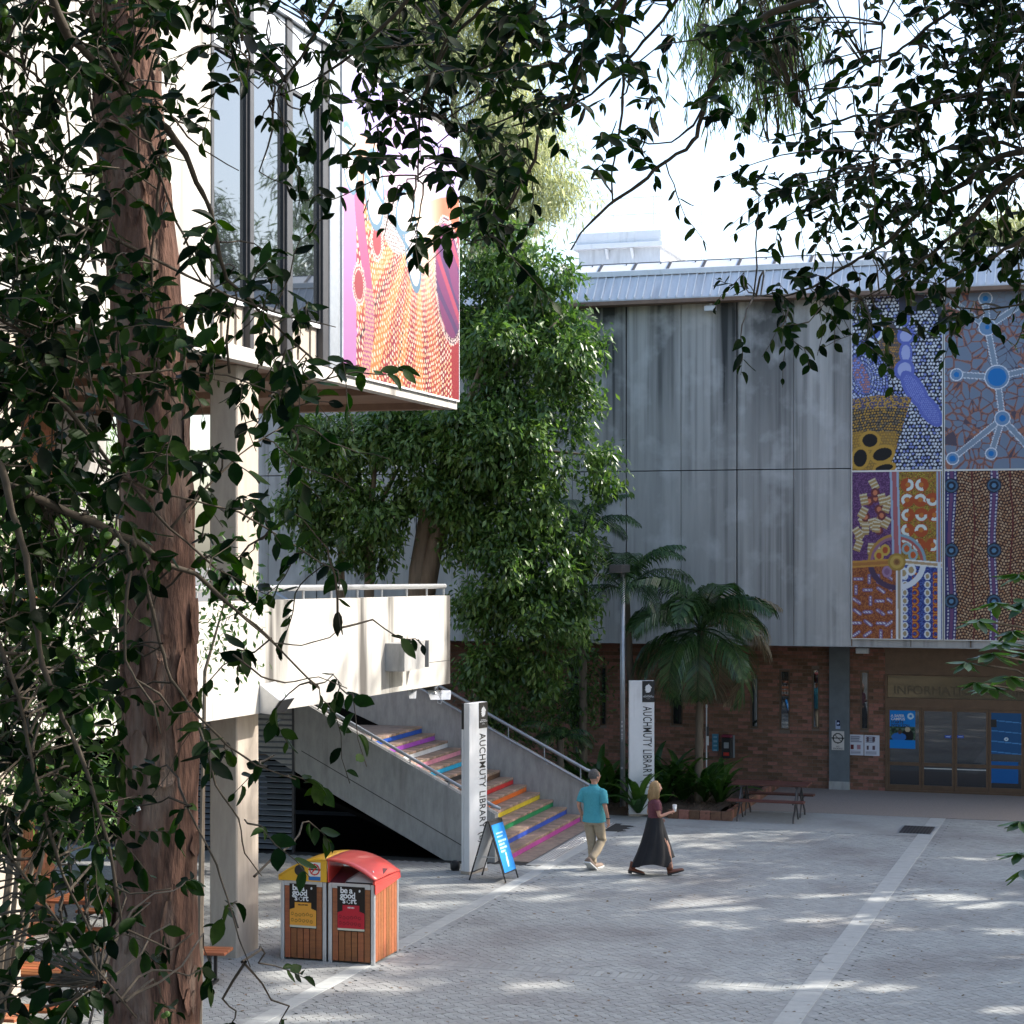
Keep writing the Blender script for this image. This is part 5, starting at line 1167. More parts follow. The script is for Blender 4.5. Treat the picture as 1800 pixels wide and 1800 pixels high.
garment('polo_shirt', [(.0, 0, .85, .175, .205), (.005, 0, .90, .172, .200), (.02, 0, 1.02, .165, .188), (.02, 0, 1.15, .160, .192), (.01, 0, 1.28, .148, .205), (.0, 0, 1.37, .130, .215), (-.005, 0, 1.425, .105, .185), (-.005, 0, 1.462, .085, .12), (-.003, 0, 1.49, .068, .075), (-.003, 0, 1.52, .066, .070)],
        [[((-.005, s_ * .13, 1.385), .078), ((-.01, s_ * .20, 1.37), .080), ((-.04, s_ * .235, 1.27), .074), ((-.055, s_ * .252, 1.19), .074)] for s_ in (1, -1)], polo, man, .014, seed=1)
garment('trousers', [(0, 0, .80, .145, .172), (0, 0, .87, .148, .176), (.0, 0, .94, .130, .155), (.0, 0, .97, .12, .14)],
        [[((0, .085, .88), .095), ((.0, .088, .78), .105), ((.05, .085, .52), .082), ((.06, .07, .30), .074), ((.055, .06, .09), .070)], [((0, -.085, .88), .095), ((.03, -.088, .78), .105), ((.13, -.09, .52), .084), ((-.02, -.07, .33), .074), ((-.17, -.04, .20), .068)]], khaki, man, .018, seed=3)
hd = head(man, (.035, 0, 1.645), M['skin'], R(-28), 1.06)
hm = mat('short grey hair', (.035, .033, .032), (.13, .125, .12), 60, .8, .003)
ico('hair', (-.014, 0, .022), .112, hm, hd, 4, lambda p: Vector((p.x * (1.0 if p.x < .2 else .82), p.y * .84, p.z * (1.08 if p.z > -.1 else .75))))
gz_ = MB(); gz_.tube([(.0, -.085, .02), (.09, -.072, .02), (.10, -.03, .018), (.103, 0, .022), (.10, .03, .018), (.09, .072, .02), (.0, .085, .02)], .004, 5); gz_.build('glasses', M['black'], hd)
sm_, so_ = mat('taupe shoe', (.22, .16, .12), (.17, .12, .09), 20, .7), mat('white rubber sole', (.68, .68, .66), (.6, .6, .58), 9, .6)
shoe(man, (-.20, -.04, .085), 0, R(34), .42, sm_, so_); shoe(man, (.08, .06, .0), 0, 0, .42, sm_, so_)
wt = MB(); wt.tube([(.015 + .034 * math.cos(a), -.289 + .034 * math.sin(a), .925) for a in np.linspace(0, 6.28, 11)], .010, 5); wt.build('wristwatch', M['black'], man)
cl = MB(); cl.tube([(.003 + .062 * math.cos(a), .066 * math.sin(a), 1.495) for a in np.linspace(0, 6.28, 15)], .014, 6); cl.build('collar', polo, man, smooth=True)
# ---- woman
wo = empty('person', (2.50, 33.85, 0), R(12), 'woman with blond hair, maroon top and long black skirt carrying a cup', 'person')
N = {'pelvis': ((0, 0, .92), (.11, .135)), 'belly': ((.0, 0, 1.03), (.095, .115)), 'chest': ((.0, 0, 1.19), (.10, .13)), 'neckb': ((-.01, 0, 1.34), .055), 'neck': ((.01, 0, 1.41), .045), 'crown': ((.025, 0, 1.47), .05),
     'sh1': ((-.01, .155, 1.30), .045), 'el1': ((-.06, .21, 1.06), .036), 'wrist1': ((.12, .19, .98), .024),
     'sh-1': ((-.01, -.155, 1.30), .045), 'el-1': ((.02, -.21, 1.05), .037), 'wrist-1': ((.215, -.185, 1.115), .024),
     'hip1': ((.0, .08, .88), .085), 'kn1': ((-.12, .08, .50), .055), 'an1': ((-.36, .08, .16), .036),
     'hip-1': ((.0, -.08, .88), .085), 'kn-1': ((.20, -.08, .50), .055), 'an-1': ((.28, -.08, .10), .036)}
Nb, Eb = dict(N), list(Ed)
fingers(Nb, Eb, N['wrist1'][0], (.8, -.1, -.5), (0, -1, 0), 1, .5, .88); fingers(Nb, Eb, N['wrist-1'][0], (.9, .1, .25), (0, 1, .1), -1, .75, .88)
skin_body('body', Nb, Eb, 'pelvis', M['skin'], wo)
maroon = mat('maroon knit', (.14, .045, .06), (.10, .03, .045), 30, .85, .002, bscale=16); blk = mat('black skirt cloth', (.006, .007, .010), (.011, .012, .016), 8, .75)
garment('knit_top', [(.0, 0, .98, .118, .140), (.0, 0, 1.08, .112, .130), (.0, 0, 1.19, .120, .148), (-.005, 0, 1.27, .108, .158), (-.008, 0, 1.315, .085, .135), (-.008, 0, 1.35, .062, .075), (-.005, 0, 1.385, .054, .058)],
        [[((-.01, .105, 1.285), .058), ((-.01, .155, 1.27), .060), ((-.03, .185, 1.16), .053)], [((-.01, -.105, 1.285), .058), ((-.01, -.155, 1.27), .060), ((.0, -.19, 1.15), .053)]], maroon, wo, .010, seed=5)
m = MB(); n = 48; prof = [(0, 1.02, .125, .15), (.0, .92, .15, .175), (.0, .75, .19, .20), (-.01, .55, .25, .215), (-.03, .35, .315, .225), (-.05, .22, .36, .235), (-.05, .19, .365, .235)]
vs = []
for i, (cx_, z, rx, ry) in enumerate(prof):
    t = i / 6.0
    for k in range(n):
        a = 2 * math.pi * k / n; fo = 1 + t * .09 * math.sin(a * 8 + t * 1.3 + 2 * math.sin(a)) + t * .09 * math.sin(a * 3 + 1) + .02 * math.sin(a * 17 + t * 3)
        vs.append((cx_ + rx * math.cos(a) * fo, ry * math.sin(a) * fo, z + t * (.035 * math.sin(a * 3 + .8) + (.10 if math.cos(a) > .75 else 0) * max(0, math.cos(a)))))
fs = [(i * n + (k + 1) % n, i * n + k, (i + 1) * n + k, (i + 1) * n + (k + 1) % n) for i in range(6) for k in range(n)]
m.add(vs, fs); m.build('long_skirt', blk, wo, smooth=True)
hd = head(wo, (.03, 0, 1.525), M['skin'], R(-10), .92)
hb = mat('blond hair strands', (.42, .28, .13), (.24, .15, .07), 30, .6, .004, (12, 12, 1.5))
ico('hair', (-.014, 0, .018), .108, hb, hd, 4, lambda p: Vector((p.x * (1.05 if p.x < .1 else .72), p.y * .92, p.z * 1.05)))
hr = MB()
for k in range(46):
    a = R(70) + R(220) * k / 45; r0, r1 = .095, .10 + rnd.uniform(-.008, .02)
    x0, y0 = math.cos(a), math.sin(a) * .88; hr.tube([(x0 * r0 - .01, y0 * r0, .05), (x0 * r1 * 1.06 - .012, y0 * r1 * 1.06, -.05), (x0 * r1 * 1.08 - .02, y0 * r1 * 1.05, -.15), (x0 * r1 * .85 - .03, y0 * r1 * .9, -.235 + rnd.uniform(-.02, .02))], [.014, .017, .015, .004], 5)
hr.build('hair_lengths', hb, hd, 'stuff', smooth=True)
bt = mat('tan leather boot', (.16, .05, .022), (.11, .035, .016), 12, .4)
shoe(wo, (-.37, .08, .05), 0, R(14), .29, bt, M['black'], .12); shoe(wo, (.30, -.08, .035), 0, R(-12), .29, bt, M['black'], .12)
cp = empty('coffee_cup', wo.matrix_basis @ Vector((0, 0, 0)), 0, 'white takeaway coffee cup held by the woman', 'cup')
hand = Vector((.315, -.150, 1.125)); cs, sn = math.cos(R(12)), math.sin(R(12))
cp.location = (2.50 + hand.x * cs - hand.y * sn, 33.85 + hand.x * sn + hand.y * cs, hand.z)
m = MB(); m.lathe([(.028, 0), (.038, .105)], (0, 0, 0), 16); m.build('cup_body', M['white'], cp, smooth=True)
m = MB(); m.lathe([(.041, .105), (.041, .112), (.036, .114), (.036, .122), (.02, .123)], (0, 0, 0), 16); m.build('cup_lid', M['white'], cp)
# ================================================================ VEGETATION
def unit(a): return a / np.maximum(np.linalg.norm(a, axis=-1, keepdims=True), 1e-9)
_st = [(.10, .13, .0), (.28, .24, -.012), (.50, .27, -.02), (.72, .20, -.018), (.89, .085, .0)]
_lv = [(0, 0, 0)] + [(x, 0, z) for x, w_, z in _st] + [(1, 0, .03)] + [(x, w_, z + .045) for x, w_, z in _st] + [(x, -w_, z + .045) for x, w_, z in _st]
_lf = [(0, 1, 7), (0, 12, 1), (5, 6, 11), (5, 16, 6)] + [(i, i + 1, i + 7, i + 6) for i in range(1, 5)] + [(i, i + 11, i + 12, i + 1) for i in range(1, 5)]
LEAF_NEAR = (np.array(_lv), _lf)
LEAF_CURL = (np.array([(x * (1 - .12 * x), y * .78, z + (-.30 * x * x) + abs(y) * .45) for x, y, z in _lv]), _lf)
LEAF_FAR = (np.array([(0, 0, 0), (.5, .2, .04), (1, 0, 0), (.5, -.2, .04), (.5, 0, -.03)]), [(0, 4, 1), (4, 2, 1), (0, 3, 4), (4, 3, 2)])
LEAF_SLIM = (np.array([(0, 0, 0), (.45, .07, .02), (1, 0, -.06), (.45, -.07, .02)]), [(0, 3, 2, 1)])
def leaves_mesh(name, P, D, Nn, S, tmpl, material, tint=None):
    V, Fc = tmpl; D = unit(D); Y = unit(np.cross(Nn, D)); Z = np.cross(D, Y); n = len(P); k = len(V)
    S = np.asarray(S).reshape(-1, 1, 1)
    co = P[:, None, :] + S * (V[None, :, 0:1] * D[:, None] + V[None, :, 1:2] * Y[:, None] + V[None, :, 2:3] * Z[:, None])
    ff = np.concatenate([np.array(f) for f in Fc]); cnt = np.array([len(f) for f in Fc])
    flat = (np.arange(n)[:, None] * k + ff[None]).ravel()
    t = rs.rand(n) if tint is None else np.asarray(tint)
    return np_mesh(name, co.reshape(-1, 3), flat, np.tile(cnt, n), material, np.repeat(t, k), smooth=True)
def rvec(n): return unit(rs.normal(size=(n, 3)))
# ---- foreground branches from the survey: (px, py) polylines with distance and base radius
def poly(pts, Y0, Y1, r0, r1):
    n = len(pts); return [(W(p[0], p[1], Y0 + (Y1 - Y0) * i / (n - 1)), r0 + (r1 - r0) * i / (n - 1)) for i, p in enumerate(pts)]
TREES = {'right': [
    poly([(1990, 190), (1880, 235), (1800, 265), (1775, 270), (1747, 280), (1700, 320), (1645, 350), (1600, 387), (1560, 425), (1525, 447), (1480, 472), (1430, 505), (1375, 522), (1310, 520)], 6.6, 7.6, .022, .003),
    poly([(1990, 230), (1880, 270), (1800, 300), (1760, 327), (1695, 397), (1650, 435), (1610, 465), (1560, 500), (1500, 535)], 6.8, 7.2, .02, .003),
    poly([(2000, 150), (1900, 165), (1800, 165), (1740, 163), (1650, 172), (1590, 195), (1540, 240), (1490, 290), (1430, 330), (1370, 345)], 7, 8, .02, .003),
    poly([(1830, -40), (1800, 105), (1780, 150), (1775, 200), (1790, 240), (1810, 300)], 6.2, 6.2, .007, .004),
    poly([(1590, -60), (1572, 0), (1552, 40), (1545, 130), (1542, 200), (1538, 250), (1535, 310)], 6.0, 6.4, .005, .003),
    poly([(1780, -60), (1700, 0), (1640, 40), (1600, 75), (1560, 105), (1520, 112), (1490, 150), (1440, 170), (1390, 190)], 6.8, 7.6, .012, .003),
    poly([(1990, 160), (1860, 165), (1720, 175), (1640, 180), (1560, 200), (1500, 205), (1440, 225), (1380, 240), (1340, 250)], 7.3, 8.2, .014, .003),
    poly([(1990, 330), (1880, 380), (1800, 420), (1750, 450), (1700, 470), (1650, 500), (1690, 545)], 6.5, 6.8, .014, .003),
    poly([(1990, 20), (1900, 30), (1800, 50), (1730, 70), (1680, 110), (1650, 120)], 7.2, 8, .014, .003),
    poly([(1990, 560), (1900, 545), (1800, 535), (1730, 545), (1680, 540)], 6.6, 7, .008, .003),
    poly([(1990, 300), (1870, 290), (1760, 250), (1660, 260), (1580, 300), (1500, 345), (1440, 370), (1350, 400)], 7.6, 8.4, .014, .003)],
 'middle': [
    poly([(1700, -70), (1500, -20), (1400, 5), (1350, 25), (1290, 72), (1270, 120), (1250, 150), (1237, 185), (1225, 240), (1205, 262), (1160, 290), (1125, 325), (1080, 352), (1045, 385), (1020, 410), (1003, 440)], 6.2, 6.4, .02, .004),
    poly([(1237, 185), (1220, 220), (1180, 250), (1140, 253), (1105, 240)], 6.3, 6.5, .007, .003),
    poly([(1120, -60), (1100, 0), (1092, 40), (1093, 100), (1097, 150), (1093, 200), (1085, 250), (1075, 300), (1077, 355)], 6, 6.2, .011, .004),
    poly([(1230, -60), (1190, 0), (1165, 35), (1130, 75), (1095, 115), (1040, 165), (980, 200), (900, 222)], 6.2, 6.6, .012, .004),
    poly([(1130, -60), (1075, 20), (1040, 50), (1020, 120), (1000, 180), (950, 215), (940, 280), (900, 355), (870, 395), (850, 420), (815, 430)], 6, 6.4, .014, .004),
    poly([(1000, 95), (990, 110), (960, 110), (930, 125), (895, 145), (860, 165), (820, 185), (770, 220)], 6.1, 6.6, .009, .003),
    poly([(1030, 5), (1000, 20), (960, 33), (925, 35)], 6.2, 6.4, .008, .003),
    poly([(870, -60), (825, 0), (792, 50), (762, 120), (742, 175), (737, 225), (735, 270), (735, 320)], 5.8, 6.2, .011, .004),
    poly([(900, -60), (862, 0), (820, 42), (792, 70), (772, 110), (750, 140), (700, 190), (650, 230)], 5.9, 6.2, .010, .003),
    poly([(1000, 165), (940, 190), (900, 205), (850, 225), (790, 235), (760, 260)], 6.2, 6.5, .007, .003),
    poly([(940, 10), (900, 55), (870, 110), (830, 130), (790, 150)], 6, 6.3, .008, .003),
    poly([(760, -60), (700, 20), (640, 80), (600, 110), (540, 150), (480, 170)], 5.6, 6.0, .012, .003),
    poly([(620, -60), (570, 30), (530, 100), (500, 140), (470, 190)], 5.7, 6.0, .010, .003),
    poly([(600, 90), (650, 85), (700, 82), (750, 78), (800, 60)], 5.9, 6.2, .006, .003)],
 'left': [
    poly([(60, -90), (92, 0), (120, 65), (150, 90), (185, 130), (235, 180), (290, 225), (325, 270), (345, 320), (370, 370), (385, 450), (400, 490), (440, 530), (480, 570), (560, 640)], 5.2, 5.8, .030, .006),
    poly([(120, 65), (135, 120), (160, 180), (175, 250), (182, 350), (165, 430), (130, 490), (105, 540), (95, 620)], 5.2, 5.4, .014, .005),
    poly([(130, -60), (160, 30), (190, 90), (215, 140), (262, 250), (282, 290), (275, 370), (266, 450), (268, 500), (272, 600), (273, 665)], 5.1, 5.3, .013, .006),
    poly([(275, 180), (300, 200), (330, 240), (360, 265), (420, 300)], 5.3, 5.6, .008, .003),
    poly([(282, 310), (310, 390), (340, 450), (380, 510), (420, 560)], 5.2, 5.5, .008, .004),
    poly([(370, -60), (400, 0), (420, 40), (440, 100), (430, 150)], 5.4, 5.6, .012, .004),
    poly([(-160, 480), (-60, 560), (0, 600), (60, 660), (120, 720), (170, 790), (230, 850), (300, 930), (380, 1000)], 4.8, 5.2, .020, .006),
    poly([(-160, 780), (-50, 830), (30, 860), (120, 900), (190, 930), (250, 960), (300, 995), (345, 1010), (400, 1060), (450, 1100), (500, 1150), (560, 1210)], 4.8, 5.4, .030, .004),
    poly([(200, 930), (222, 960), (230, 1000), (220, 1060), (220, 1160), (240, 1195), (270, 1240), (282, 1290)], 4.7, 4.7, .012, .005),
    poly([(232, 950), (242, 970), (262, 1050), (280, 1130), (300, 1195), (350, 1260), (400, 1310), (450, 1345), (520, 1370)], 4.8, 5.1, .013, .004),
    poly([(240, 1195), (280, 1220), (305, 1253), (345, 1250)], 4.7, 4.8, .007, .004),
    poly([(-60, 700), (0, 820), (25, 900), (45, 980), (60, 1080), (75, 1170), (110, 1260), (150, 1350), (190, 1480), (210, 1600), (215, 1630), (300, 1670), (340, 1640)], 4.5, 4.8, .020, .005),
    poly([(-60, 1000), (0, 1130), (40, 1260), (70, 1400), (110, 1540), (160, 1640), (180, 1760)], 4.6, 4.8, .014, .005),
    poly([(-60, 1400), (0, 1480), (80, 1590), (150, 1680), (240, 1790)], 4.6, 4.8, .010, .005),
    poly([(0, 560), (100, 620), (200, 660), (300, 650), (400, 660), (480, 690), (600, 660)], 4.9, 5.5, .010, .003),
    poly([(-60, 330), (20, 360), (100, 380), (200, 420), (300, 470), (400, 520), (520, 560), (590, 575)], 4.9, 5.6, .016, .003),
    poly([(180, 820), (260, 860), (340, 880), (420, 900), (520, 960), (580, 1000)], 5.0, 5.6, .010, .003),
    poly([(300, 930), (360, 860), (420, 800), (480, 760), (520, 740)], 5.2, 5.5, .008, .003),
    poly([(350, 1280), (380, 1380), (420, 1440), (430, 1500), (460, 1540)], 4.9, 5.1, .007, .003),
    poly([(330, 1420), (380, 1520), (400, 1580), (420, 1650), (440, 1700)], 4.9, 5.0, .006, .003),
    poly([(205, 1560), (230, 1572), (262, 1568), (300, 1562)], 4.7, 4.7, .006, .004),
    poly([(420, 1080), (480, 1130), (530, 1135), (580, 1120), (605, 1100)], 5.1, 5.3, .005, .003),
    poly([(410, 1150), (460, 1190), (500, 1200), (560, 1190), (610, 1210)], 5.0, 5.2, .006, .003),
    poly([(-80, 180), (0, 220), (60, 260), (120, 300), (180, 300)], 5.0, 5.2, .014, .004),
    poly([(-80, 60), (0, 90), (60, 130), (110, 190)], 5.0, 5.2, .014, .004)]}
# cover of the near leaves, one digit per 100 px square of the view (rows from the top)
GRID = ["777776888883673248", "665435789764322247", "765221587333213567", "753221168321046653", "764342002300013565", "875754000000043433",
        "875666300000000000", "765542100000000000", "776443000000000000", "773443000000000000", "772321000000000000", "771112100000000000",
        "771221100000000000", "671321000000000000", "671221000000000000", "561220000000000000", "551210000000000000", "551121000000000000"]
def dens(px, py):
    i, j = int(py // 100), int(px // 100)
    if px < 0: j = 0
    if py < 0: i = 0
    if px >= 1800: j = 17
    return int(GRID[min(i, 17)][min(max(j, 0), 17)])
def proj(p): return 900 + p[0] * F / p[1], HZ - (p[2] - H) * F / p[1]
nodesA = {}; brlist = {}
for k, br in TREES.items():
    brlist[k] = [[(Vector(p), r) for p, r in b] for b in br]
    nodesA[k] = np.array([p[:] for b in br for p, r in b])
mids = {}
for k, br in brlist.items():                 # denser nodes to hang twigs on
    L_ = []
    for b in br:
        for (p, r), (q, r2) in zip(b[:-1], b[1:]):
            for t in np.linspace(0, 1, 5)[:-1]: L_.append((p.lerp(q, t))[:])
    mids[k] = np.array(L_)
def grow(k, seed, region, lmin, lmax):
    q = np.random.RandomState(seed); tw = MB(); leaves = []; A_ = mids[k]
    cells_ = []
    for i in range(-1, 18):
        for j in range(-1, 19):
            x0, y0 = j * 100, i * 100
            if not region(x0 + 50, y0 + 50): continue
            d = dens(x0 + 50, y0 + 50)
            if d == 0: continue
            c = min(.93, d / 9.0 * .96); cells_.append((x0, y0, c))
    for x0, y0, c in cells_:
        Ym = {'left': 5.3, 'middle': 6.2, 'right': 7.2}[k]
        lp_ = (lmin + lmax) / 2 * F / Ym; area = lp_ * lp_ * .34 * .62
        nl = -math.log(1 - c) * 10000 / area * {'left': 1.15 if x0 > 150 else 1.8, 'middle': .9, 'right': 1.55}[k]; nt = max(1, int(round(nl / 7.0 + q.uniform(-.3, .3))))
        for _ in range(nt):
            tx, ty = x0 + q.uniform(0, 100), y0 + q.uniform(0, 100); Yt = Ym + q.uniform(-.7, .9)
            T = np.array(W(tx, ty, Yt)[:])
            dd = np.linalg.norm((A_ - T) * [1, .45, 1], axis=1); a = A_[dd.argmin()] ; near = dd.min()
            Tv, av = Vector(T), Vector(a)
            if near < .06: av = av
            ln = (Tv - av).length; side = Vector(q.normal(size=3)); side.y *= .5
            d0 = (Tv - av).normalized() if ln > .02 else side.normalized()
            mid = av.lerp(Tv, .5) + side * .06 * min(1, ln) + Vector((0, 0, .05 * ln))
            ext = (d0 * .5 + side.normalized() * .5 + Vector((q.choice([-1, 1]) * .35 , 0, -.25))).normalized() * q.uniform(.10, .22)
            end = Tv + ext
            pts = []
            for t in np.linspace(0, 1, 8):
                if t < .6: s_ = t / .6; p = av.lerp(mid, s_).lerp(mid.lerp(Tv, s_), s_)
                else: s_ = (t - .6) / .4; p = Tv.lerp(end, s_) + Vector((0, 0, -.03 * s_ * s_))
                pts.append(p + Vector(q.normal(size=3)) * .006)
            rb_ = min(.0045, .0018 + ln * .003); tw.tube(pts, [rb_ + (.0012 - rb_) * i / 7 for i in range(8)], 4, caps=False)
            nleaf = q.randint(6, 10); s0 = max(.0, 1 - (.30 / max(ln + .15, .3)))
            for m_ in range(nleaf):
                t = s0 + (1 - s0) * (m_ + .5) / nleaf; f_ = t * 7; i_ = min(6, int(f_)); p = pts[i_].lerp(pts[i_ + 1], f_ - i_)
                dr = (pts[i_ + 1] - pts[i_]).normalized(); sgn = 1 if m_ % 2 else -1
                nrm = Vector((q.normal() * .55, -.55 + q.normal() * .6, .75)).normalized()
                sd = dr.cross(nrm).normalized() * sgn
                ld = (dr * .6 + sd * .8 + Vector((0, 0, -.38 + q.normal() * .25)) + Vector(q.normal(size=3)) * .22).normalized()
                leaves.append((p[:], ld[:], nrm[:], q.uniform(lmin, lmax) * (0.75 if m_ == nleaf - 1 else 1)))
    return tw, leaves
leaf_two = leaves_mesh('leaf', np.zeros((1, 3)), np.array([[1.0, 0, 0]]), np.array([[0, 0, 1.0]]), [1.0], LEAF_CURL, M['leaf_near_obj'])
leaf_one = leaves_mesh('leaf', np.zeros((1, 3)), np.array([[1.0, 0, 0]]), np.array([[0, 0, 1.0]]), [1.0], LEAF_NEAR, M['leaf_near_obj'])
def fore_tree(k, seed, region, lmin, lmax, base, label, extra_pts, leafobjs=300, fruit=0):
    e = empty('broadleaf_tree', base, 0, label, 'tree', 'trees overhanging the view')
    inv = Vector(base)
    tw, lv_ = grow(k, seed, region, lmin, lmax)
    tr = MB(); tr.tube([Vector(p) - inv for p, r in extra_pts], [r for p, r in extra_pts], 12); tr.build('trunk', M['bark_grey'], e, smooth=True)
    hubp = extra_pts[-2][0]
    rk = {'left': .46, 'middle': .65, 'right': .7}[k]
    for b in brlist[k]:
        b = [(p, r * rk) for p, r in b]
        p0 = b[0][0]; pts = [p - inv for p, r in b]; rr = [r for p, r in b]
        px, py = proj(p0)
        if px > 1850 or py < -20 or px < -20: pts = [Vector(hubp) - inv, (Vector(hubp).lerp(p0, .6) + Vector((0, 0, .25))) - inv] + pts; rr = [.04, .02] + rr
        # knobbly small variation
        fine = []; fr = []
        for (p, r), (q_, r2) in zip(zip(pts[:-1], rr[:-1]), zip(pts[1:], rr[1:])):
            for t in (0, .33, .66): fine.append(p.lerp(q_, t) + Vector(rs.normal(size=3)) * min(.002, r * .3)); fr.append((r + (r2 - r) * t) * rs.uniform(.85, 1.2))
        fine.append(pts[-1]); fr.append(rr[-1])
        m = MB(); m.tube(fine, fr, 6); m.build('branch', M['twig'], e, smooth=True)
    tw.v = [tuple(Vector(v) - inv) for v in tw.v]; tw.build('twigs', M['twig'], e, 'stuff')
    P = np.array([l[0] for l in lv_]) - np.array(base); D = np.array([l[1] for l in lv_]); Nn = np.array([l[2] for l in lv_]); S = np.array([l[3] for l in lv_])
    # the leaves that show largest are single parts
    Pw = P + np.array(base); px = 900 + Pw[:, 0] * F / Pw[:, 1]; py = HZ - (Pw[:, 2] - H) * F / Pw[:, 1]
    face = np.abs(unit(np.cross(D, np.cross(Nn, D)))[:, 1]); score = S / Pw[:, 1] * (.3 + face) * ((px > 0) & (px < 1800) & (py > 0) & (py < 1800))
    idx = np.argsort(-score)[:leafobjs]; mk = np.zeros(len(P), bool); mk[idx] = True
    Du = unit(D); Yv = unit(np.cross(Nn, Du)); Z = np.cross(Du, Yv)
    for i in idx:
        o = bpy.data.objects.new('leaf', leaf_one if i % 5 < 3 else leaf_two); C.objects.link(o); o.parent = e
        s_ = S[i]; o.matrix_local = Matrix(((Du[i, 0] * s_, Yv[i, 0] * s_, Z[i, 0] * s_, P[i, 0]), (Du[i, 1] * s_, Yv[i, 1] * s_, Z[i, 1] * s_, P[i, 1]), (Du[i, 2] * s_, Yv[i, 2] * s_, Z[i, 2] * s_, P[i, 2]), (0, 0, 0, 1)))
    cv = (np.arange(len(P)) % 5) >= 3
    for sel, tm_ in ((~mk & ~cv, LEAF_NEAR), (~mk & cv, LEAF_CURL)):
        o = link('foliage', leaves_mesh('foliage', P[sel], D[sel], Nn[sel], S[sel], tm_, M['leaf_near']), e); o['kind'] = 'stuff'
    if fruit:
        fm = mat('green fruit', (.16, .26, .05), (.10, .18, .035), 20, .45); import bmesh
        bm = bmesh.new(); bmesh.ops.create_icosphere(bm, subdivisions=2, radius=.010); me = bpy.data.meshes.new('fruit'); bm.to_mesh(me); bm.free(); me.materials.append(fm)
        me.polygons.foreach_set('use_smooth', np.ones(len(me.polygons), bool))
        pick = rs.choice(len(P), fruit, replace=False)
        for i in pick: link('fruit', me, e, P[i] + np.array([rs.normal() * .01, -.015, -.02]))
    print(k, 'leaves', len(P)); return e
fore_tree('left', 5, lambda x, y: (x < 400 and y < 400) or (x < 700 and y >= 400), .038, .082, (-3.4, 3.2, 3.7), 'dark leafy tree filling the left side, in front of the red brown trunk',
          [((-3.4, 3.2, 3.6), .12), ((-3.2, 3.8, 5.5), .10), ((-2.6, 4.6, 7.2), .08), ((-2.3, 4.8, 8.2), .05)], fruit=70)
fore_tree('middle', 9, lambda x, y: (x >= 400 and x < 1300 and y < 400) or (x >= 700 and x < 1200 and y < 600), .045, .084, (2.9, 3.4, 3.4), 'dark backlit branches hanging across the top middle of the view',
          [((2.9, 3.4, 3.3), .12), ((2.7, 3.8, 6.6), .10), ((1.9, 4.8, 8.6), .07), ((.7, 5.6, 9.0), .05)])
fore_tree('right', 13, lambda x, y: x >= 1300 or (x >= 1200 and y > 400 and y < 700), .040, .078, (4.2, 5.6, 2.6), 'small leaved backlit tree reaching in from the top right corner',
          [((4.2, 5.6, 2.6), .14), ((4.0, 5.9, 5.0), .11), ((3.2, 6.4, 7.3), .07), ((2.6, 6.6, 8.3), .05)])
# single yellow leaf and pale leaf on the left tree are coloured leaves of their own
# ---- the big trunk
tb_ = empty('gum_tree', (W(255, 1500, 13).x, 13, 1.2), 0, 'large red brown trunk with peeling bark rising through the leaves on the left', 'tree')
def trunk_mesh(name, axis, rad, material, parent, off, n=28, amp=.05):
    vs = []; m = MB()
    for i, (p, r) in enumerate(zip(axis, rad)):
        for k in range(n):
            a = 2 * math.pi * k / n; q = Vector((math.cos(a) * 1.6, math.sin(a) * 1.6, p[2] * .7))
            rr = r * (1 + amp * noise.noise(q * 1.3) + amp * .8 * noise.noise(q * 4) + amp * .5 * max(0, noise.noise(Vector((q.x * 3, q.y * 3, q.z * .8)))))
            vs.append((p[0] + math.cos(a) * rr - off[0], p[1] + math.sin(a) * rr - off[1], p[2] - off[2]))
    fs = [(i * n + k, i * n + (k + 1) % n, (i + 1) * n + (k + 1) % n, (i + 1) * n + k) for i in range(len(axis) - 1) for k in range(n)]
    m.add(vs, fs); return m.build(name, material, parent, smooth=True)
prof = [(263, 1980, 92), (265, 1800, 79), (271, 1620, 72), (277, 1400, 69), (280, 1250, 68), (277, 1000, 65), (270, 800, 62), (262, 650, 61), (252, 500, 61), (240, 350, 60), (225, 180, 60), (218, 60, 56), (205, -100, 52), (185, -400, 46), (160, -900, 38)]
ax_, rd_ = [], []
for (a, b), in zip(zip(prof[:-1], prof[1:])):
    for t in np.linspace(0, 1, 12)[:-1]:
        px, py, r = [a[i] + (b[i] - a[i]) * t for i in range(3)]; ax_.append(W(px, py, 13)); rd_.append(r * 13 / F)
trunk_mesh('trunk', ax_, rd_, M['bark'], tb_, tb_.location, 56, .10)
for i in range(110):                           # lifted bark plates
    k = rnd.randrange(4, len(ax_) - 8); c, r = ax_[k], rd_[k]; a = rnd.uniform(R(-175), R(-5)); hl, hw = rnd.uniform(.10, .45), rnd.uniform(.02, .07)
    pl = MB(); vs = []; m_ = 6
    for j in range(m_ + 1):
        z = (j / m_ - .5) * hl; ww = hw * math.sin(math.pi * (j + .6) / (m_ + 1.2)) * rnd.uniform(.7, 1.1)
        for s_ in (-1, 0, 1):
            aa = a + s_ * ww / r; rr = r * 1.04 + .012 + (.02 * abs(j / m_ - .5) if s_ else 0); vs.append((c.x + math.cos(aa) * rr - tb_.location.x, c.y + math.sin(aa) * rr - tb_.location.y, c.z + z - tb_.location.z))
    pl.add(vs, [(j * 3 + q, j * 3 + q + 1, (j + 1) * 3 + q + 1, (j + 1) * 3 + q) for j in range(m_) for q in (0, 1)]); pl.build('bark_plate', M['bark'], tb_)
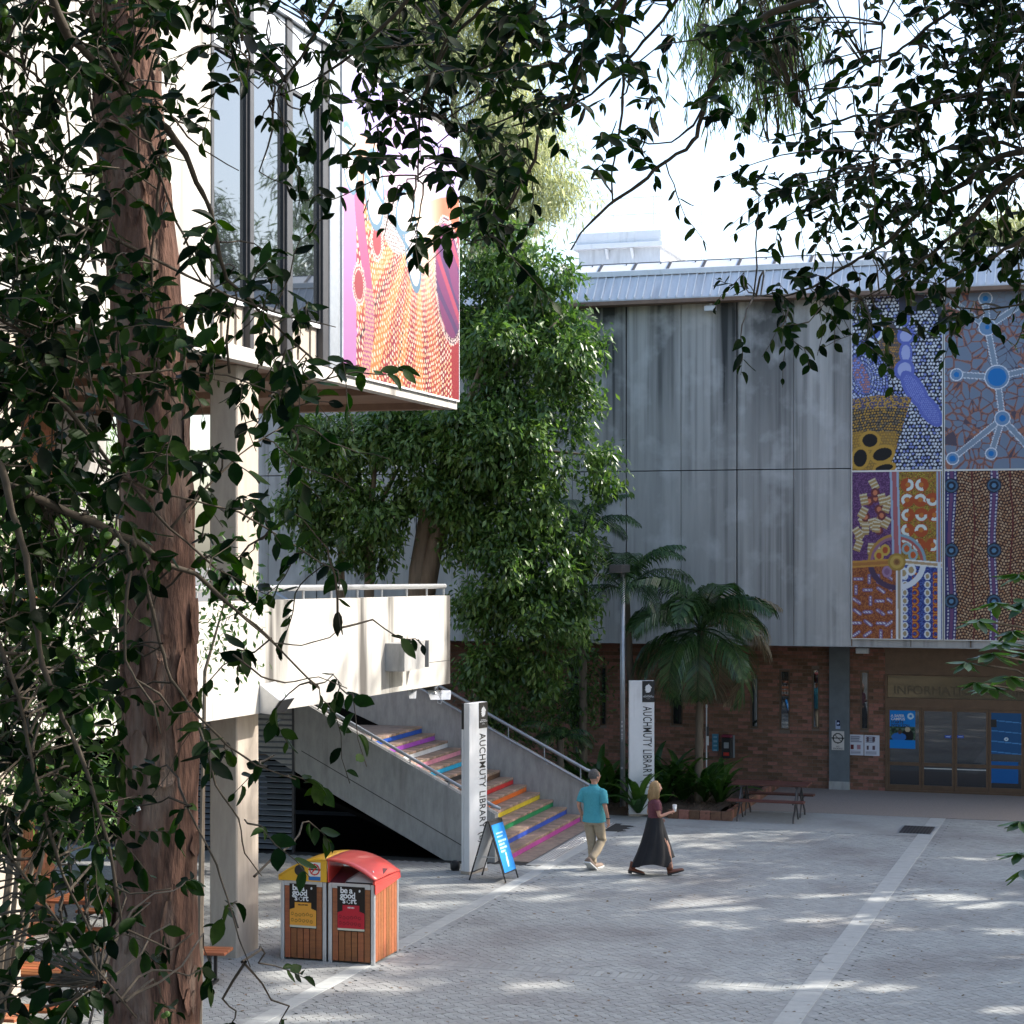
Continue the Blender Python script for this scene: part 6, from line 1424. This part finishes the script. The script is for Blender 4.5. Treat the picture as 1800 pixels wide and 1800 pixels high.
tg = W(236, 1423, 13 - .30); tgo = empty('tree_tag', tg, 0, 'small pale metal tag nailed on the red brown trunk', 'tag'); tgo.rotation_euler = (0, R(-22), 0)
box('plate', M['alu'], tgo, -.042, .042, -.012, -.006, -.018, .018, .002); box('print_strip', M['darkframe'], tgo, -.022, .03, -.0135, -.0125, -.006, .008)
# ---- general crown builder: lobes of leaves with gaps
def crown(name, lobes, n, size, material, parent, tmpl=LEAF_FAR, droop=.5, shell=.55, seed=1, off=(0, 0, 0), clump=14, spread=.25, gaps=None, gapz=0):
    q = np.random.RandomState(seed); w_ = np.array([l[3] * l[4] * l[5] for l in lobes]) ** .75; w_ = w_ / w_.sum(); nc = n // clump
    L_ = np.array(lobes, float)[q.choice(len(lobes), nc, p=w_)]
    d = unit(q.normal(size=(nc, 3))); rad = shell + (1 - shell) * q.rand(nc) ** .6
    cc = L_[:, :3] + d * L_[:, 3:6] * rad[:, None] * (1 + .18 * np.sin(d[:, :1] * 5 + d[:, 1:2] * 7 + L_[:, :1]))
    P = (cc[:, None] + q.normal(size=(nc, clump, 3)) * spread * np.array([1, 1, .8])).reshape(-1, 3)
    out = np.repeat(d, clump, 0)
    if gaps is not None:                      # leaves removed along sun rays so bright streaks land at chosen spots
        s3 = np.array(sun_dir[:]); g_ = P - s3 * ((P[:, 2:3] - gapz) / s3[2]); keep = np.ones(len(P), bool)
        for gx_, gy_, ra, rb_, gz2 in gaps:
            g_ = P - s3 * ((P[:, 2:3] - gz2) / s3[2]); keep &= (((g_[:, 0] - gx_) / ra) ** 2 + ((g_[:, 1] - gy_ - .12 * np.sin(g_[:, 0] * 4 + gx_)) / rb_) ** 2) > q.uniform(.45, 1.35, len(P))
        P, out = P[keep], out[keep]
    else: keep = np.ones(len(P), bool)
    D = unit(out * .6 + q.normal(size=P.shape) * .6 + np.array([0, 0, -droop])); Nn = unit(out * .5 + q.normal(size=P.shape) * .5 + np.array([0, 0, .7]))
    tint = np.clip(np.repeat(q.rand(nc), clump)[keep] * .55 + q.rand(len(P)) * .45, 0, 1)
    o = link(name, leaves_mesh(name, P - np.array(off), D, Nn, q.uniform(.65, 1.25, len(P)) * size, tmpl, material, tint), parent); o['kind'] = 'stuff'
    return cc
def sublobes(lobs, k, f, seed):                # break each mass into smaller uneven ones
    q = np.random.RandomState(seed); out = []
    for l in lobs:
        for _ in range(k):
            d = unit(q.normal(size=3)); s_ = f * q.uniform(.7, 1.25); out.append((l[0] + d[0] * l[3] * .75, l[1] + d[1] * l[4] * .75, l[2] + d[2] * l[5] * .8, l[3] * s_, l[4] * s_, l[5] * s_ * .8))
    return out
def limbs(parent, base, tips, r, material, off, name='limb'):
    for t in tips:
        b, t = Vector(base), Vector(t); m_ = b.lerp(t, .5) + Vector((rnd.uniform(-.3, .3), rnd.uniform(-.3, .3), rnd.uniform(0, .5)))
        pts = [b.lerp(m_, s).lerp(m_.lerp(t, s), s) - Vector(off) for s in np.linspace(0, 1, 7)]
        m = MB(); m.tube(pts, [r * (1 - .85 * i / 6) for i in range(7)], 7); m.build(name, material, parent, smooth=True)
def lobe(px, py, Y, rx, rz, ry=None):         # lobe given by its place in the survey and radius in pixels
    p = W(px, py, Y); return (p.x, p.y, p.z, rx * Y / F, (ry if ry is not None else min(rx, rz) * Y / F * .8), rz * Y / F)
# ---- evergreen between the stairs and the library
ev_b = Vector((W(745, 1200, 42.5).x, 42.5, 0))
et = empty('evergreen_tree', ev_b, 0, 'tall dense evergreen tree between the stairs and the grey library wall', 'tree')
lob = [lobe(*a) for a in ((900, 480, 42.6, 95, 80), (975, 560, 42.2, 65, 55), (930, 640, 41.8, 110, 90), (990, 655, 41.6, 42, 50), (870, 760, 41.6, 80, 90), (955, 780, 41.3, 75, 70), (1048, 790, 41.2, 28, 38), (1045, 600, 42.0, 26, 26),
       (860, 900, 41.6, 70, 90), (925, 885, 41.2, 60, 60), (900, 1000, 41.4, 90, 80), (990, 1030, 41.2, 55, 60), (880, 1110, 41.6, 80, 80), (960, 1110, 41.2, 75, 60), (830, 580, 42.8, 60, 100), (860, 1180, 41.8, 60, 50), (940, 1180, 41.5, 50, 40), (880, 830, 41.8, 80, 70), (900, 950, 41.8, 90, 60), (850, 440, 43, 60, 70), (850, 680, 42.2, 60, 80), (1010, 950, 41.8, 50, 60), (1000, 1080, 41.8, 50, 70), (1030, 720, 41.8, 35, 40), (840, 780, 42, 60, 60), (1040, 850, 42.0, 40, 30))]
crown('crown', sublobes(lob, 10, .46, 5), 42000, .185, M['leaf_mid'], et, off=ev_b, seed=3, spread=.15, droop=.9, shell=.7, clump=20)
trunk_b = [W(735, 1120, 42.5), W(738, 1000, 42.5), W(752, 900, 42.5), W(790, 800, 42.4), W(850, 680, 42.3), W(900, 520, 42.4)]
m = MB(); m.tube([ev_b - ev_b] + [p - ev_b for p in trunk_b], [.36, .30, .24, .20, .17, .12, .05], 12); m.build('trunk', M['bark_grey'], et, smooth=True)
m = MB(); m.tube([W(742, 1080, 42.4) - ev_b, W(765, 960, 42.3) - ev_b, W(785, 880, 42.2) - ev_b, W(800, 780, 42) - ev_b, W(780, 700, 42) - ev_b], [.22, .18, .15, .10, .05], 10); m.build('trunk', M['bark_grey'], et, smooth=True)
limbs(et, W(790, 800, 42.4), [W(x, y, 41.8) for x, y in ((950, 780), (1000, 700), (1040, 800), (930, 900), (870, 560), (985, 560))], .10, M['bark_grey'], ev_b)
# ---- lower darker tree behind the walkway, under the overhang
b2 = Vector((W(640, 1200, 43).x, 42.9, 0)); e2 = empty('evergreen_tree', b2, 0, 'shorter dark green tree behind the walkway, under the end of the mural box', 'tree')
lob = [lobe(*a) for a in ((560, 800, 42.6, 60, 60), (640, 780, 42.6, 70, 55), (720, 790, 42.4, 75, 70), (790, 830, 42.0, 60, 90), (600, 880, 42.6, 60, 50), (690, 900, 42.2, 60, 55), (650, 970, 42.4, 40, 40), (540, 900, 42.8, 45, 60), (800, 740, 42.2, 60, 50), (520, 770, 42.8, 50, 45), (760, 880, 42.2, 50, 50), (580, 960, 42.8, 50, 40), (700, 740, 42.6, 60, 35), (810, 930, 42, 40, 60))]
crown('crown', sublobes(lob, 9, .44, 6), 20000, .185, M['leaf_mid'], e2, off=b2, seed=8, spread=.15, droop=.9, shell=.7, clump=20)
m = MB(); m.tube([(0, 0, 0), (.1, 0, 3), W(650, 900, 42.6) - b2, W(660, 820, 42.5) - b2], [.16, .13, .10, .04], 9); m.build('trunk', M['bark_grey'], e2, smooth=True)
limbs(e2, W(652, 920, 42.6), [W(x, y, 42.3) for x, y in ((560, 800), (720, 790), (780, 840), (600, 880))], .07, M['bark_grey'], b2)
# ---- pale gum trees beyond the library
def gum(base, lob, n, size, label, seed, tmpl=LEAF_SLIM, material='leaf_gum', spread=.5, limb_r=.22, grp='pale gum trees behind the buildings'):
    base = Vector(base); e = empty('gum_tree', base, 0, label, 'tree', grp)
    cc = crown('crown', sublobes(lob, 5, .5, seed), n, size, M[material], e, tmpl, 1.0, .35, seed, base, 18, spread)
    top = Vector(lob[0][:3]); m = MB(); pts = [Vector((0, 0, 0)), (top - base) * .4 + Vector((.4, 0, 0)), (top - base) * .75, top - base]; m.tube(pts, [limb_r * 1.6, limb_r * 1.2, limb_r * .8, .04], 9); m.build('trunk', M['bark_grey'], e, smooth=True)
    limbs(e, base + (top - base) * .45, [l[:3] for l in lob[1:]], limb_r * .6, M['bark_grey'], base); return e
gum((W(780, 900, 60).x, 60, -.06), [lobe(*a) for a in ((800, 60, 60, 110, 90), (900, 200, 60, 80, 90), (690, 60, 60, 90, 80), (950, 320, 60, 55, 60), (860, 330, 60, 70, 80), (900, 420, 60, 70, 60), (740, 220, 60, 90, 90), (870, 120, 60, 60, 60))], 34000, .36, 'tall pale sunlit gum tree behind the mural box and evergreen', 21)
gum((W(1740, 900, 95).x, 95, -.06), [lobe(*a) for a in ((1740, 425, 95, 60, 35), (1790, 415, 95, 40, 35), (1700, 432, 95, 25, 20))], 5000, .5, 'low pale tree top showing over the roof at the far right', 22)
gum((-26, 70, -.06), [(-24, 70, 13, 6, 4, 4.5), (-18, 72, 11, 5, 4, 4), (-30, 70, 16, 5, 4, 5), (-21, 71, 8, 5, 3, 3)], 14000, .45, 'broad gum tree far behind the left building', 23, material='leaf_mid')
gum((30, 67, -.06), [(30, 67, 19, 5, 4, 5), (25, 69, 15, 4, 4, 4), (36, 66, 22, 5, 4, 5), (33, 63, 14, 4, 4, 4)], 26000, .6, 'tall gum tree beyond the library reflected in the windows', 24, material='leaf_mid')
# ---- drooping fine leaved tree top centre
b3 = Vector((5.4, 13.0, .6)); e3 = empty('weeping_tree', b3, 0, 'fine leaved weeping tree hanging in at the top right of centre', 'tree')
Pn, Dn, Sn = [], [], []; sb = MB()
for (cx_, cy_, wx, n_) in ((1310, 60, 90, 120), (1270, 120, 50, 45), (1370, 130, 45, 60), (1400, 40, 40, 40), (1230, 40, 40, 40)):
    for i in range(n_):
        px, py = cx_ + rs.normal() * wx * .6, cy_ + rs.uniform(-90, 40); Y = 14 + rs.uniform(-.8, .8); p = W(px, py, Y)
        L_ = rs.uniform(.15, .45); sway = rs.normal() * .06; sb.tube([p - b3, p - b3 + Vector((sway * .5, 0, -L_ * .5)), p - b3 + Vector((sway, 0, -L_))], .0025, 3, caps=False)
        for j in range(9):
            t = j / 9; Pn.append((p - b3 + Vector((sway * t, 0, -L_ * t)))[:]); Dn.append((rs.normal() * .35, rs.normal() * .35, -1)); Sn.append(rs.uniform(.10, .17))
o = link('crown', leaves_mesh('crown', np.array(Pn), np.array(Dn), rvec(len(Pn)), Sn, (np.array([(0, 0, 0), (.45, .045, .01), (1, 0, 0), (.45, -.045, .01)]), [(0, 3, 2, 1)]), leafm('weeping leaf', (.12, .20, .05), (.07, .13, .035), .4)), e3); o['kind'] = 'stuff'
sb.build('hanging_twigs', M['twig'], e3, 'stuff')
m = MB(); m.tube([(0, 0, 0), (-.2, .3, 5), (-1.2, .8, 9.6), Vector(W(1420, -90, 14)) - b3, Vector(W(1330, 20, 14)) - b3], [.16, .12, .06, .03, .01], 8); m.build('trunk', M['bark_grey'], e3, smooth=True)
# ---- palms
def frond(parent, base, az, elev, length, nl, lw, ll, droop, material, off=(0, 0, 0), dry=None):
    base = Vector(base) - Vector(off); h = Vector((math.cos(az), math.sin(az), 0)); pts = []
    for t in np.linspace(0, 1, 12):
        a = elev - droop * t ** 1.3; pts.append((t, a))
    P = [base]; st_ = length / 11
    for t, a in pts[1:]: P.append(P[-1] + (h * math.cos(a) + Vector((0, 0, 1)) * math.sin(a)) * st_)
    m = MB(); m.tube(P, [.022 * (1 - .85 * i / 11) for i in range(12)], 5, caps=False)
    f_ = m.build('frond', dry or material, parent)
    Lv = []; sidev = h.cross(Vector((0, 0, 1)))
    Vv, Fv = [], []
    for i in range(nl):
        t = .16 + .84 * i / nl; k = t * 11; j = min(10, int(k)); p = P[j].lerp(P[j + 1], k - j); tg_ = (P[j + 1] - P[j]).normalized(); up = sidev.cross(tg_).normalized()
        l_ = ll * math.sin(math.pi * min(1, t * .82 + .16)) ** .7 * rnd.uniform(.85, 1.1)
        for s_ in (-1, 1):
            d = (sidev * s_ * .85 + tg_ * .75 - Vector((0, 0, .15)) + up * .15 * (1 if up.z > 0 else -1)).normalized(); w_ = tg_ * lw * .5
            b0 = len(Vv); p1 = p + d * l_ * .45; d2 = (d * .75 - Vector((0, 0, .70))).normalized(); p2 = p1 + d2 * l_ * .35; p3 = p2 + (d2 * .5 - Vector((0, 0, .7))).normalized() * l_ * .25
            Vv += [p - w_ * .5, p + w_ * .5, p1 + w_, p1 - w_, p2 + w_ * .7, p2 - w_ * .7, p3]; Fv += [(b0, b0 + 1, b0 + 2, b0 + 3), (b0 + 3, b0 + 2, b0 + 4, b0 + 5), (b0 + 5, b0 + 4, b0 + 6)]
    b = MB(); b.add(Vv, Fv); b.t = list(np.repeat(rs.rand(nl * 2), 7)); b.build('leaflets', material, f_, 'stuff')
    return f_
def palm(px, pyc, Y, label, n, length, elevs, ll=.42, trunk_to=None, seed=0, sp=R(360), az0=0, lean=0, drys=0, lw=.035, nl=34):
    rnd.seed(seed); c = W(px, pyc, Y); base = Vector((c.x + lean, Y, 0)); e = empty('palm', base, 0, label, 'palm', 'palms in the garden bed')
    m = MB(); k = 14; m.tube([(0 + (c.x - base.x) * (i / k) ** 1.5, 0, c.z * i / k) for i in range(k + 1)], [.095 * (1.15 if i % 2 else 1) - .002 * i for i in range(k + 1)], 9); m.build('trunk', M['bark_grey'], e, smooth=True)
    for i in range(n):
        az = az0 + sp * i / n + rnd.uniform(-.2, .2); el = elevs[i % len(elevs)] + rnd.uniform(-.1, .1)
        dry = i < drys
        frond(e, c, az, el - (.3 if dry else 0), length * rnd.uniform(.85, 1.1), nl, lw, ll * rnd.uniform(.8, 1.1), R(rnd.uniform(85, 130)), M['leaf_palm_dry'] if dry else M['leaf_palm'], base)
    return e
palm(1232, 1108, 42.8, 'drooping palm with dry brown frond tips in front of the brick wall', 26, 2.15, [R(80), R(48), R(10), R(62), R(-10)], .95, seed=4, drys=6, lean=-.05, lw=.034, nl=52)
palm(1100, 1040, 43.2, 'taller feathery palm behind the lamp post with fronds over the concrete', 13, 2.1, [R(80), R(55), R(25)], .6, seed=9, lean=.2)
palm(1025, 945, 43.2, 'slim palm beside the evergreen crown at the library wall', 11, 1.6, [R(80), R(50), R(20)], .5, seed=12)
palm(985, 1300, 42.2, 'small low palm between the stair wall and the lamp post', 8, .95, [R(60), R(35)], .35, seed=15, lw=.03, nl=20)
palm(600, 930, 43.2, 'dark palm behind the walkway at the left of the evergreen', 9, 1.5, [R(70), R(30), R(0)], .45, seed=18)
# ---- strap leaved plants in the bed
def strap(loc, n, ln, w_, label, seed, grp, material='leaf_bright'):
    rnd.seed(seed); e = empty('strap_leaf_plant', loc, 0, label, 'plant', grp)
    for i in range(n):
        az = 2 * math.pi * i / n + rnd.uniform(-.3, .3); el = R(rnd.uniform(40, 85)); L_ = ln * rnd.uniform(.7, 1.1); h = Vector((math.cos(az), math.sin(az), 0)); s_ = h.cross(Vector((0, 0, 1)))
        P = [Vector((h.x * .04, h.y * .04, 0))]; vs = []; k = 7
        for j in range(k):
            a = el - R(80) * (j / k) ** 1.5; P.append(P[-1] + (h * math.cos(a) + Vector((0, 0, math.sin(a)))) * L_ / k)
        for j, p in enumerate(P):
            ww = w_ * (.25 + math.sin(math.pi * min(1, j / k * .9 + .08))) * .5 if j < k else .002; vs += [p - s_ * ww + Vector((0, 0, ww * .35)), p, p + s_ * ww + Vector((0, 0, ww * .35))]
        m = MB(); m.add(vs, [(3 * j + q, 3 * j + q + 1, 3 * j + q + 4, 3 * j + q + 3) for j in range(k) for q in (0, 1)], .1 + .8 * rnd.random()); m.build('leaf', M[material], e)
    return e
def bedpt(px, py): g = G(px, py); return (g.x, g.y, .08)
for i, (px, py, n, ln, w_, lb_) in enumerate(((1052, 1420, 14, .95, .10, 'broad strap leaved plant at the end of the stair wall'), (1082, 1418, 13, .90, .10, 'strap leaved plant just left of the lamp post'), (1122, 1436, 12, .75, .11, 'bright strap leaved plant in front of the farther name sign'),
        (1168, 1418, 14, .95, .10, 'strap leaved plant right of the farther name sign'), (1200, 1416, 14, .90, .11, 'strap leaved plant in the middle of the brick edged bed'), (1235, 1418, 14, .85, .10, 'strap leaved plant at the foot of the drooping palm'),
        (1264, 1420, 12, .80, .10, 'strap leaved plant at the right corner of the bed'), (1020, 1408, 12, .9, .10, 'strap leaved plant behind the lower end of the stair rail'), (1148, 1402, 12, 1.0, .10, 'tall strap leaved plant behind the farther name sign'))):
    strap(bedpt(px, py), n + 5, ln * 1.6, w_ * 1.35, lb_, 30 + i, 'strap leaved plants in the garden bed')
# ---- dark shrubs at the wall behind the stairs
for px, py, Y, r_, lb_, sd in ((900, 1230, 43, 60, 'dark shrub above the stair wall against the bricks', 41), (1010, 1200, 43.6, 50, 'dark shrub beside the small palm at the brick wall', 42)):
    b = Vector((W(px, py, Y).x, Y, 0)); e = empty('shrub', b, 0, lb_, 'shrub', 'shrubs against the bricks')
    crown('foliage', [lobe(px, py, Y, r_, 70), lobe(px - 20, py + 60, Y, r_ * .8, 60)], 2600, .13, M['leaf_mid'], e, off=b, seed=sd, spread=.2)
    m = MB(); m.tube([(0, 0, 0), (0, 0, 1.4)], [.05, .02], 6); m.build('stem', M['bark_grey'], e)
# ---- shrubs between trunk and left building (finer leaves)
b = Vector((-4.6, 17.0, .05)); e = empty('shrub', b, 0, 'tall small leaved shrub behind the red brown trunk at the left edge', 'shrub')
crown('foliage', [lobe(60, 950, 17, 95, 110), lobe(170, 1000, 17, 60, 90), lobe(50, 1160, 17, 90, 110), lobe(160, 1200, 17, 55, 90), lobe(60, 1350, 17, 80, 90), lobe(150, 1400, 17, 50, 70)], 8500, .085, M['leaf_mid'], e, off=b, seed=51, spread=.16, shell=.2)
m = MB(); m.tube([(0, 0, 0), (.1, 0, 2), (.3, 0, 4)], [.06, .04, .02], 7); m.build('stem', M['bark_grey'], e); limbs(e, b + Vector((.1, 0, 1.5)), [W(60, 1000, 17), W(160, 1050, 17), W(120, 1250, 17)], .03, M['bark_grey'], b)
b = Vector((-2.55, 15.5, .3)); e = empty('shrub', b, 0, 'thin small leaved shrub just right of the red brown trunk', 'shrub')
crown('foliage', [lobe(385, 1010, 15.5, 42, 60), lobe(430, 1060, 15.5, 40, 45), lobe(385, 1110, 15.5, 30, 50), lobe(400, 1170, 15.5, 35, 25)], 420, .075, M['leaf_bright'], e, off=b, seed=52, spread=.14, shell=.1)
m = MB(); m.tube([(0, 0, 0), (.05, 0, 2.2), W(360, 1180, 15.5) - b, W(400, 1040, 15.5) - b], [.04, .03, .015, .006], 6); m.build('stem', M['bark_grey'], e)
# ---- whorled shrub at the right edge
b = Vector((3.2, 9.5, 1.6)); e = empty('umbrella_shrub', b, 0, 'green whorled leaf shrub reaching in from the right edge', 'shrub')
Pn, Dn, Nn_, Sn = [], [], [], []; stb = MB()
for (px, py, n_, s_) in ((1790, 1010, 9, .12), (1750, 1060, 9, .12), (1720, 1090, 8, .11), (1780, 1110, 9, .12), (1745, 1150, 9, .12), (1700, 1165, 8, .10), (1775, 1190, 9, .13), (1740, 1205, 9, .12), (1715, 1200, 7, .1), (1800, 1060, 8, .12), (1800, 1150, 9, .12), (1760, 1130, 8, .12), (1795, 1445, 8, .12), (1792, 1500, 9, .12), (1800, 1530, 7, .12)):
    c = W(px, py, 9.2 + rs.uniform(-.3, .3)) - b; root = W(1870, py + 60, 9.6) - b; stb.tube([root, root.lerp(c, .5) + Vector((0, 0, .05)), c], [.008, .006, .004], 5)
    for k in range(n_):
        a = 2 * math.pi * k / n_ + rs.uniform(-.2, .2); d = Vector((math.cos(a), math.sin(a) * .8, -.35 + rs.normal() * .2)); Pn.append(c[:]); Dn.append(d[:]); Nn_.append((rs.normal() * .2, rs.normal() * .2, 1)); Sn.append(s_ * rs.uniform(.8, 1.2))
LW = (LEAF_NEAR[0] * np.array([1, .75, 1]), LEAF_NEAR[1])
o = link('foliage', leaves_mesh('foliage', np.array(Pn), np.array(Dn), np.array(Nn_), Sn, LW, M['leaf_bright']), e); o['kind'] = 'stuff'; stb.build('stems', M['twig'], e, 'stuff')
m = MB(); m.tube([(0.05, 0, 0), (.0, 0, 2.0), W(1870, 1200, 9.6) - b, W(1870, 1060, 9.6) - b], [.05, .04, .02, .01], 7); m.build('trunk', M['bark_grey'], e)
# ---- unseen shade trees by the plaza cast dapple; others added to dim near leaves
STREAKS = [(1225, 1595, 95, 6), (930, 1564, 60, 4), (940, 1583, 50, 4), (987, 1525, 60, 4), (1112, 1530, 70, 3.5), (1237, 1516, 55, 3), (1107, 1482, 32, 2.5), (1217, 1486, 50, 2.5), (1262, 1580, 60, 3), (1250, 1627, 80, 5), (1300, 1735, 100, 8), (925, 1735, 80, 9),
    (1420, 1542, 45, 3), (1675, 1492, 36, 2.5), (1712, 1510, 80, 3), (1487, 1577, 95, 4.5), (1600, 1573, 80, 5), (1700, 1588, 80, 9), (1780, 1574, 40, 4), (1475, 1618, 115, 6), (1575, 1633, 80, 4), (1750, 1638, 60, 8), (1500, 1735, 110, 7), (1775, 1683, 40, 4), (1762, 1775, 95, 5),
    (800, 1555, 80, 4), (780, 1571, 60, 4), (750, 1592, 60, 5), (475, 1578, 30, 5), (470, 1625, 30, 8), (625, 1734, 130, 12), (500, 1712, 60, 11), (700, 1702, 50, 6), (560, 1790, 120, 7)]
GAPS = []  # streak spots turned into cuts in the shade crowns
for sx_, sy_, hw_, hh_ in STREAKS:
    g_c = G(sx_, sy_); GAPS.append((g_c.x, g_c.y, max(.3, hw_ * 1.35 * g_c.y / F), max(.30, 1.7 * hh_ * g_c.y ** 2 / (H * F)), 0.0))
bp_ = G(690, 1690); GAPS += [(bp_.x, bp_.y + .3, .35, .75, z_) for z_ in (.2, .5, .8, 1.1, 1.35)]
for px_, py_, Y_ in ((905, 1470, 37.5), (750, 1325, 38.5), (700, 1345, 37.5)):
    p_ = W(px_, py_, Y_); GAPS.append((p_.x, p_.y, .55, .45, p_.z))
def shade(base, lob, n, size, label, seed, tmpl=LEAF_FAR, spread=.5, clump=16):
    b = Vector(base); e = empty('shade_tree', b, 0, label, 'tree', 'shade trees right of the plaza')
    crown('crown', lob, n, size, M['leaf_mid'], e, tmpl, .4, .15, seed, b, clump, spread, gaps=GAPS)
    t_ = Vector(lob[0][:3]) - b; m = MB(); m.tube([(0, 0, 0), t_ * .5, t_], [.3, .22, .08], 9); m.build('trunk', M['bark_grey'], e, smooth=True)
    limbs(e, b + t_ * .45, [l[:3] for l in lob[1:]], .13, M['bark_grey'], b)
SH = [((20, 27, -.06), [(20, 28, 11.5, 4.2, 4.6, 3.8), (17, 31, 9.5, 3.2, 3.4, 2.8), (23, 25, 12.5, 3.4, 4, 3.2)], 'broad shade tree level with the bins beyond the right edge'), ((22, 34, -.06), [(22, 35, 12, 4.2, 4.6, 3.8), (19, 38, 9.5, 3.2, 3.4, 2.8), (26, 33, 13.5, 3.5, 4, 3.2)], 'broad shade tree level with the walking people beyond the right edge'),
      ((26, 41, -.06), [(27, 41, 13.5, 4, 4, 3.5), (23, 43, 10.5, 3, 3, 2.5)], 'shade tree beside the library entry beyond the right edge'), ((18, 20, -.06), [(18, 21, 11, 4, 4.5, 3.8), (15, 24, 9, 3, 3, 2.5)], 'shade tree at the near end of the plaza beyond the right edge'), ((31, 30, -.06), [(31, 31, 15, 4.2, 5, 3.8), (33, 37, 16, 4, 4, 3.4)], 'tallest shade tree far right of the plaza'),
      ((23, 38, -.06), [(22, 35, 18.4, 4, 4, 2.9), (22.5, 42, 18.4, 4, 4, 2.9), (19, 30.5, 16.4, 3.6, 3.6, 2.6), (25, 29, 19.5, 4, 3.6, 3)], 'very tall shade tree behind the others right of the plaza'),
      ((28, 22, -.06), [(28, 23, 14, 4.2, 5, 3.8), (30, 17, 13, 4, 4, 3.6)], 'tall shade tree far right of the near plaza')]
for i, (b, l, lb_) in enumerate(SH): shade(b, l, 6200 * len(l), .38, lb_, 60 + i)
shade((9, 6, 2.2), [(9, 7, 10.5, 3, 4, 3.2), (7.5, 10, 11.5, 3, 3.2, 2.4), (12, 9, 11.5, 3.5, 4, 3)], 9000, .26, 'leafy tree to the right of the viewpoint', 70)
shade((10, 14, .4), [(11, 14, 9, 3, 3.5, 3.2), (13, 17, 11, 3.2, 3, 3), (10, 15.5, 13.5, 3.2, 2.8, 2.8), (11, 12, 16, 3, 3, 3)], 16000, .26, 'second leafy tree to the right of the viewpoint', 71)

shade((-5, -5, 4.1), [(-4, -4, 12, 6, 5, 3.5), (3, -6, 12.5, 6, 5, 3.5), (-1, -1, 13.5, 5, 4, 2.5)], 9000, .34, 'unseen spreading tree added behind the viewpoint for shade', 72)  # crown put here to block sky light from the near leaves
shade((-9, 3, 3.4), [(-9, 4, 11, 4, 5, 4), (-8, 9, 12, 4, 4, 3)], 7000, .32, 'tree left of the viewpoint', 73)
shade((3.5, 1.5, 4.0), [(2.0, 3.0, 11.2, 3.5, 3.2, 2.0), (5.5, 5, 10.8, 3, 3, 2.0), (-1.5, 3.5, 11.5, 3, 3, 1.8)], 9000, .24, 'unseen tree added over the viewpoint for shade', 74)  # overhead crown added to keep the near leaves dark

# ---- fallen leaves on the paving
q = np.random.RandomState(77); Pl = []
for i in range(520):
    px, py = q.uniform(380, 1800), 1455 + 345 * q.rand() ** .8; g = G(px, py)
    lu_, lv_ = LF.loc(g)
    if lv_ > 8.8 and lu_ < 1.8: continue
    Pl.append((g.x, g.y, .006))
Pl = np.array(Pl); dd_ = q.normal(size=(len(Pl), 3)) * [1, 1, .08]; nn_ = q.normal(size=(len(Pl), 3)) * .15 + [0, 0, 1]
o = link('leaf_litter', leaves_mesh('leaf_litter', Pl, dd_, nn_, q.uniform(.03, .07, len(Pl)), LEAF_NEAR, leafm('fallen leaf', (.20, .13, .05), (.10, .06, .03), .05, .7)))
tag(o, None, None, None, 'stuff')
